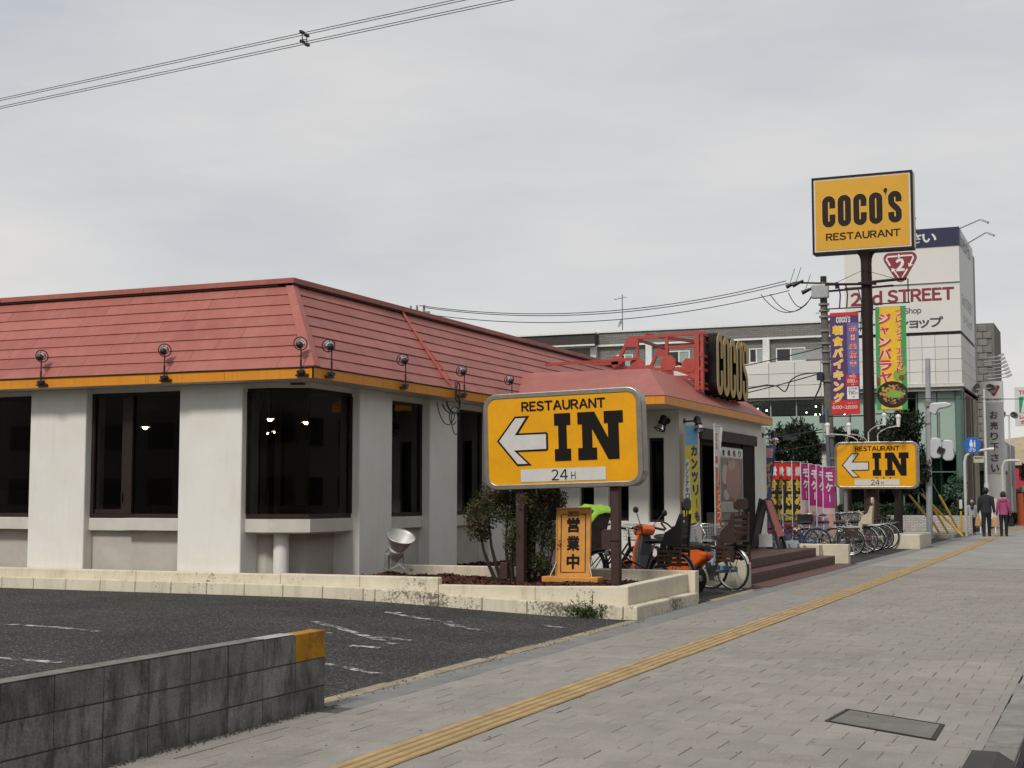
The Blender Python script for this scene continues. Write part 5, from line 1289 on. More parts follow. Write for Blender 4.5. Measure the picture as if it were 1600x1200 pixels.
for i in range(nx+1):
    for j in range(nyy+1):
        u = i/nx; v = j/nyy*2-1; x = -.34+u*.72; y = v*.26
        z = 1.315-.10*abs(v)**2.2-.20*max(0, .28-u)/.28*(1-.2*math.cos(v*7))+.035*mnoise.noise((u*5, v*3, 2))-.05*max(0, u-.8)/.2
        m.v.append((x, y, z))
for i in range(nx):
    for j in range(nyy): m.f.append((i*(nyy+1)+j, (i+1)*(nyy+1)+j, (i+1)*(nyy+1)+j+1, i*(nyy+1)+j+1)); m.m.append(0)
lc = build('lime_cloth', m, LIME, cb_, raw=True, smooth=True); md = lc.modifiers.new('thick', 'SOLIDIFY'); md.thickness = .008
build('pink_bundle', MB().sphere((-.30, -.02, 1.0), .11, 10, sc=(.7, 1, 1)), mk('pink_cloth', (.45,.09,.12), .8), cb_, raw=True, smooth=True)
# row beyond the steps; each has its own colour and fittings
far = [('deep blue bicycle with a dark mesh basket at the near end of the far row', -6.72, 34.6, DBLUE, 'solid', GRY, None, None, False, None, DBLUE),
 ('cream framed bicycle with white handle grips standing just behind the blue one', -6.45, 35.4, CREM, 'wire', GRY, None, None, False, None, None),
 ('second blue bicycle with a tan saddle, in the far row', -6.15, 36.0, DBLUE, 'wire', PLASTB, None, None, False, SADBR, DBLUE),
 ('dark bicycle with a brown rear crate in front of the beige child seat', -5.98, 35.0, GRYF, 'solid', PLASTB, None, None, True, None, None),
 ('black bicycle with a cream coloured child seat in the far row', -5.90, 36.55, BLK, 'wire', PLASTB, 'y', BEIGE, False, None, None),
 ('wine coloured bicycle right after the cream child seat', -5.86, 37.5, WINE, 'wire', PLASTB, None, None, False, None, None),
 ('black bicycle with a black front bag, fourth from the far end of the row', -5.92, 38.5, BLK, 'solid', PLASTB, None, None, False, None, BLK),
 ('silver bicycle with bright mudguards, third from the far end of the row', -5.90, 39.3, SILV, 'wire', RIM, None, None, False, None, CHROME),
 ('dark grey bicycle with chrome mudguards, second from the far end of the row', -5.88, 40.2, GRYF, 'wire', PLASTB, None, None, False, None, CHROME),
 ('black bicycle with a pale solid basket at the far end of the row', -6.0, 41.9, BLK, 'solid', GREYPL, None, None, False, None, BLK)]
rr = random.Random(2)
for i, (lab, x, y, p, bk, bm, se, sm_, cr_, sad, fm_) in enumerate(far):
    bicycle(lab, (x, y, 0), PI+R(rr.uniform(-8, 8)), p, bk, bm, se, sm_, cr_, sad, fm_, lean=rr.uniform(-.05, .05), grip=WHITEGR if i == 1 else None)

# ============================================================ SCOOTER
ORS = mk('orange_scooter_paint', (.66,.115,.018), .22, 0, .6, var=.05); DGR = mk('dark_grey_plastic', (.035,.038,.045), .45); SEATV = mk('scooter_seat_vinyl', (.018,.018,.02), .5)
sc = thing('motor_scooter', 'orange motor scooter with dark leg shield parked between the bicycles', 'scooter', (-5.80, 20.42, 0), None, PI-R(20)); sc.rotation_euler = (.08, 0, PI-R(20))
def shell(prof, mat, name, ws, bevel=.02, par=None):
    m = MB(); n = len(prof)
    vs = [(x, -w, z) for (x, z), w in zip(prof, ws)]+[(x, w, z) for (x, z), w in zip(prof, ws)]
    m.add(vs, [tuple(range(n)), tuple(range(2*n-1, n-1, -1))]+[(i, n+i, n+(i+1) % n, (i+1) % n) for i in range(n)])
    return build(name, m, mat, par or sc, raw=True, bevel=bevel)
for cx in (0, 1.18):
    w_ = build('wheel', MB().cyl((cx, -.05, .22), (cx, .05, .22), .13, n=20), STEEL, sc, raw=True, smooth=True)
    build('tyre', MB().tube([(cx+.165*math.cos(a), 0, .22+.165*math.sin(a)) for a in [2*PI*i/32 for i in range(32)]], .056, 10, True), RUB, w_, raw=True, smooth=True)
shell([(-.22, .52), (.05, .30), (.38, .30), (.42, .40), (.36, .62), (-.10, .66), (-.26, .62)], ORS, 'rear_body', [.09, .15, .16, .16, .15, .12, .08], .035)
shell([(-.285, .52), (-.21, .49), (-.18, .57), (-.28, .58)], mk('red_tail_lamp', (.22,.012,.01), .35), 'tail_lamp', [.035, .045, .05, .04], .01)
shell([(-.24, .665), (.36, .625), (.46, .66), (.42, .72), (.2, .745), (.08, .78), (-.24, .745)], SEATV, 'seat', [.09, .13, .12, .11, .13, .13, .09], .03)
shell([(.30, .26), (.86, .26), (.92, .31), (.30, .31)], DGR, 'footboard', [.15, .16, .17, .15], .02)
shell([(.84, .28), (.96, .26), (1.0, .60), (.97, .86), (.90, .86), (.90, .55)], DGR, 'leg_shield', [.18, .19, .17, .10, .10, .17], .02)
shell([(.965, .24), (1.04, .30), (1.06, .58), (1.02, .90), (.972, .90), (1.002, .6)], ORS, 'front_cover', [.195, .17, .14, .095, .10, .175], .025)
shell([(.86, .86), (1.08, .84), (1.12, .92), (1.06, 1.02), (.90, 1.02), (.84, .95)], ORS, 'handlebar_cowl', [.12, .10, .09, .10, .17, .15], .03)
build('headlamp', MB().lathe([(.0, .03), (.05, .02), (.07, 0)], (1.11, 0, .925), (1,0,.15), 14), mk('headlamp_lens', (.6,.6,.58), .1), sc, raw=True, smooth=True)
fv = MB(); nn_ = 14
for i in range(nn_+1):
    a = R(20)+R(135)*i/nn_
    for y, r in ((-.075, .235), (-.05, .262), (.05, .262), (.075, .235)): fv.v.append((1.18+r*math.cos(a), y, .22+r*math.sin(a)))
fv.f = [(4*i+j, 4*i+j+1, 4*i+j+5, 4*i+j+4) for i in range(nn_) for j in range(3)]; fv.m = [0]*len(fv.f)
build('front_mudguard', fv, ORS, sc, raw=True, smooth=True)
build('fork', MB().tube([(.98, -.07, .6), (1.18, -.09, .22)], .02, 6).tube([(.98, .07, .6), (1.18, .09, .22)], .02, 6), STEEL, sc, raw=True)
build('grip', MB().cyl((.90, -.17, .98), (.83, -.34, .96), .019, n=10).cyl((.90, .17, .98), (.83, .34, .96), .019, n=10), PLASTB, sc, raw=True)
for s in (-1, 1):
    mr = build('mirror', MB().sphere((.86, s*.36, 1.22), .062, 12, sc=(.35, 1.1, .8)), PLASTB, sc, raw=True, smooth=True); build('mirror_stem', MB().tube([(.92, s*.16, 1.01), (.90, s*.24, 1.10), (.87, s*.34, 1.21)], .007, 5), PLASTB, mr, raw=True)
build('engine', MB().box(-.12, .22, -.13, -.05, .14, .32).cyl((-.22, .12, .24), (.10, .12, .22), .05, n=12).box(-.15, .15, .05, .14, .16, .26), STEEL, sc, raw=True, bevel=.02)
build('rear_mudguard', MB().bar((-.24, 0, .48), (-.33, 0, .22), .13, .012, up=(1,0,0)).box(-.34, -.325, -.07, .07, .34, .44), PLASTB, sc, raw=True)

# ============================================================ FLAGS, POSTER, A-FRAME BY THE DOOR
POLE = mk('white_flag_pole', (.62,.62,.60), .35)
def nobori(label, loc, rz, w, h, z0, lean=0, parts=(), group='advertising flags on poles', taper=0, side=1):
    t = thing('advertising_flag', label, 'flag', loc, group, rz); t.rotation_euler = (0, lean, rz)
    build('pole', MB().cyl((0, 0, 0), (0, 0, z0+h+.06), .012, n=8).cyl((-.03, 0, z0+h+.03), (w+.03, 0, z0+h+.03), .007, n=6), POLE, t, raw=True, smooth=True)
    build('base', MB().lathe([(0, 0), (.14, 0), (.15, .04), (.10, .09), (.02, .11)], n=16), GRYF, t, raw=True, smooth=True)
    W = lambda u, v: .05*math.sin(u*3.6+v*4.2+loc[0]*9)*u
    clo = None
    for (nm, mat, u0, u1, v0, v1, lift) in parts:
        m = MB(); nu, nv = 6, 24
        for j in range(nv+1):
            for i in range(nu+1):
                u = u0+(u1-u0)*i/nu; v = v0+(v1-v0)*j/nv; ww = w*(1-taper*(1-v))
                m.v.append((.02+u*ww, W(u, v)-lift*side, z0+h*v))
        for j in range(nv):
            for i in range(nu): m.f.append((j*(nu+1)+i, j*(nu+1)+i+1, (j+1)*(nu+1)+i+1, (j+1)*(nu+1)+i)); m.m.append(0)
        o = build(nm, m, mat, clo or t, raw=True, smooth=True); clo = clo or o
    return t, clo, W
def flag_text(clo, mat, txt, w, h, z0, W, u, v, cw, ch, pitch, bold=.04, lift=.006, taper=0, mirror=False, nm='lettering', side=1):
    m = MB(); add_vtext(m, txt, (u*w, 0, z0+h*v), EX, EZ, cw, ch, pitch, bold, 0, 0, mirror)
    q = []
    for x, y, z in m.v:
        vv = (z-z0)/h; sc_ = (1-taper*(1-vv)); uu = x/w; q.append((.02+x*sc_, W(uu, vv)-lift*side, z))
    m.v = q; build(nm, m, mat, clo, raw=True)
# yellow flag
YF = mk('flag_yellow', (.68,.56,.05), .65)
t, c, W = nobori('yellow and sky blue flag with black lettering beside the entrance door', (-6.92, 24.95, .36), R(-103), .52, 1.75, .62, R(3), [('cloth', YF, 0, 1, 0, 1, 0), ('sky_field', SKYB, 0, 1, .80, 1, .003), ('white_field', WHT, .55, .95, .22, .66, .003)], side=-1)
flag_text(c, NAVY, 'カンツリーも', .5, 1.75, .62, W, .25, .74, .19, .19, .235, .05, mirror=True, side=-1); flag_text(c, NAVY, 'ドンツアキロ', .5, 1.75, .62, W, .75, .60, .12, .10, .112, .03, mirror=True, nm='small_lettering', side=-1)
OF = mk('flag_orange', (.66,.145,.02), .65)
t, c, W = nobori('narrow white and orange flag hanging in front of the entrance', (-6.72, 25.15, .36), R(80), .27, 1.85, .50, 0, [('cloth', WHT, 0, 1, 0, 1, 0), ('orange_field', OF, 0, .72, 0, .60, .003), ('orange_band', OF, 0, .75, .64, .71, .003)])
flag_text(c, OF, 'IO', .27, 1.85, .5, W, .36, .90, .12, .13, .16, .02); flag_text(c, WHT, 'パフェくフェ', .27, 1.85, .5, W, .38, .48, .12, .14, .165, .02, .008, nm='white_lettering')
BF = mk('flag_blue', (.055,.085,.22), .65)
t, c, W = nobori('slanting blue flag with orange lettering at the far corner of the entrance', (-7.50, 31.35, .36), R(20), .27, 1.95, .30, R(6), [('cloth', BF, 0, 1, 0, 1, 0), ('pink_field', mk('flag_pink', (.55,.28,.30), .65), .18, .82, .86, .97, .003)])
flag_text(c, mk('flag_amber', (.62,.27,.05), .6), 'イバイ', .27, 1.95, .3, W, .5, .76, .2, .22, .245, .06); flag_text(c, OF, 'の豚', .27, 1.95, .3, W, .5, .30, .18, .18, .21, .05, nm='orange_lettering')
# red and black, then magenta flags, standing in a fan behind the far bicycles
KF = mk('flag_black', (.018,.013,.010), .7); RF = mk('flag_red', (.58,.02,.016), .6); AMB = mk('flag_gold_text', (.62,.42,.05), .6); MF = mk('flag_magenta', (.42,.025,.20), .6); PF = mk('flag_pale_pink', (.58,.46,.46), .65); SKN = mk('flag_peach', (.55,.30,.24), .65); LIL = mk('flag_lilac', (.28,.20,.34), .65)
for i, (x, y, rot, mir) in enumerate([(-8.02, 35.0, 50, True), (-7.93, 35.3, 46, True), (-7.74, 35.5, 44, True), (-7.52, 35.6, 42, False)]):
    lab = ['red and black flag, leftmost and half hidden by the blue slanting flag', 'red and black flag with mirrored gold writing, second from the left', 'red and black flag with mirrored gold writing, third from the left', 'red and black flag with readable gold writing next to the magenta flags'][i]
    w, h, z0 = .34, 1.80, .48
    t, c, W = nobori(lab, (x, y, 0), R(rot), w, h, z0, 0, [('cloth', KF, 0, 1, 0, 1, 0), ('red_field', RF, 0, 1, .77, 1, .003), ('food_field', mk('flag_meat', (.33,.06,.06), .7, var=.5, scale=14), 0, 1, 0, .17, .003)], 'red and black flags behind the far bicycles')
    flag_text(c, WHT, '燻' if i else '煙', w, h, z0, W, .5, .885, .21, .24, .2, .04, .008, mirror=mir, nm='white_lettering'); flag_text(c, AMB, '包み焼', w, h, z0, W, .5, .69, .25, .30, .37, .05, .006, mirror=mir)
for i, (x, y, rot) in enumerate([(-7.32, 35.7, 52), (-7.13, 35.75, 50), (-6.94, 35.75, 50), (-6.77, 35.7, 42)]):
    lab = ['magenta flag touching the last red and black flag', 'magenta flag second from the left in its group', 'magenta flag third from the left in its group', 'rightmost magenta flag beside the utility pole'][i]
    w, h, z0 = .34, 1.78, .46-.03*i
    t, c, W = nobori(lab, (x, y, 0), R(rot), w, h, z0, 0, [('cloth', PF, 0, 1, 0, 1, 0), ('magenta_field', MF, 0, 1, .50-.06*(i > 0), 1, .003), ('peach_print', SKN, .25, .85, .06, .36, .003), ('lilac_print', LIL, 0, .35, .10, .30, .004)], 'magenta flags behind the far bicycles')
    flag_text(c, WHT, 'モケー', w, h, z0, W, .5, .88, .24, .22, .27, .05, .007)
# meat poster in the doorway
PX = -7.12
t = thing('menu_poster', 'tall poster board with a grilled meat photograph standing in the doorway', 'poster', (PX, 28, .36))
build('board', MB().box(PX-.04, PX-.005, 27.08, 28.92, 1.13, 2.42), mk('poster_back', (.55,.53,.48), .6), t, bevel=.006)
build('stand', MB().box(PX-.3, PX-.02, 27.12, 28.88, .36, 1.13), mk('grey_stone_stand', (.22,.20,.165), .85, var=.35, scale=6), t, bevel=.01)
def m_meat():
    m, t_ = newmat('meat_photograph', .35, 0, .4); c = t_.coord()
    v = t_.noise(c, 9, 5, .7); f = t_.voro(c, 16)
    t_.base(t_.mix(t_.ramp(f, [(.1, 0.0), (.5, .6)]), t_.ramp(v, [(.3, (.13,.025,.02)), (.5, (.26,.06,.045)), (.72, (.44,.20,.13))]), (.30,.12,.11))); return m
build('photo_ground', MB().box(PX-.004, PX-.002, 27.12, 28.86, 1.34, 2.21), mk('photo_brown', (.095,.065,.055), .35, var=.3, scale=3), t)
def yz(m, pts, dx): m.prism(pts, (PX+dx, 0, 0), EY, EZ, .0015); return m
build('photo_meat', yz(MB(), [(y+.05*mnoise.noise((y*9, z*9, 0)), z+.06*mnoise.noise((z*7, y*7, 3))) for y, z in ell(28.1, 1.78, .60, .40, 40)], .002), m_meat(), t)
build('photo_plate', yz(yz(MB(), ell(27.46, 1.88, .26, .20), .0), ell(27.55, 1.48, .22, .11), .0), mk('photo_pale', (.42,.35,.33), .4, var=.2), t)
build('photo_onion', yz(MB(), [(y+.06*mnoise.noise((y*8, z*8, 7)), z+.05*mnoise.noise((z*9, y*9, 5))) for y, z in ell(27.95, 2.08, .32, .10, 30)], .0045), mk('photo_cream', (.34,.24,.15), .4, var=.5, scale=14), t)
build('header_strip', MB().box(PX-.003, PX+.0, 27.12, 28.86, 2.23, 2.39), WHT, t)
k = MB()
for i, ch in enumerate('食楽処り'): add_text(k, ch, (PX+.001, 27.32+.43*i, 2.31), EY, EZ, .22, .13, .03)
build('header_lettering', k, INK, t)
build('foot_strip', MB().box(PX-.003, PX+.0, 27.12, 28.86, 1.15, 1.32), mk('poster_foot', (.40,.38,.34), .6), t)
# A-frame board and its weights
t = thing('a_frame_board', 'black A-frame board standing on the landing by the blue flag', 'sign board', (-6.75, 29.4, .355))
m = MB()
for x in (-7.22, -6.36):
    pass
for y in (29.05, 29.65):
    m.bar((-7.03, y, .36), (-6.80, y, 1.40), .05, .05); m.bar((-6.42, y, .36), (-6.72, y, 1.38), .05, .05)
for z in (.42, 1.36): m.bar((-7.03+.23*(z-.36), 29.05, z), (-7.03+.23*(z-.36), 29.65, z), .04, .04)
build('frame', m, PLASTB, t)
build('chalk_panel', MB().hexa([(-7.02, 29.08, .42), (-7.0, 29.08, .42), (-7.0, 29.62, .42), (-7.02, 29.62, .42), (-6.82, 29.08, 1.36), (-6.80, 29.08, 1.36), (-6.80, 29.62, 1.36), (-6.82, 29.62, 1.36)]), PLASTB, t)
build('printed_panel', MB().hexa([(-6.45, 29.08, .62), (-6.43, 29.08, .62), (-6.43, 29.62, .62), (-6.45, 29.62, .62), (-6.72, 29.08, 1.36), (-6.70, 29.08, 1.36), (-6.70, 29.62, 1.36), (-6.72, 29.62, 1.36)]), mk('flag_meat2', (.40,.09,.07), .6, var=.5, scale=16), t)
build('white_panel', MB().box(-6.90, -6.62, 29.30, 29.34, .40, .66), WHT, t)
WT = mk('grey_water_weight', (.34,.36,.37), .55)
for i, (x, lab) in enumerate([(-6.66, 'grey plastic weight nearest the A-frame board'), (-6.50, 'middle grey plastic weight on the landing edge'), (-6.36, 'grey plastic weight at the landing edge, farthest from the board')]):
    y = 29.5+.22*i
    o = build('sign_weight', MB().prism([(-.12, 0), (.12, 0), (.12, .09), (.08, .15), (-.08, .15), (-.12, .09)], (x, y, .357), EX, EZ, .28).cyl((x, y+.1, .50), (x, y+.1, .53), .025, n=10), WT, None, bevel=.025); tag(o, lab, 'sign weight', 'plastic weights beside the A-frame board')
# ============================================================ OVERHEAD WIRES
def sag(a, b, s, n=24):
    a, b = Vector(a), Vector(b); return [a.lerp(b, i/n)-Vector((0,0,s*4*(i/n)*(1-i/n))) for i in range(n+1)]
def curve(pts, k=6):
    P = [Vector(p) for p in pts]; P = [P[0]*2-P[1]]+P+[P[-1]*2-P[-2]]; out = []
    for i in range(1, len(P)-2):
        a, b, c, d = P[i-1:i+3]
        for j in range(k):
            t = j/k; out.append(.5*((2*b)+(c-a)*t+(2*a-5*b+4*c-d)*t*t+(3*b-a-3*c+d)*t**3))
    return out+[P[-2]]
WIRE = mk('cable_black', (.018,.018,.02), .6)
a, b = Vector((-41.5, 23.9, 9.0)), Vector((14.5, 15.9, 9.0))
t = thing('overhead_cable', 'bundle of four overhead cables with a spacer crossing the upper left sky', 'cable', (-12.2, 19.9, 9))
d = (b-a).normalized(); side = Vector((-d.y, d.x, 0))
for (s, z) in ((.03, .115), (-.03, .05), (.03, -.045), (-.03, -.11)): build('wire', MB().tube([a+side*s+Vector((0,0,z)), b+side*s+Vector((0,0,z))], .0065, 5), WIRE, t)
c = a.lerp(b, (-12.15-a.x)/(b.x-a.x))
sp_ = MB()
for dx_, z_ in ((-.04, .115), (.05, .05), (-.03, -.045), (.06, -.11)): sp_.box(c.x+dx_-.025, c.x+dx_+.025, c.y-.05, c.y+.05, c.z+z_-.02, c.z+z_+.02)
sp_.bar(c+Vector((-.04,0,.115)), c+Vector((-.03,0,-.045)), .012, .012); sp_.bar(c+Vector((.05,0,.05)), c+Vector((.06,0,-.11)), .012, .012); sp_.bar(c+Vector((-.035,0,.0)), c+Vector((.055,0,-.03)), .012, .012)
build('spacer', sp_, BLACK, t)
# ============================================================ UTILITY POLES
CONC = mk('pole_concrete', (.13,.12,.105), .85, var=.25, scale=4)
def upole(loc, lab, h, detail=True):
    t = thing('utility_pole', lab, 'utility pole', loc, 'utility poles'); x, y, _ = loc
    build('pole', MB().cyl((x+.12, y, -.1), (x-.10, y, h), .15, .11, n=16), CONC, t, smooth=True)
    bd = MB()
    for z in [h-.75, h-.95, h-1.15, h-1.6, h-2.0, h-2.25, h-2.6, h-3.2, 3.3, 2.6, 2.1]: bd.cyl((x+.12-.22*z/h, y, z), (x+.12-.22*z/h, y, z+.06), .17, n=14)
    for z in (h-1.0, h-1.8): bd.tube([(x-.20, y-.1, z), (x-.32, y-.1, z)], .012, 4)
    build('band', bd, STEEL, t)
    if not detail:
        m = MB()
        for dx in (-.25, .0, .28): m.cyl((x+dx, y, h-.1), (x+dx, y, h+.22), .06, .04, n=8)
        m.bar((x-.5, y, h-.05), (x+.5, y, h-.05), .07, .07); build('insulator_rack', m, STEEL, t, smooth=True); return t
    m = MB(); m.box(x-.42, x+.12, y-.30, y-.12, h-.55, h-.10); build('switch_box', m, mk('pale_grey_box', (.38,.40,.39), .5), t, bevel=.04)
    m = MB(); m.bar((x-.8, y, h+.02), (x+.4, y, h-.08), .05, .05); m.bar((x+.05, y-.1, h-.32), (x+2.1, y-.1, h-.25), .06, .06); m.bar((x+.05, y, h-1.1), (x+1.6, y, h-.95), .045, .045); m.bar((x, y, h-1.3), (x+.6, y, h-1.02), .04, .04)
    build('cross_arm', m, DARKBROWN, t)
    m = MB()
    for dx, dz in ((-1.25, .02), (-1.05, .05), (-.75, -.20)):
        m.cyl((x+dx, y-.1, h+dz-.12), (x+dx+.35, y-.1, h+dz+.02), .075, .035, n=10); m.tube([(x+dx+.12, y-.1, h+dz), (x+dx+.28, y-.1, h+dz+.45)], .010, 5)
    m.cyl((x-.08, y, h), (x-.08, y, h+.18), .10, n=12); m.cyl((x+.35, y-.1, h-.25), (x+.35, y-.1, h-.05), .05, n=10)
    build('insulator', m, BLACK if detail else STEEL, t, smooth=True)
    return t
up = upole((-8.32, 45, 0), 'banded concrete utility pole with switch box behind the tall sign pole', 8.25)
m = MB()
for x0, x1, dz in ((-10.4, -8.7, .75), (-10.1, -8.72, .72), (-9.5, -8.75, .55)): m.tube(sag((x0, 44.9, 7.95), (x1, 44.8, 7.8), dz*.75, 14), .014, 5)
for x in (-7.3, -7.1, -6.95): m.tube([(x, 44.9, 7.95), (x+.1, 44.9, 7.5), (x+.05, 44.9, 6.6)], .016, 5)
build('drop_wire', m, WIRE, up, smooth=True)
m = MB(); m.tube(curve([(-8.45, 44.85, 3.85), (-8.62, 44.8, 4.05), (-8.80, 44.8, 4.28), (-8.55, 44.8, 4.85), (-8.45, 44.8, 5.3)]), .028, 6); m.tube(curve([(-8.5, 44.85, 5.35), (-9.1, 44.8, 5.30), (-9.45, 44.8, 5.12), (-9.58, 44.8, 4.85), (-9.68, 44.8, 4.78), (-9.9, 44.8, 4.95), (-10.2, 44.8, 5.0)]), .022, 6); m.box(-8.62, -8.42, 44.75, 44.9, 5.1, 5.32); m.box(-8.56, -8.40, 44.75, 44.9, 3.75, 4.0)
build('cable_joint', m, WIRE, up, smooth=True)
build('riser_pipe', MB().cyl((-8.18, 44.8, 0), (-8.36, 44.8, 4.2), .05, n=8), mk('blue_grey_pipe', (.10,.14,.17), .5), up, smooth=True)
build('name_plate', MB().box(-8.22, -8.02, 44.77, 44.79, 1.75, 1.95), mk('yellow_plate', (.45,.36,.13), .5), up)
up2 = upole((-22.9, 45, 0), 'utility pole whose insulators just show above the red roof', 8.05, False)
t = thing('overhead_cable', 'sagging black power lines from the utility pole to the far side of the red roof', 'cable', (-9.5, 45, 8.2))
for dz, dy in ((.02, 0), (.05, -.3), (-.2, .15)): build('wire', MB().tube(sag((-9.5, 44.9+dy, 8.25+dz), (-22.6, 44.9+dy, 8.15+dz), .62), .014, 5), WIRE, t)
t = thing('telephone_cable', 'lower telephone cables with a black splice running behind the roof letters', 'cable', (-8.45, 44.9, 5))
for z0, z1, s in ((6.15, 5.0, .25), (5.35, 4.0, .3)): build('cable', MB().tube(sag((-8.45, 44.9, z0), (-18, 44.9, z1), s), .018, 5), WIRE, t)
build('cable', MB().tube(sag((-10.2, 44.8, 5.0), (-18, 44.8, 4.2), .1), .028, 5), WIRE, t); build('cable', MB().tube(sag((-8.5, 44.9, 3.55), (-17, 44.9, 2.9), .2), .018, 5), WIRE, t); build('cable', MB().tube(sag((-8.5, 44.9, 3.1), (-17, 44.9, 2.4), .2), .012, 5), WIRE, t); build('splice', MB().box(-9.75, -9.3, 44.85, 44.97, 3.22, 3.36), WIRE, t)
o = build('street_cable', MB().tube(sag((-8.3, 45, 4.55), (4, 57, 5.0), .05), .012, 4), WIRE); tag(o, 'thin cable crossing in front of the second-hand shop towards the street', 'cable')

# ============================================================ SECOND-HAND SHOP
SH = thing('shop_building', 'tall white second-hand shop with navy top band and a glass base', 'building', (-10, 64, 0))
PAN = mk('white_panel_cladding', (.66,.645,.60), .6, var=.05, scale=.6, rand=.05); PANS = mk('sign_board_white', (.68,.665,.62), .55, var=.04, scale=.5)
XC, YS = -5.85, 62
SHX0 = -10.66
build('core', MB().box(SHX0+.05, XC-.05, YS+.06, 69.9, 5.9, 12.75), mk('shop_core', (.3,.3,.29), .8), SH)
build('sign_wall', MB().box(SHX0, XC, YS, YS+.06, 8.42, 12.06).box(XC-.06, XC, YS+.061, 68.4, 8.42, 12.9), PANS, SH)
build('sign_wall', MB().box(SHX0-.01, XC+.01, YS-.06, YS-.002, 10.5, 10.515).box(SHX0, XC, YS-.02, YS-.001, 8.40, 8.42), mk('panel_seam', (.30,.30,.29), .7), SH)
nb = build('navy_band', MB().box(SHX0, XC+.02, YS-.05, YS, 12.07, 12.85).box(XC-.06, XC+.021, YS+.001, 62.6, 12.07, 12.85), mk('band_navy', (.014,.018,.062), .5), SH)
build('reveal', MB().box(SHX0, XC-.03, YS+.02, YS+.05, 8.29, 8.41).box(XC-.08, XC-.03, YS+.051, 68, 8.29, 8.41), DARKBROWN, SH)
p0 = None
PWX = (XC-SHX0)/9
for i in range(9):
    for j in range(4):
        if p0 is None: o = p0 = build('wall_panel', MB().box(-PWX/2+.008, PWX/2-.008, 0, .05, .008, .512), PAN, SH, raw=True)
        else: o = p0.copy(); COL.objects.link(o)
        o.location = Vector((SHX0+PWX*(i+.5), YS+rnd.uniform(0, .004), 6.19+.522*j))-Vector((-10, 64, 0))
p1 = None
for i in range(10):
    for j in range(4):
        if p1 is None: o = p1 = build('wall_panel', MB().box(-.05, 0, -.312, .312, .008, .512), PAN, SH, raw=True)
        else: o = p1.copy(); COL.objects.link(o)
        o.location = Vector((XC, YS+.37+.64*i, 6.19+.522*j))-Vector((-10, 64, 0))
build('soffit', MB().box(SHX0, XC, YS, 69.8, 6.05, 6.18), mk('shop_soffit', (.10,.09,.08), .8), SH)
build('edge_trim', MB().box(SHX0, XC+.06, YS-.05, YS, 6.06, 6.185).box(XC+.001, XC+.06, YS+.001, 68.5, 6.06, 6.185), mk('trim_pale', (.6,.58,.52), .5), SH)
# lettering on the sign wall
CR = mk('crimson_letters', (.23,.022,.035), .5)
k = MB(); ys = YS-.005
add_text(k, '2nd', (-9.74, ys, 9.98), EX, EZ, 1.36, .64, .036); add_text(k, 'STREET', (-7.47, ys, 10.02), EX, EZ, 2.78, .58, .036)
build('name_lettering', k, CR, SH)
k = MB(); add_text(k, 'Shop', (-7.80, ys, 9.33), EX, EZ, .70, .33, .02); build('dark_lettering', k, mk('charcoal_letters', (.06,.06,.065), .5), SH)
k = MB(); add_text(k, 'リユースショップ', (-8.55, ys, 8.83), EX, EZ, 4.0, .48, .03); build('dark_lettering', k, mk('charcoal_letters', (.06,.06,.065), .5), SH)
k = MB(); add_text(k, 'お売り下さい', (-8.55, YS-.055, 12.46), EX, EZ, 3.6, .48, .03); build('band_lettering', k, WHT, nb)
def tri(cx, cz, s, r, n=5):
    cs = [(cx-s*.62, cz+s*.46), (cx+s*.62, cz+s*.46), (cx, cz-s*.62)]; pts = []
    an = [(PI/2, PI/2+2.09), None, None]
    pts = arc(cs[1][0]-r*0, cs[1][1], r, R(-30), R(90), n)+arc(cs[0][0], cs[0][1], r, R(90), R(210), n)+arc(cs[2][0], cs[2][1], r, R(210), R(330), n); return pts
tc_, tz_ = -8.28, 11.33
m = MB(); m.prism(tri(tc_, tz_, .74, .24), (0, YS-.02, 0), EX, EZ, .019); eb = build('emblem', m, CR, SH)
k = MB(); add_text(k, '2', (tc_, YS-.022, tz_+.04), EX, EZ, .38, .56, .05)
def poly(pts, w): stroke(k, pts, w, (0, YS-.023, 0), EX, EZ, .001)
poly([(tc_-.42, tz_+.02), (tc_-.58, tz_+.33), (tc_-.52, tz_+.42), (tc_-.10, tz_+.42)], .07); poly([(tc_+.05, tz_+.43), (tc_+.50, tz_+.43), (tc_+.56, tz_+.33), (tc_+.42, tz_+.05)], .07); poly([(tc_+.30, tz_-.15), (tc_, tz_-.62), (tc_-.28, tz_-.18)], .07)
k.prism([(tc_-.08, tz_+.52), (tc_+.08, tz_+.42), (tc_-.08, tz_+.32)], (0, YS-.024, 0), EX, EZ, .001); k.prism([(tc_+.33, tz_+.10), (tc_+.54, tz_+.02), (tc_+.36, tz_-.08)], (0, YS-.024, 0), EX, EZ, .001); k.prism([(tc_-.38, tz_-.08), (tc_-.36, tz_-.26), (tc_-.18, tz_-.14)], (0, YS-.024, 0), EX, EZ, .001)
build('emblem_print', k, WHT, eb)
FL_ = mk('faded_letters', (.30,.30,.34), .5)
for tx, z_, w_, h_, dx_ in (('お売り下さい', 12.4, 4.5, .6, .02), ('2nd STREET', 9.9, 4.8, .55, 0), ('リユースショップ', 9.1, 4.0, .45, 0)):
    k = MB(); add_text(k, tx, (XC+dx_, 65.2, z_), EY, EZ, w_, h_, .03); build('side_lettering', k, FL_, SH)
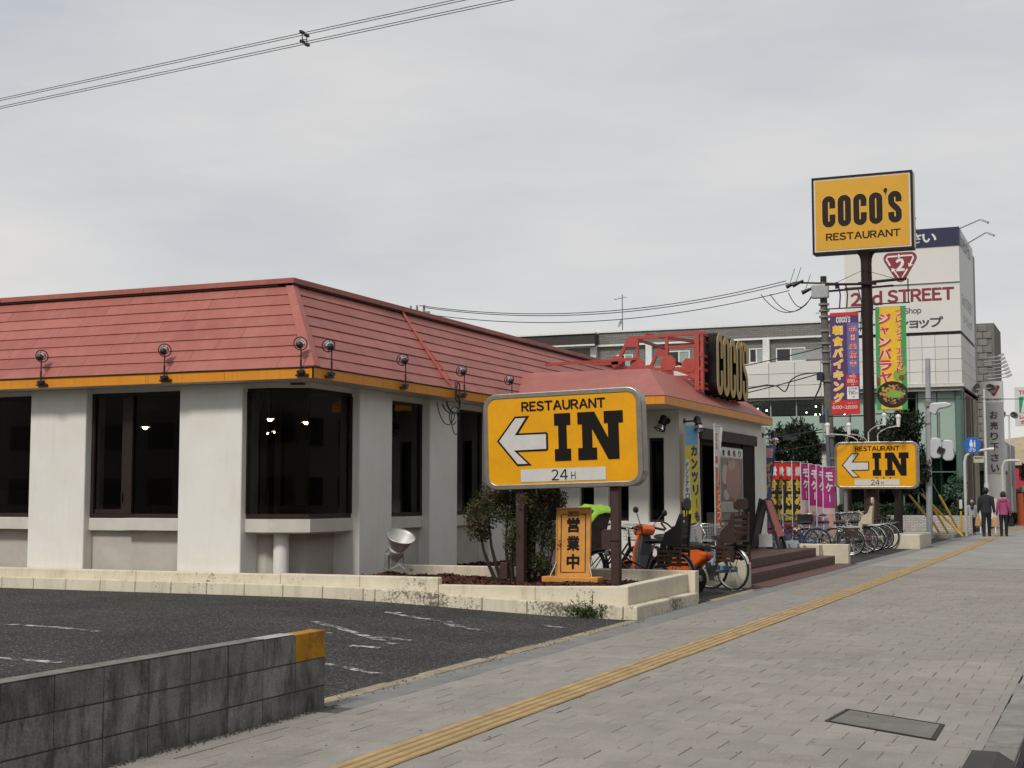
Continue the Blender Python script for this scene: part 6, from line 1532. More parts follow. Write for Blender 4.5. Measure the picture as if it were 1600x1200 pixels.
# roof lamps on arms
la = MB()
for (x, y, z, ex, ey, ez) in ((-5.9, 62.3, 12.8, -4.82, 61.6, 12.98), (-5.86, 64.0, 12.35, -4.72, 63.2, 12.70), (-7.6, 62, 12.86, -7.72, 61.2, 13.3)):
    la.tube([(x, y, z), (x+(ex-x)*.9, y+(ey-y)*.9, ez+.05), (ex, ey, ez)], .03, 6); la.bar((ex-.05, ey, ez), (ex+.22, ey-.1, ez-.14), .15, .09)
build('sign_lamp', la, mk('lamp_grey', (.42,.42,.40), .4), SH)
la = MB()
for i in range(7): 
    y = 70+.9*i; z = 7.9-.09*i; la.tube([(XC, y, z), (XC+.9, y, z+.1)], .03, 5); la.bar((XC+.9, y, z+.1), (XC+1.15, y, z+.22), .2, .1)
build('side_lamp', la, mk('lamp_grey', (.42,.42,.40), .4), SH)
# glass base
PALEG = mk('frosted_green_glass', (.34,.45,.385), .25, 0, .5, var=.06, scale=.4); TEAL = mk('green_column', (.10,.17,.145), .3, var=.1)
def grid_glass(x0, x1, z0, z1, y, nx, nz, mat, parent=SH, nm='glass_pane'):
    dx = (x1-x0)/nx; dz = (z1-z0)/nz; pr = None
    for i in range(nx):
        for j in range(nz):
            if pr is None: o = pr = build(nm, MB().box(-dx/2+.02, dx/2-.02, 0, .02, .02, dz-.02), mat, parent, raw=True)
            else: o = pr.copy(); COL.objects.link(o)
            o.location = Vector((x0+dx*(i+.5), y, z0+dz*j))-Vector((-10, 64, 0))
grid_glass(-10.6, -8.45, 3.3, 6.04, YS+.5, 3, 1, PALEG); grid_glass(-7.75, -6.15, 3.3, 6.04, YS+.5, 2, 1, PALEG)
build('glass_column', MB().cyl((-6.05, YS+.45, 0), (-6.05, YS+.45, 6.05), .17, n=16).cyl((-7.0, YS+.9, 0), (-7.0, YS+.9, 6.05), .2, n=16), TEAL, SH, smooth=True)
build('mullion', MB().box(-8.42, -8.36, YS+.45, YS+.55, 0, 6.05).box(-7.82, -7.76, YS+.45, YS+.55, 0, 6.05).box(-10.6, -6.1, YS+.44, YS+.56, 3.2, 3.3).box(-7.9, -6.1, YS+.47, YS+.53, 2.45, 2.5), TEAL, SH)
grid_glass(-10.6, -6.1, .35, 3.2, YS+.5, 6, 1, GREENGLASS)
build('shop_interior', MB().box(-30, -6.2, 69.0, 69.2, 0, 6).box(-30, -6.2, 62.9, 69, 0, .1).box(-6.3, -6.2, 63.2, 69, 0, 6), mk('shop_dark', (.035,.04,.038), .8), SH)
build('display_figure', MB().lathe([(.05, 1.62), (.11, 1.5), (.08, 1.36), (.22, 1.28), (.17, .95), (.22, .55), (.30, .25)], (-7.35, 63.4, .2), n=14).lathe([(.05, 1.62), (.11, 1.5), (.08, 1.36), (.2, 1.28), (.16, .95), (.2, .55), (.2, .25)], (-8.6, 63.4, .2), n=14), mk('dark_display', (.02,.02,.022), .7), SH, smooth=True)
build('side_wall', MB().box(XC-.4, XC-.05, 63.3, 69.8, 0, 6.04), mk('side_beige', (.33,.29,.22), .85, var=.3, scale=1.2), SH)
sp = MB()
for y in (64, 64.6, 65.2, 66.5): sp.cyl((XC-.03, y, .2), (XC-.03, y, 5.8), .06, n=8)
build('drain_pipe', sp, mk('pipe_brown', (.14,.115,.09), .6), SH)
# low wing to the left
WG = thing('shop_wing', 'white clad shop wing with a strip of lit glass behind the roof letters', 'building', (-20, 64, 0))
dx = 1.15; p0 = None
for i in range(17):
    for j in range(3):
        if p0 is None: o = p0 = build('wall_panel', MB().box(-dx/2+.01, dx/2-.01, 0, .05, .01, .52), PAN, WG, raw=True)
        else: o = p0.copy(); COL.objects.link(o)
        o.location = Vector((-30.2+dx*(i+.5), YS+.2+rnd.uniform(0, .004), 5.80+.53*j))-Vector((-20, 64, 0))
build('wing_core', MB().box(-30.2, -10.67, YS+.27, 72, 5.8, 7.38), mk('shop_core', (.3,.3,.29), .8), WG)
build('soffit', MB().box(-30.2, -10.67, YS+.26, 66, 5.68, 5.79), mk('shop_soffit', (.10,.09,.08), .8), WG)
def wing_grid(z0, z1, nz, mat, nm):
    nx = 17; dz = (z1-z0)/nz; pr = None
    for i in range(nx):
        for j in range(nz):
            if pr is None: o = pr = build(nm, MB().box(-dx/2+.03, dx/2-.03, 0, .02, .02, dz-.02), mat, WG, raw=True)
            else: o = pr.copy(); COL.objects.link(o)
            o.location = Vector((-30.2+dx*(i+.5), YS+.5, z0+dz*j))-Vector((-20, 64, 0))
wing_grid(5.0, 5.68, 1, GREENGLASS, 'clear_pane'); wing_grid(2.7, 5.0, 3, PALEG, 'frosted_pane')
mm_ = MB()
for i in range(18): mm_.box(-30.2+dx*i-.03, -30.2+dx*i+.03, YS+.48, YS+.56, .2, 5.68)
build('mullion', mm_, mk('mullion_grey', (.25,.28,.26), .5), WG)
build('base_wall', MB().box(-30.2, -10.7, YS+.1, YS+.45, 0, 2.68), mk('wing_base', (.40,.38,.33), .8, var=.1, scale=.6), WG)
build('back_room', MB().box(-30.2, -10.7, 66.2, 66.4, 2.7, 5.7), mk('shop_dark', (.035,.04,.038), .8), WG)
sl_ = MB(); rr = random.Random(11)
for i in range(46): sl_.sphere((rr.uniform(-29, -10.8), rr.uniform(62.9, 65.8), rr.uniform(5.08, 5.5)), rr.uniform(.03, .06), 6)
build('ceiling_spot', sl_, m_emit('shop_bulb', (1.0, .88, .70), 22.0), WG)
fl_ = MB()
for i in range(14): 
    x = rr.uniform(-28, -11.2); fl_.box(x, x+.6, 63.5, 63.7, 5.35, 5.40)
build('ceiling_tube', fl_, mk('tube_white', (.6,.64,.64), .4), WG)
build('store_canopy', MB().box(-11.9, -8.6, 57, 58.5, 3.3, 3.55), DARKBROWN, WG)
build('stock_room', MB().box(-11.9, -10.2, 57.2, 58.4, 0, 3.29), mk('stock_room_wall', (.52,.50,.45), .75, var=.08), WG)

# ============================================================ APARTMENT BLOCK BEHIND
AP = thing('apartment_block', 'long grey brick apartment block with white framed windows beyond the shop', 'building', (-25, 88, 0))
GB = m_tile('grey_brick_cladding', (.205,.20,.185), .45, .12, .65, .9, .12)
build('wall', MB().box(-40, -13.5, 85, 95, 0, 11.05), GB, AP); build('parapet', MB().box(-32, -13.4, 84.8, 95.2, 11.06, 11.82), GB, AP)
build('parapet_coping', MB().box(-32.1, -13.3, 84.7, 95.3, 11.821, 11.93).box(-40, -13.4, 84.75, 84.99, 10.95, 11.06), WHITE, AP)
build('dark_roof', MB().box(-40.5, -30.2, 84.2, 95, 11.08, 11.75), mk('dark_roof_edge', (.045,.04,.037), .8), AP); build('roof_coping', MB().box(-40.6, -30.15, 84.1, 95.1, 11.751, 11.86).box(-40.5, -30.2, 84.15, 84.25, 10.98, 11.075), WHITE, AP)
AW = mk('window_white', (.66,.66,.63), .5)
for x0, x1, z0, z1 in ((-20.45, -19.55, 9.55, 10.45), (-18.8, -17.0, 9.55, 10.4), (-23.5, -22.2, 9.4, 10.5), (-25.6, -24.2, 9.3, 10.5), (-29.0, -27.9, 9.3, 10.4), (-15.9, -14.2, 9.5, 10.4)):
    f = MB(); w = .07; yy = 84.93
    f.box(x0, x1, yy, 85.05, z0, z0+w).box(x0, x1, yy, 85.05, z1-w, z1).box(x0, x0+w, yy, 85.05, z0+w, z1-w).box(x1-w, x1, yy, 85.05, z0+w, z1-w).box((x0+x1)/2-.04, (x0+x1)/2+.04, yy, 85.05, z0+w, z1-w)
    f = build('window', f, AW, AP)
    xm = (x0+x1)/2; build('pane', MB().box(x0+w, xm-.04, 84.97, 84.99, z0+w, z1-w), mk('dark_window_glass', (.02,.022,.025), .08), f); build('pane', MB().box(xm+.04, x1-w, 84.97, 84.99, z0+w, z1-w), mk('curtained_glass', (.28,.33,.31), .2), f)
for x in (-19.35, -26.8, -30.5, -22.0): build('pilaster', MB().box(x-.2, x+.2, 84.7, 84.98, 0, 10.94), AW, AP)
build('balcony_rail', MB().box(-17.0, -13.5, 84.2, 84.25, 9.6, 10.2), mk('rail_grey', (.3,.3,.3), .6), AP)
build('balcony_slab', MB().box(-40, -13.5, 83.9, 84.69, 9.15, 9.35), AW, AP)
t = thing('antenna', 'thin antenna mast with a small dish on the grey apartment roof', 'antenna', (-28.95, 86, 11.9))
build('mast', MB().cyl((-28.95, 86, 11.8), (-28.95, 86, 14.4), .035, n=8), STEEL, t); build('yagi', MB().bar((-29.5, 86, 14.1), (-28.7, 86.1, 14.25), .04, .04).bar((-29.4, 85.7, 14.12), (-29.4, 86.3, 14.12), .02, .02).bar((-29.1, 85.7, 14.17), (-29.1, 86.3, 14.17), .02, .02), STEEL, t)
build('dish', MB().lathe([(0, 0), (.15, .02), (.28, .08), (.30, .10), (.27, .10), (.14, .05)], (-29.0, 85.9, 12.5), (-.75, -.6, .35), 20), mk('dish_grey', (.32,.33,.34), .5), t, smooth=True)

# ============================================================ FAR RIGHT
t = thing('stone_tower', 'grey rough stone clad tower rising behind the shop', 'building', (-8, 102, 0))
build('wall', MB().box(-12, -7.3, 100, 106, 0, 13.1), mk('tower_core', (.16,.155,.145), .9, var=.1), t)
p0 = None
ST2 = mk('rough_stone', (.215,.205,.19), .95, var=.25, scale=2.5, bump=.8, bscale=6, bdist=.05, rand=.12)
bxs = MB().box(-.29, .29, 0, .07, .02, .46)
for j in range(20):
    for i in range(4):
        x = -8.95+.6*i+(.3 if j % 2 else 0)
        if x > -7.45: continue
        if p0 is None: o = p0 = build('stone', bxs, ST2, t, raw=True, bevel=.03)
        else: o = p0.copy(); COL.objects.link(o)
        o.location = Vector((x, 99.93-rnd.uniform(0, .05), 3.4+.48*j))-Vector((-8, 102, 0))
PYG = mk('pylon_grey', (.40,.40,.41), .5, var=.05); PYW = mk('pylon_white', (.62,.62,.60), .5, var=.05)
t = thing('pylon_sign', 'tall grey pylon sign with vertical Japanese writing beside the shop', 'sign', (-5.2, 70, 0))
build('body', MB().box(-5.72, -4.80, 70, 70.5, 0, 6.85), PYW, t); f = build('grey_face', MB().box(-5.60, -4.805, 69.97, 69.999, 2.5, 5.85), PYG, t)
k = MB(); add_vtext(k, 'お売り下さい', (-5.22, 69.965, 5.25), EX, EZ, .36, .37, .50, .03); build('dark_lettering', k, mk('plum_letters', (.07,.025,.05), .5), f)
m = MB(); m.prism(tri(-5.20, 6.42, .32, .08), (0, 69.99, 0), EX, EZ, .01); e = build('emblem', m, CR, t); k = MB(); add_text(k, '2', (-5.20, 69.985, 6.46), EX, EZ, .18, .26, .04); build('emblem_print', k, WHT, e)
k = MB(); add_text(k, '2nd STREET', (-5.26, 69.995, 5.98), EX, EZ, .82, .09, .02); build('name_lettering', k, INK, t)
t = thing('shop_annex', 'low grey annex with an overhanging canopy and a glass front past the shop', 'building', (-6, 74, 0))
build('canopy', MB().box(-6.35, -4.95, 71, 74, 2.65, 4.0), PYG, t, bevel=.02); build('canopy_side', MB().box(-4.949, -4.93, 71.05, 74, 2.7, 3.95), PYW, t)
build('canopy_base', MB().box(-6.35, -4.95, 71, 74, 2.5, 2.649), DARKBROWN, t)
build('wall', MB().box(-8, -5.2, 74.5, 84, 0, 4.2).box(-7.2, -6.2, 70.6, 71.0, 0, 6.0), mk('annex_wall', (.34,.34,.33), .8, var=.15, scale=.5), t)
for x in (-6.05, -5.7, -5.35): build('glass_pane', MB().box(x-.15, x+.15, 73, 73.04, .2, 2.49), GREENGLASS, t)
build('post', MB().box(-6.3, -6.2, 71.1, 71.2, 0, 2.49).box(-5.85, -5.78, 71.3, 71.4, 0, 2.49).box(-5.15, -5.05, 71.1, 71.2, 0, 2.49), AW, t)
build('dark_wall', MB().box(-6.8, -6.4, 70.5, 70.59, 0, 6.2), mk('dark_slat', (.05,.055,.06), .7), t)
TG = mk('rental_green', (.02,.27,.13), .5); TRD = mk('rental_red', (.50,.03,.07), .5)
t = thing('rental_sign', 'white roadside sign with red letters over a green panel at the right edge', 'sign', (-4.6, 90, 0))
build('board', MB().box(-5.50, -3.2, 90, 90.3, 5.65, 7.98), PYW, t); build('green_panel', MB().box(-5.25, -3.4, 89.98, 89.999, 6.45, 7.40), TG, t); build('white_stripe', MB().prism([(-5.15, 6.45), (-4.98, 6.45), (-4.80, 7.40), (-4.97, 7.40)], (0, 89.975, 0), EX, EZ, .003), PYW, t)
k = MB(); add_text(k, 'TO', (-5.02, 89.99, 7.66), EX, EZ, .50, .25, .04); add_text(k, 'レンタ', (-4.72, 89.99, 6.20), EX, EZ, 1.05, .25, .04); add_text(k, 'カー', (-4.85, 89.99, 5.87), EX, EZ, .72, .25, .04); build('red_lettering', k, TRD, t)
build('post', MB().box(-4.7, -4.5, 90.1, 90.25, 0, 5.65), STEEL, t)
t = thing('beige_house', 'beige tiled house roof and red shop fronts far down the street', 'building', (-5, 98, 0))
build('roof', MB().hexa([(-7.5, 95, 3.4), (-2.5, 95, 3.4), (-2.5, 100, 3.4), (-7.5, 100, 3.4), (-6.6, 96.5, 5.1), (-3.0, 96.5, 5.6), (-3.0, 99, 5.6), (-6.6, 99, 5.1)]), mk('beige_tiles', (.40,.33,.215), .8, var=.2, scale=3), t); build('wall', MB().box(-7, -3, 96, 99.5, 0, 3.4), mk('house_wall', (.30,.28,.25), .8, var=.3, scale=.8), t)
build('shop_board', MB().box(-5.6, -3.2, 94.8, 94.99, 2.1, 2.7).box(-6.3, -5.65, 94.8, 94.99, 1.9, 3.2), TRD, t); build('green_board', MB().box(-5.0, -3.2, 94.8, 94.99, 2.8, 3.3), TG, t); build('white_board', MB().box(-5.0, -3.2, 94.75, 94.79, 1.75, 2.2), PYW, t); build('dark_opening', MB().box(-6.9, -3.1, 95.9, 95.99, 0, 1.7), DARKROOM, t)
# street lamps, sign posts
LW_ = mk('lamp_post_white', (.60,.59,.55), .45, var=.08)
def street_lamp(x, y, h, lab):
    t = thing('street_lamp', lab, 'street lamp', (x, y, 0), 'twin saucer street lamps')
    build('post', MB().cyl((x, y, 0), (x, y, h), .055, .045, n=12).cyl((x, y, 0), (x, y, 1.95), .10, n=12), LW_, t, smooth=True)
    build('arm', MB().bar((x-.32, y, h-.02), (x+.28, y, h+.02), .05, .05), STEEL, t)
    for dx, a in ((-.36, (-.75, .5, .35)), (.30, (.35, .7, .55))): build('lamp_head', MB().lathe([(0, .10), (.10, .08), (.19, .0), (.22, -.08), (.20, -.08), (.10, .0), (0, .02)], (x+dx, y, h+.05), a, 18), mk('saucer_grey', (.24,.24,.24), .35), t, smooth=True)
street_lamp(-4.82, 60, 5.78, 'nearer white twin saucer street lamp in front of the pylon sign'); street_lamp(-5.2, 80, 5.75, 'farther twin saucer street lamp below the rental sign')
BS = mk('road_sign_blue', (.015,.13,.50), .4)
t = thing('cycle_path_sign', 'round blue shared path sign on a bent white pipe post', 'road sign', (-5.1, 54, 0))
build('post', MB().tube([(-5.08, 54, -.05), (-5.08, 54, 2.7), (-5.02, 54, 2.92), (-4.85, 54, 3.05), (-4.2, 54, 3.15)], .05, 10).cyl((-4.22, 54, 3.15), (-4.05, 54, 3.15), .06, n=8), LW_, t, smooth=True)
d = build('disc', MB().cyl((-4.80, 53.95, 3.30), (-4.80, 53.93, 3.30), .30, n=32), BS, t)
k = MB(); k.prism(ell(-4.83, 3.46, .035, .04, 10), (0, 53.925, 0), EX, EZ, .002); k.prism([(-4.88, 3.42), (-4.78, 3.42), (-4.77, 3.30), (-4.80, 3.18), (-4.83, 3.28), (-4.86, 3.18), (-4.89, 3.30)], (0, 53.925, 0), EX, EZ, .002); k.prism(ell(-4.71, 3.44, .025, .03, 8), (0, 53.925, 0), EX, EZ, .002); k.prism([(-4.745, 3.40), (-4.68, 3.40), (-4.69, 3.22), (-4.735, 3.22)], (0, 53.925, 0), EX, EZ, .002)
for cx in (-4.87, -4.73): stroke(k, ell(cx, 3.115, .045, .045, 14), .014, (0, 53.924, 0), EX, EZ, .001, closed=True)
stroke(k, [(-4.87, 3.115), (-4.83, 3.18), (-4.76, 3.18), (-4.73, 3.115)], .014, (0, 53.9235, 0), EX, EZ, .001); build('white_symbol', k, WHT, d)
m = MB().box(-4.76, -4.40, 53.93, 53.95, 2.66, 2.90); pl_ = build('plate', m, mk('plate_cream', (.50,.45,.36), .5), t); k = MB(); add_text(k, '自転車通行可', (-4.58, 53.925, 2.83), EX, EZ, .30, .06, .02); build('plate_lettering', k, INK, pl_)
t = thing('pipe_post', 'second bent white pipe post, behind the woman in pink', 'post', (-4.6, 66, 0))
build('post', MB().tube([(-4.62, 66, 0), (-4.62, 66, 2.75), (-4.52, 66, 2.98), (-4.3, 66, 3.02), (-3.9, 66, 3.0)], .06, 10), LW_, t, smooth=True)
SG = mk('signal_grey', (.34,.35,.36), .45, var=.1); SGW = mk('signal_light_grey', (.52,.54,.55), .4, var=.05)
t = thing('traffic_signal', 'grey signal pole carrying traffic lights seen from behind', 'traffic light', (-5.85, 50, 0))
build('pole', MB().cyl((-5.9, 50, 0), (-5.83, 50, 6.15), .11, .085, n=16), SG, t, smooth=True)
build('clamp', MB().cyl((-5.87, 50, 4.55), (-5.87, 50, 4.65), .12, n=14).cyl((-5.88, 50, 3.9), (-5.88, 50, 3.95), .12, n=14).box(-5.98, -5.8, 49.85, 49.9, 4.5, 4.7), STEEL, t)
build('sensor_head', MB().prism([(-.12, -.10), (.10, -.22), (.22, .0), (.42, .02), (.62, .08), (.64, .15), (.45, .22), (.0, .20), (-.10, .12)], (-5.72, 49.9, 4.42), EX, EZ, .28), SGW, t, bevel=.04); build('drop_tube', MB().cyl((-5.50, 50, 3.3), (-5.50, 50, 4.3), .03, n=8).bar((-5.85, 50, 4.35), (-5.55, 50, 4.35), .04, .04), STEEL, t)
for x, z, s in ((-5.62, 3.1, 1), (-5.22, 3.02, 1)):
    build('signal_back', MB().prism([(-.19, -.30), (-.08, -.38), (.12, -.36), (.19, -.24), (.17, -.05), (.19, .06), (.16, .28), (.05, .33), (-.14, .33), (-.19, .2)], (x, 49.9, z), EX, EZ, .16), SGW, t, bevel=.03)
build('signal_hood', MB().bar((-5.55, 49.86, 3.05), (-5.35, 49.86, 2.95), .05, .2), BLACK, t)
build('hanger', MB().bar((-5.9, 50, 3.35), (-5.1, 50, 3.3), .05, .05).bar((-5.9, 50, 2.85), (-5.2, 50, 2.8), .04, .04), STEEL, t)
t = thing('twin_post', 'pair of slim grey steel sign posts in front of the hedge', 'post', (-6.1, 52, 0))
for x in (-6.20, -6.06): build('post', MB().box(x-.03, x+.03, 52, 52.08, 0, 2.05 if x < -6.1 else 2.25), SG, t)
YPI = mk('guard_yellow', (.62,.36,.04), .5, var=.12)
for a, b, lab in (((-6.82, 52, 1.5), (-6.0, 52, .45), 'leftmost slanting yellow guard pipe'), ((-6.38, 52, 1.52), (-5.02, 52, .05), 'long slanting yellow guard pipe in the middle'), ((-5.82, 52.3, 1.5), (-5.08, 52.3, .05), 'steep slanting yellow guard pipe on the right'), ((-6.05, 52.6, 1.0), (-5.55, 52.6, .1), 'short slanting yellow guard pipe low behind the grey posts'), ((-6.0, 51.8, .55), (-5.75, 51.8, .12), 'shortest slanting yellow guard pipe near the ground')):
    t = thing('stay_guard', lab, 'guard pipe', b, 'yellow guard pipes on pole stay wires'); build('pipe', MB().cyl(b, a, .042, n=10), YPI, t, smooth=True); d = Vector(a)-Vector(b); build('stay_wire', MB().cyl(b, Vector(a)+d*.8, .010, n=5), STEEL, t)
t = thing('marker_post', 'small white and yellow marker post left of the child', 'post', (-5.3, 54.5, 0)); build('post', MB().cyl((-5.3, 54.5, 0), (-5.3, 54.5, .9), .035, n=8), YPI, t); build('cap', MB().prism(rrect(.11, .34, .05), (-5.3, 54.45, 1.15), EX, EZ, .05), PYW, t, bevel=.01)
bw = build('brick_wall', MB().box(-30, -5.05, 56, 56.3, 0, .72), m_tile('white_brick', (.46,.44,.405), .20, .065, .5, .85, .16)); tag(bw, 'low whitewashed brick wall below the hedge in front of the shop', 'wall')
struct(build('verge', MB().box(-7.9, -5.2, 51, 56, -.02, .12), mk('verge_kerb', (.24,.22,.19), .9, var=.2)))
t = thing('wall_plate', 'small frame sign with pink panels behind the man', 'sign', (-4.9, 58, 0)); build('frame', MB().box(-5.0, -4.3, 58, 58.05, .55, 1.35), PYW, t); build('print', MB().box(-4.93, -4.6, 57.98, 57.999, .9, 1.28), DARKBROWN, t); build('pink_print', MB().box(-4.9, -4.68, 57.96, 57.979, 1.1, 1.2).box(-4.9, -4.65, 57.96, 57.979, .95, 1.03), PINK, t); build('leg', MB().box(-4.95, -4.9, 58, 58.05, 0, .55).box(-4.4, -4.35, 58, 58.05, 0, .55), PYW, t)
ob = build('orange_barrier', MB().cyl((-4.45, 75, 0), (-4.45, 75, 1.58), .16, n=16).cyl((-4.45, 75, 0), (-4.45, 75, .06), .22, n=16), mk('barrier_orange', (.62,.13,.03), .5), None); tag(ob, 'bright orange round post by the roadside at the right edge', 'bollard')
# ------------------------------------------------------------ unseen buildings, added only to give the restaurant windows something to mirror
RW = mk('opposite_wall', (.27,.25,.22), .85, var=.15, scale=.4); RG = mk('opposite_window', (.03,.035,.04), .1)
def opposite(lab, x0, x1, y0, y1, h, axis):
    t = thing('reflection_building', lab, 'building', ((x0+x1)/2, (y0+y1)/2, 0)); build('wall', MB().box(x0, x1, y0, y1, 0, h), RW, t); m0 = None
    L = (x1-x0) if axis == 'x' else (y1-y0)
    for i in range(int(L/3.2)):
        for z in (1.0, 4.0, 7.0):
            if z+1.4 > h: continue
            c = (x0 if axis == 'x' else y0)+1.6+3.2*i
            m = MB().box(-.8, .8, -.04, .04, 0, 1.4) if axis == 'x' else MB().box(-.04, .04, -.8, .8, 0, 1.4)
            if m0 is None: o = m0 = build('window', m, RG, t, raw=True)
            else: o = m0.copy(); COL.objects.link(o)
            o.location = Vector((c, y1, z) if axis == 'x' else (x0, c, z))-Vector(((x0+x1)/2, (y0+y1)/2, 0))
opposite('plain beige building added out of view behind the camera for the restaurant windows to mirror', -62, 13, -40, -30, 9.5, 'x')
opposite('plain beige building added out of view across the road for the side windows to mirror', 17, 26, -10, 90, 8.0, 'y')
# ============================================================ TREES, HEDGES
HEDGE = m_leaf('hedge_leaf', (.010,.020,.008), (.032,.052,.018)); CONI = m_leaf('conifer_leaf', (.007,.014,.007), (.026,.040,.016))
def tree(lab, x, y, z0, z1, rx, ry, n, s0, s1, mat, seed, trunk=True, name='tree', group=None, spiky=True):
    t = thing(name, lab, 'tree' if name == 'tree' else 'bush', (x, y, 0), group); rr = random.Random(seed); cl = []
    for i in range(46):
        a = rr.uniform(0, 2*PI); q = math.sqrt(rr.random())*.85; h = rr.random(); sh = math.sin(PI*(.18+.72*h))**.5
        cl.append((Vector((x+rx*q*sh*math.cos(a), y+ry*q*sh*math.sin(a), z0+(z1-z0)*(.1+.82*h))), 1, (rx*.24, ry*.24, (z1-z0)*.13)))
    m = leaves(int(n*.7), cluster_fn(cl), s0, s1, rr, .35)
    if spiky:       # upright shoots
        for i in range(int(n*.012)):
            c = rr.choice(cl)[0]; b = Vector((c.x+rr.gauss(0, rx*.16), c.y+rr.gauss(0, ry*.16), c.z)); hh = rr.uniform(.25, .6)*(z1-z0)*.45
            for j in range(26):
                f = j/26; p = b+Vector((rr.gauss(0, .035), rr.gauss(0, .035), hh*f)); d = Vector((rr.gauss(0, 1), rr.gauss(0, 1), 1.4)).normalized(); e = d.cross(Vector((rr.random(), rr.random(), .2))).normalized(); s = rr.uniform(s0, s1)
                m.add([p, p+e*s*.35+d*s, p+d*s*2, p-e*s*.35+d*s], [(0,1,2,3)])
    build('crown', m, mat, t)
    tm_ = MB(); tm_.tube([(x, y, 0), (x+.05, y, z0), (x-.04, y, (z0+z1)/2)], [.17, .13, .06], 8)
    for i in range(6): c = rr.choice(cl)[0]; tm_.tube([(x, y, z0*.9+rr.random()*.5), ((x+c.x)/2, (y+c.y)/2, (z0+c.z)/2+.2), c], [.07, .045, .02], 6)
    build('trunk', tm_, BARK, t, smooth=True); return t
tree('dark clipped evergreen behind the red and black flags', -10.05, 48, 1.6, 3.85, 1.0, .8, 9000, .05, .10, CONI, 21, group='dark evergreens before the shop')
tree('small dark evergreen to the left of the tall sign pole, behind the far yellow sign', -8.5, 49, 2.4, 3.65, .75, .6, 3500, .05, .10, CONI, 22, group='dark evergreens before the shop')
tree('broad dark evergreen with bare forked trunk right of the tall sign pole', -6.95, 50, 1.45, 4.2, 1.25, .9, 13000, .05, .10, CONI, 23, group='dark evergreens before the shop')
tree('low round shrub at the end of the far bicycle row', -6.9, 45.5, .1, .9, .55, .5, 2500, .03, .06, HEDGE, 24, name='round_shrub', spiky=False)
tree('bushy plant glowing green behind the yellow guard pipes', -5.9, 59.5, .6, 2.4, .6, .5, 1500, .05, .10, m_leaf('bright_leaf', (.02,.06,.035), (.09,.17,.10)), 25, name='tall_shrub', spiky=False)
tree('dark roadside conifer beyond the orange post at the right edge', -3.9, 82, 1.2, 3.4, 1.0, 1.0, 4000, .08, .16, CONI, 26)
rr = random.Random(31)
hm = MB(); cl = [(Vector((rr.uniform(-14, -5.3), 57.2+rr.gauss(0, .15), rr.uniform(.65, 1.08))), 1, (.35, .3, .12)) for i in range(90)]
hd = thing('hedge', 'clipped dark hedge above the low white brick wall', 'hedge', (-9, 57.2, 0)); build('foliage', leaves(6000, cluster_fn(cl), .04, .09, rr, .4), HEDGE, hd); build('stems', MB().box(-14, -5.3, 57.0, 57.4, 0, .75), mk('hedge_stems', (.012,.014,.008), .9), hd)
rr = random.Random(33)
cl = [(Vector((rr.uniform(-6.3, -3.6), 76+rr.gauss(0, .3), rr.uniform(.1, .5))), 1, (.3, .3, .2)) for i in range(30)]
rp = thing('flower_bed', 'low roadside planting beneath the orange post', 'plant', (-4.6, 76, 0)); build('foliage', leaves(1500, cluster_fn(cl), .05, .10, rr, .3), HEDGE, rp)
# ============================================================ PEOPLE
SKIN = mk('skin', (.48,.30,.22), .6, var=.05); HAIR = mk('black_hair', (.010,.009,.009), .55)
def skin_mesh(name, verts, edges, radii, mat, parent, sub=2):
    me = bpy.data.meshes.new(name); me.from_pydata([tuple(v) for v in verts], edges, []); ob = bpy.data.objects.new(name, me); COL.objects.link(ob)
    m = ob.modifiers.new('skin', 'SKIN'); m.use_smooth_shade = True
    sv_ = me.skin_vertices[0].data
    for i, r in enumerate(radii): sv_[i].radius = r if isinstance(r, tuple) else (r, r); sv_[i].use_root = (i == 0)
    s = ob.modifiers.new('sub', 'SUBSURF'); s.levels = sub; s.render_levels = sub
    dg = bpy.context.evaluated_depsgraph_get(); dg.update(); m2 = bpy.data.meshes.new_from_object(ob.evaluated_get(dg)); bpy.data.objects.remove(ob); bpy.data.meshes.remove(me)
    m2.name = name; m2.materials.clear(); m2.materials.append(mat); m2.polygons.foreach_set('use_smooth', [True]*len(m2.polygons))
    o = bpy.data.objects.new(name, m2); COL.objects.link(o); o.parent = parent; return o
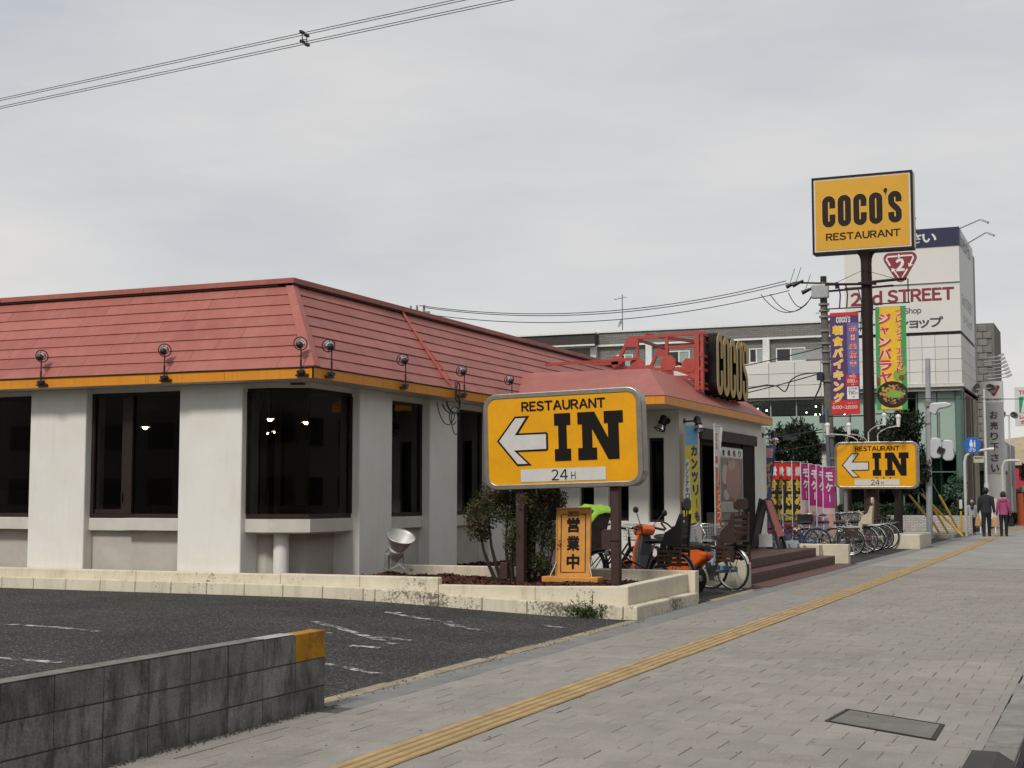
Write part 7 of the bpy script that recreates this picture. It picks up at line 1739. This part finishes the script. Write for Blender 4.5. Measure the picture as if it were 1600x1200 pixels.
def person(lab, loc, rz, h, top, trousers, shoe, hairlen, fem=False, arms=((.27, .05), (-.27, .05)), step=.14, face=True, hood=None, child=False):
    t = thing('person', lab, 'person', loc, None, rz); k = h/1.72; hs = 1.18 if child else 1
    sw = (.165 if fem else .195)*k*(.95 if child else 1)
    # one continuous body: pelvis root, torso, neck, arms with hands, legs with feet
    V = [(0,0,.92*k), (0,0,1.12*k), (0,-.01,1.36*k), (0,0,1.46*k), (0,.01,1.53*k)]; E_ = [(0,1),(1,2),(2,3),(3,4)]; Rr = [(.135*k,.105*k), (.125*k,.095*k), (.115*k,.075*k), (.05*k,.05*k), (.05*k,.05*k)]
    for s, (ax_, ay_) in zip((1, -1), arms):
        b = len(V); V += [(s*sw, 0, 1.385*k), (s*(sw+.045*k), -.02, 1.12*k), (s*(abs(ax_)*k), ay_, .88*k), (s*(abs(ax_)*k), ay_+.02, .78*k)]; E_ += [(2,b),(b,b+1),(b+1,b+2),(b+2,b+3)]; Rr += [.045*k, .042*k, .034*k, .036*k]
    for s, st in ((1, step), (-1, -step)):
        b = len(V); V += [(s*.085*k, 0, .86*k), (s*.09*k, .02+st*.5, .48*k), (s*.09*k, st-.03, .09*k), (s*.10*k, st+.10*k, .035*k)]; E_ += [(0,b),(b,b+1),(b+1,b+2),(b+2,b+3)]; Rr += [.085*k, .056*k, .042*k, (.045*k,.032*k)]
    body = skin_mesh('body', V, E_, Rr, SKIN, t)
    def garment(nm, idx, edges, grow, mat, rad=None):
        return skin_mesh(nm, [V[i] for i in idx], edges, [tuple((x+grow) for x in (Rr[i] if isinstance(Rr[i], tuple) else (Rr[i], Rr[i]))) for i in idx], mat, t)
    jk = MB(); tp = [(.84, 1.02, .98), (.95, 1.0, .96), (1.10, .94, .92), (1.25, 1.0, .98), (1.36, 1.06, 1.0), (1.43, .90, .92), (1.485, .42, .62)]
    n_ = 14; W0 = sw*.98; D0 = (.125 if not fem else .135)*k
    for z, a_, d_ in tp: jk.v += [(W0*a_*math.cos(2*PI*i/n_), D0*d_*math.sin(2*PI*i/n_)-.005, z*k) for i in range(n_)]
    for r_ in range(len(tp)-1):
        for i in range(n_): jk.f.append((r_*n_+i, r_*n_+(i+1) % n_, (r_+1)*n_+(i+1) % n_, (r_+1)*n_+i)); jk.m.append(0)
    jk.f.append(tuple(range(n_-1, -1, -1))); jk.m.append(0); jk.f.append(tuple((len(tp)-1)*n_+i for i in range(n_))); jk.m.append(0)
    for b in (5, 9):
        A = [Vector(V[b]), Vector(V[b+1]), Vector(V[b+2])]; jk.tube([A[0]*.80+Vector((0, 0, .26*k)), A[0]-Vector((0, 0, .02*k)), A[0].lerp(A[1], .5), A[1], A[1].lerp(A[2], .55), A[2].lerp(Vector(V[b+3]), .15)], [.085*k, .086*k, .076*k, .064*k, .055*k, .047*k], 10)
    build('jacket', jk, top, t, raw=True, smooth=True)
    tr = MB()
    tr.lathe([(.0, .74), (.75, .75), (.98, .84), (.96, .95), (.0, .96)], n=14); tr.v = [(x*W0*.96, y*D0*.95, z*k) for x, y, z in tr.v]
    for b in (13, 17): A = [Vector(V[b]), Vector(V[b+1]), Vector(V[b+2])]; tr.tube([A[0], A[0].lerp(A[1], .5), A[1], A[1].lerp(A[2], .5), A[2]-Vector((0, 0, .03*k))], [.098*k, .088*k, .074*k, .066*k, .060*k], 10)
    build('trousers', tr, trousers, t, raw=True, smooth=True)
    for b in (15, 19): 
        a = Vector(V[b]); c = Vector(V[b+1]); build('shoe', MB().hexa([(a.x-.05*k, a.y-.06*k, 0), (a.x+.05*k, a.y-.06*k, 0), (c.x+.05*k, c.y+.07*k, 0), (c.x-.05*k, c.y+.07*k, 0), (a.x-.045*k, a.y-.06*k, .09*k), (a.x+.045*k, a.y-.06*k, .09*k), (c.x+.04*k, c.y+.06*k, .05*k), (c.x-.04*k, c.y+.06*k, .05*k)]), shoe, t, raw=True, bevel=.02)
    hz_ = 1.60*k+(.02 if child else 0)
    hd = build('head', MB().sphere((0, .015, hz_), .105*k*hs, 16, sc=(.82, .98, 1.12)).sphere((0, .13*k*hs, hz_-.01), .018*k, 6).sphere((.085*k*hs, 0, hz_-.01), .024*k, 6, sc=(.5, 1, 1.3)).sphere((-.085*k*hs, 0, hz_-.01), .024*k, 6, sc=(.5, 1, 1.3)), SKIN, t, raw=True, smooth=True)
    if face:
        build('eye', MB().sphere((.035*k, .115*k*hs, hz_+.015), .011*k, 6).sphere((-.035*k, .115*k*hs, hz_+.015), .011*k, 6), HAIR, hd, raw=True); build('mouth', MB().box(-.025*k, .025*k, .105*k*hs, .118*k*hs, hz_-.058*k, hz_-.05*k), mk('lip', (.3,.1,.09), .5), hd, raw=True)
    hm_ = MB().sphere((0, -.012*k, hz_+.025*k), .118*k*hs, 16, sc=(.90, 1.0, 1.05))
    if hairlen: hm_.sphere((0, -.035*k, hz_-.045*k), .115*k*hs, 14, sc=(1.0, .85, .95))
    build('hair', hm_, HAIR, t, raw=True, smooth=True)
    if hood: build('hood', MB().sphere((0, -.085*k, 1.40*k), .13*k, 12, sc=(1.1, .7, .8)), hood[0], t, raw=True, smooth=True); build('hood_trim', MB().sphere((0, -.05*k, 1.475*k), .105*k, 12, sc=(1.15, .8, .42)), hood[1], t, raw=True, smooth=True)
    return t
CH = mk('charcoal_wool', (.020,.021,.026), .85, bump=.2); BT = mk('black_trouser', (.010,.010,.012), .85); PKJ = mk('rose_fleece', (.36,.075,.17), .9, bump=.3); GRJ = mk('grey_jacket', (.36,.37,.38), .8); SHOE = mk('dark_shoe', (.015,.014,.013), .6); FUR = mk('white_fur', (.65,.63,.60), .95); NVT = mk('navy_trouser', (.018,.022,.045), .85)
# local +Y is forward; they walk away down the pavement
person('man in a charcoal jacket walking away with tan shopping bags', (-4.37, 53.9, 0), R(4), 1.74, CH, BT, SHOE, False, face=True)
person('woman in a rose pink fleece walking away beside the man', (-3.80, 54.2, 0), R(4), 1.60, PKJ, BT, SHOE, True, fem=True, arms=((.25, .10), (-.25, .02)), step=.06, hood=(PKJ, FUR))
kid = person('child in a grey jacket and dark scarf walking towards the viewer', (-5.06, 56.2, 0), PI+R(6), 1.32, GRJ, NVT, SHOE, True, child=True, step=.10)
build('scarf', MB().sphere((0, .03, 1.11), .095, 10, sc=(1, .9, .9)).sphere((0, .11, 1.02), .06, 8, sc=(1, .5, 1.4)), HAIR, kid, raw=True, smooth=True)
TAN = mk('tan_paper_bag', (.50,.28,.10), .7, var=.15, scale=12, bump=.6, bscale=15)
def bag(label, x, y, z, w, h, mat):
    t = thing('shopping_bag', label, 'bag', (x, y, z), 'shopping bags carried by the couple')
    build('sack', MB().hexa([(x-w*.5, y-.06, z), (x+w*.5, y-.06, z), (x+w*.5, y+.06, z), (x-w*.5, y+.06, z), (x-w*.32, y-.035, z+h), (x+w*.32, y-.035, z+h), (x+w*.32, y+.035, z+h), (x-w*.32, y+.035, z+h)]), mat, t, bevel=.03)
    build('handle', MB().tube([(x-w*.25, y, z+h), (x, y, z+h+.13), (x+w*.25, y, z+h)], .01, 5), mat, t)
bag("tan shopping bag in the man's left hand", -4.66, 53.9, .36, .22, .34, TAN); bag("tan shopping bag in the man's right hand, beside the woman", -4.08, 53.92, .34, .22, .36, TAN); bag("black handbag at the woman's right side", -3.54, 54.25, .36, .20, .32, BT)
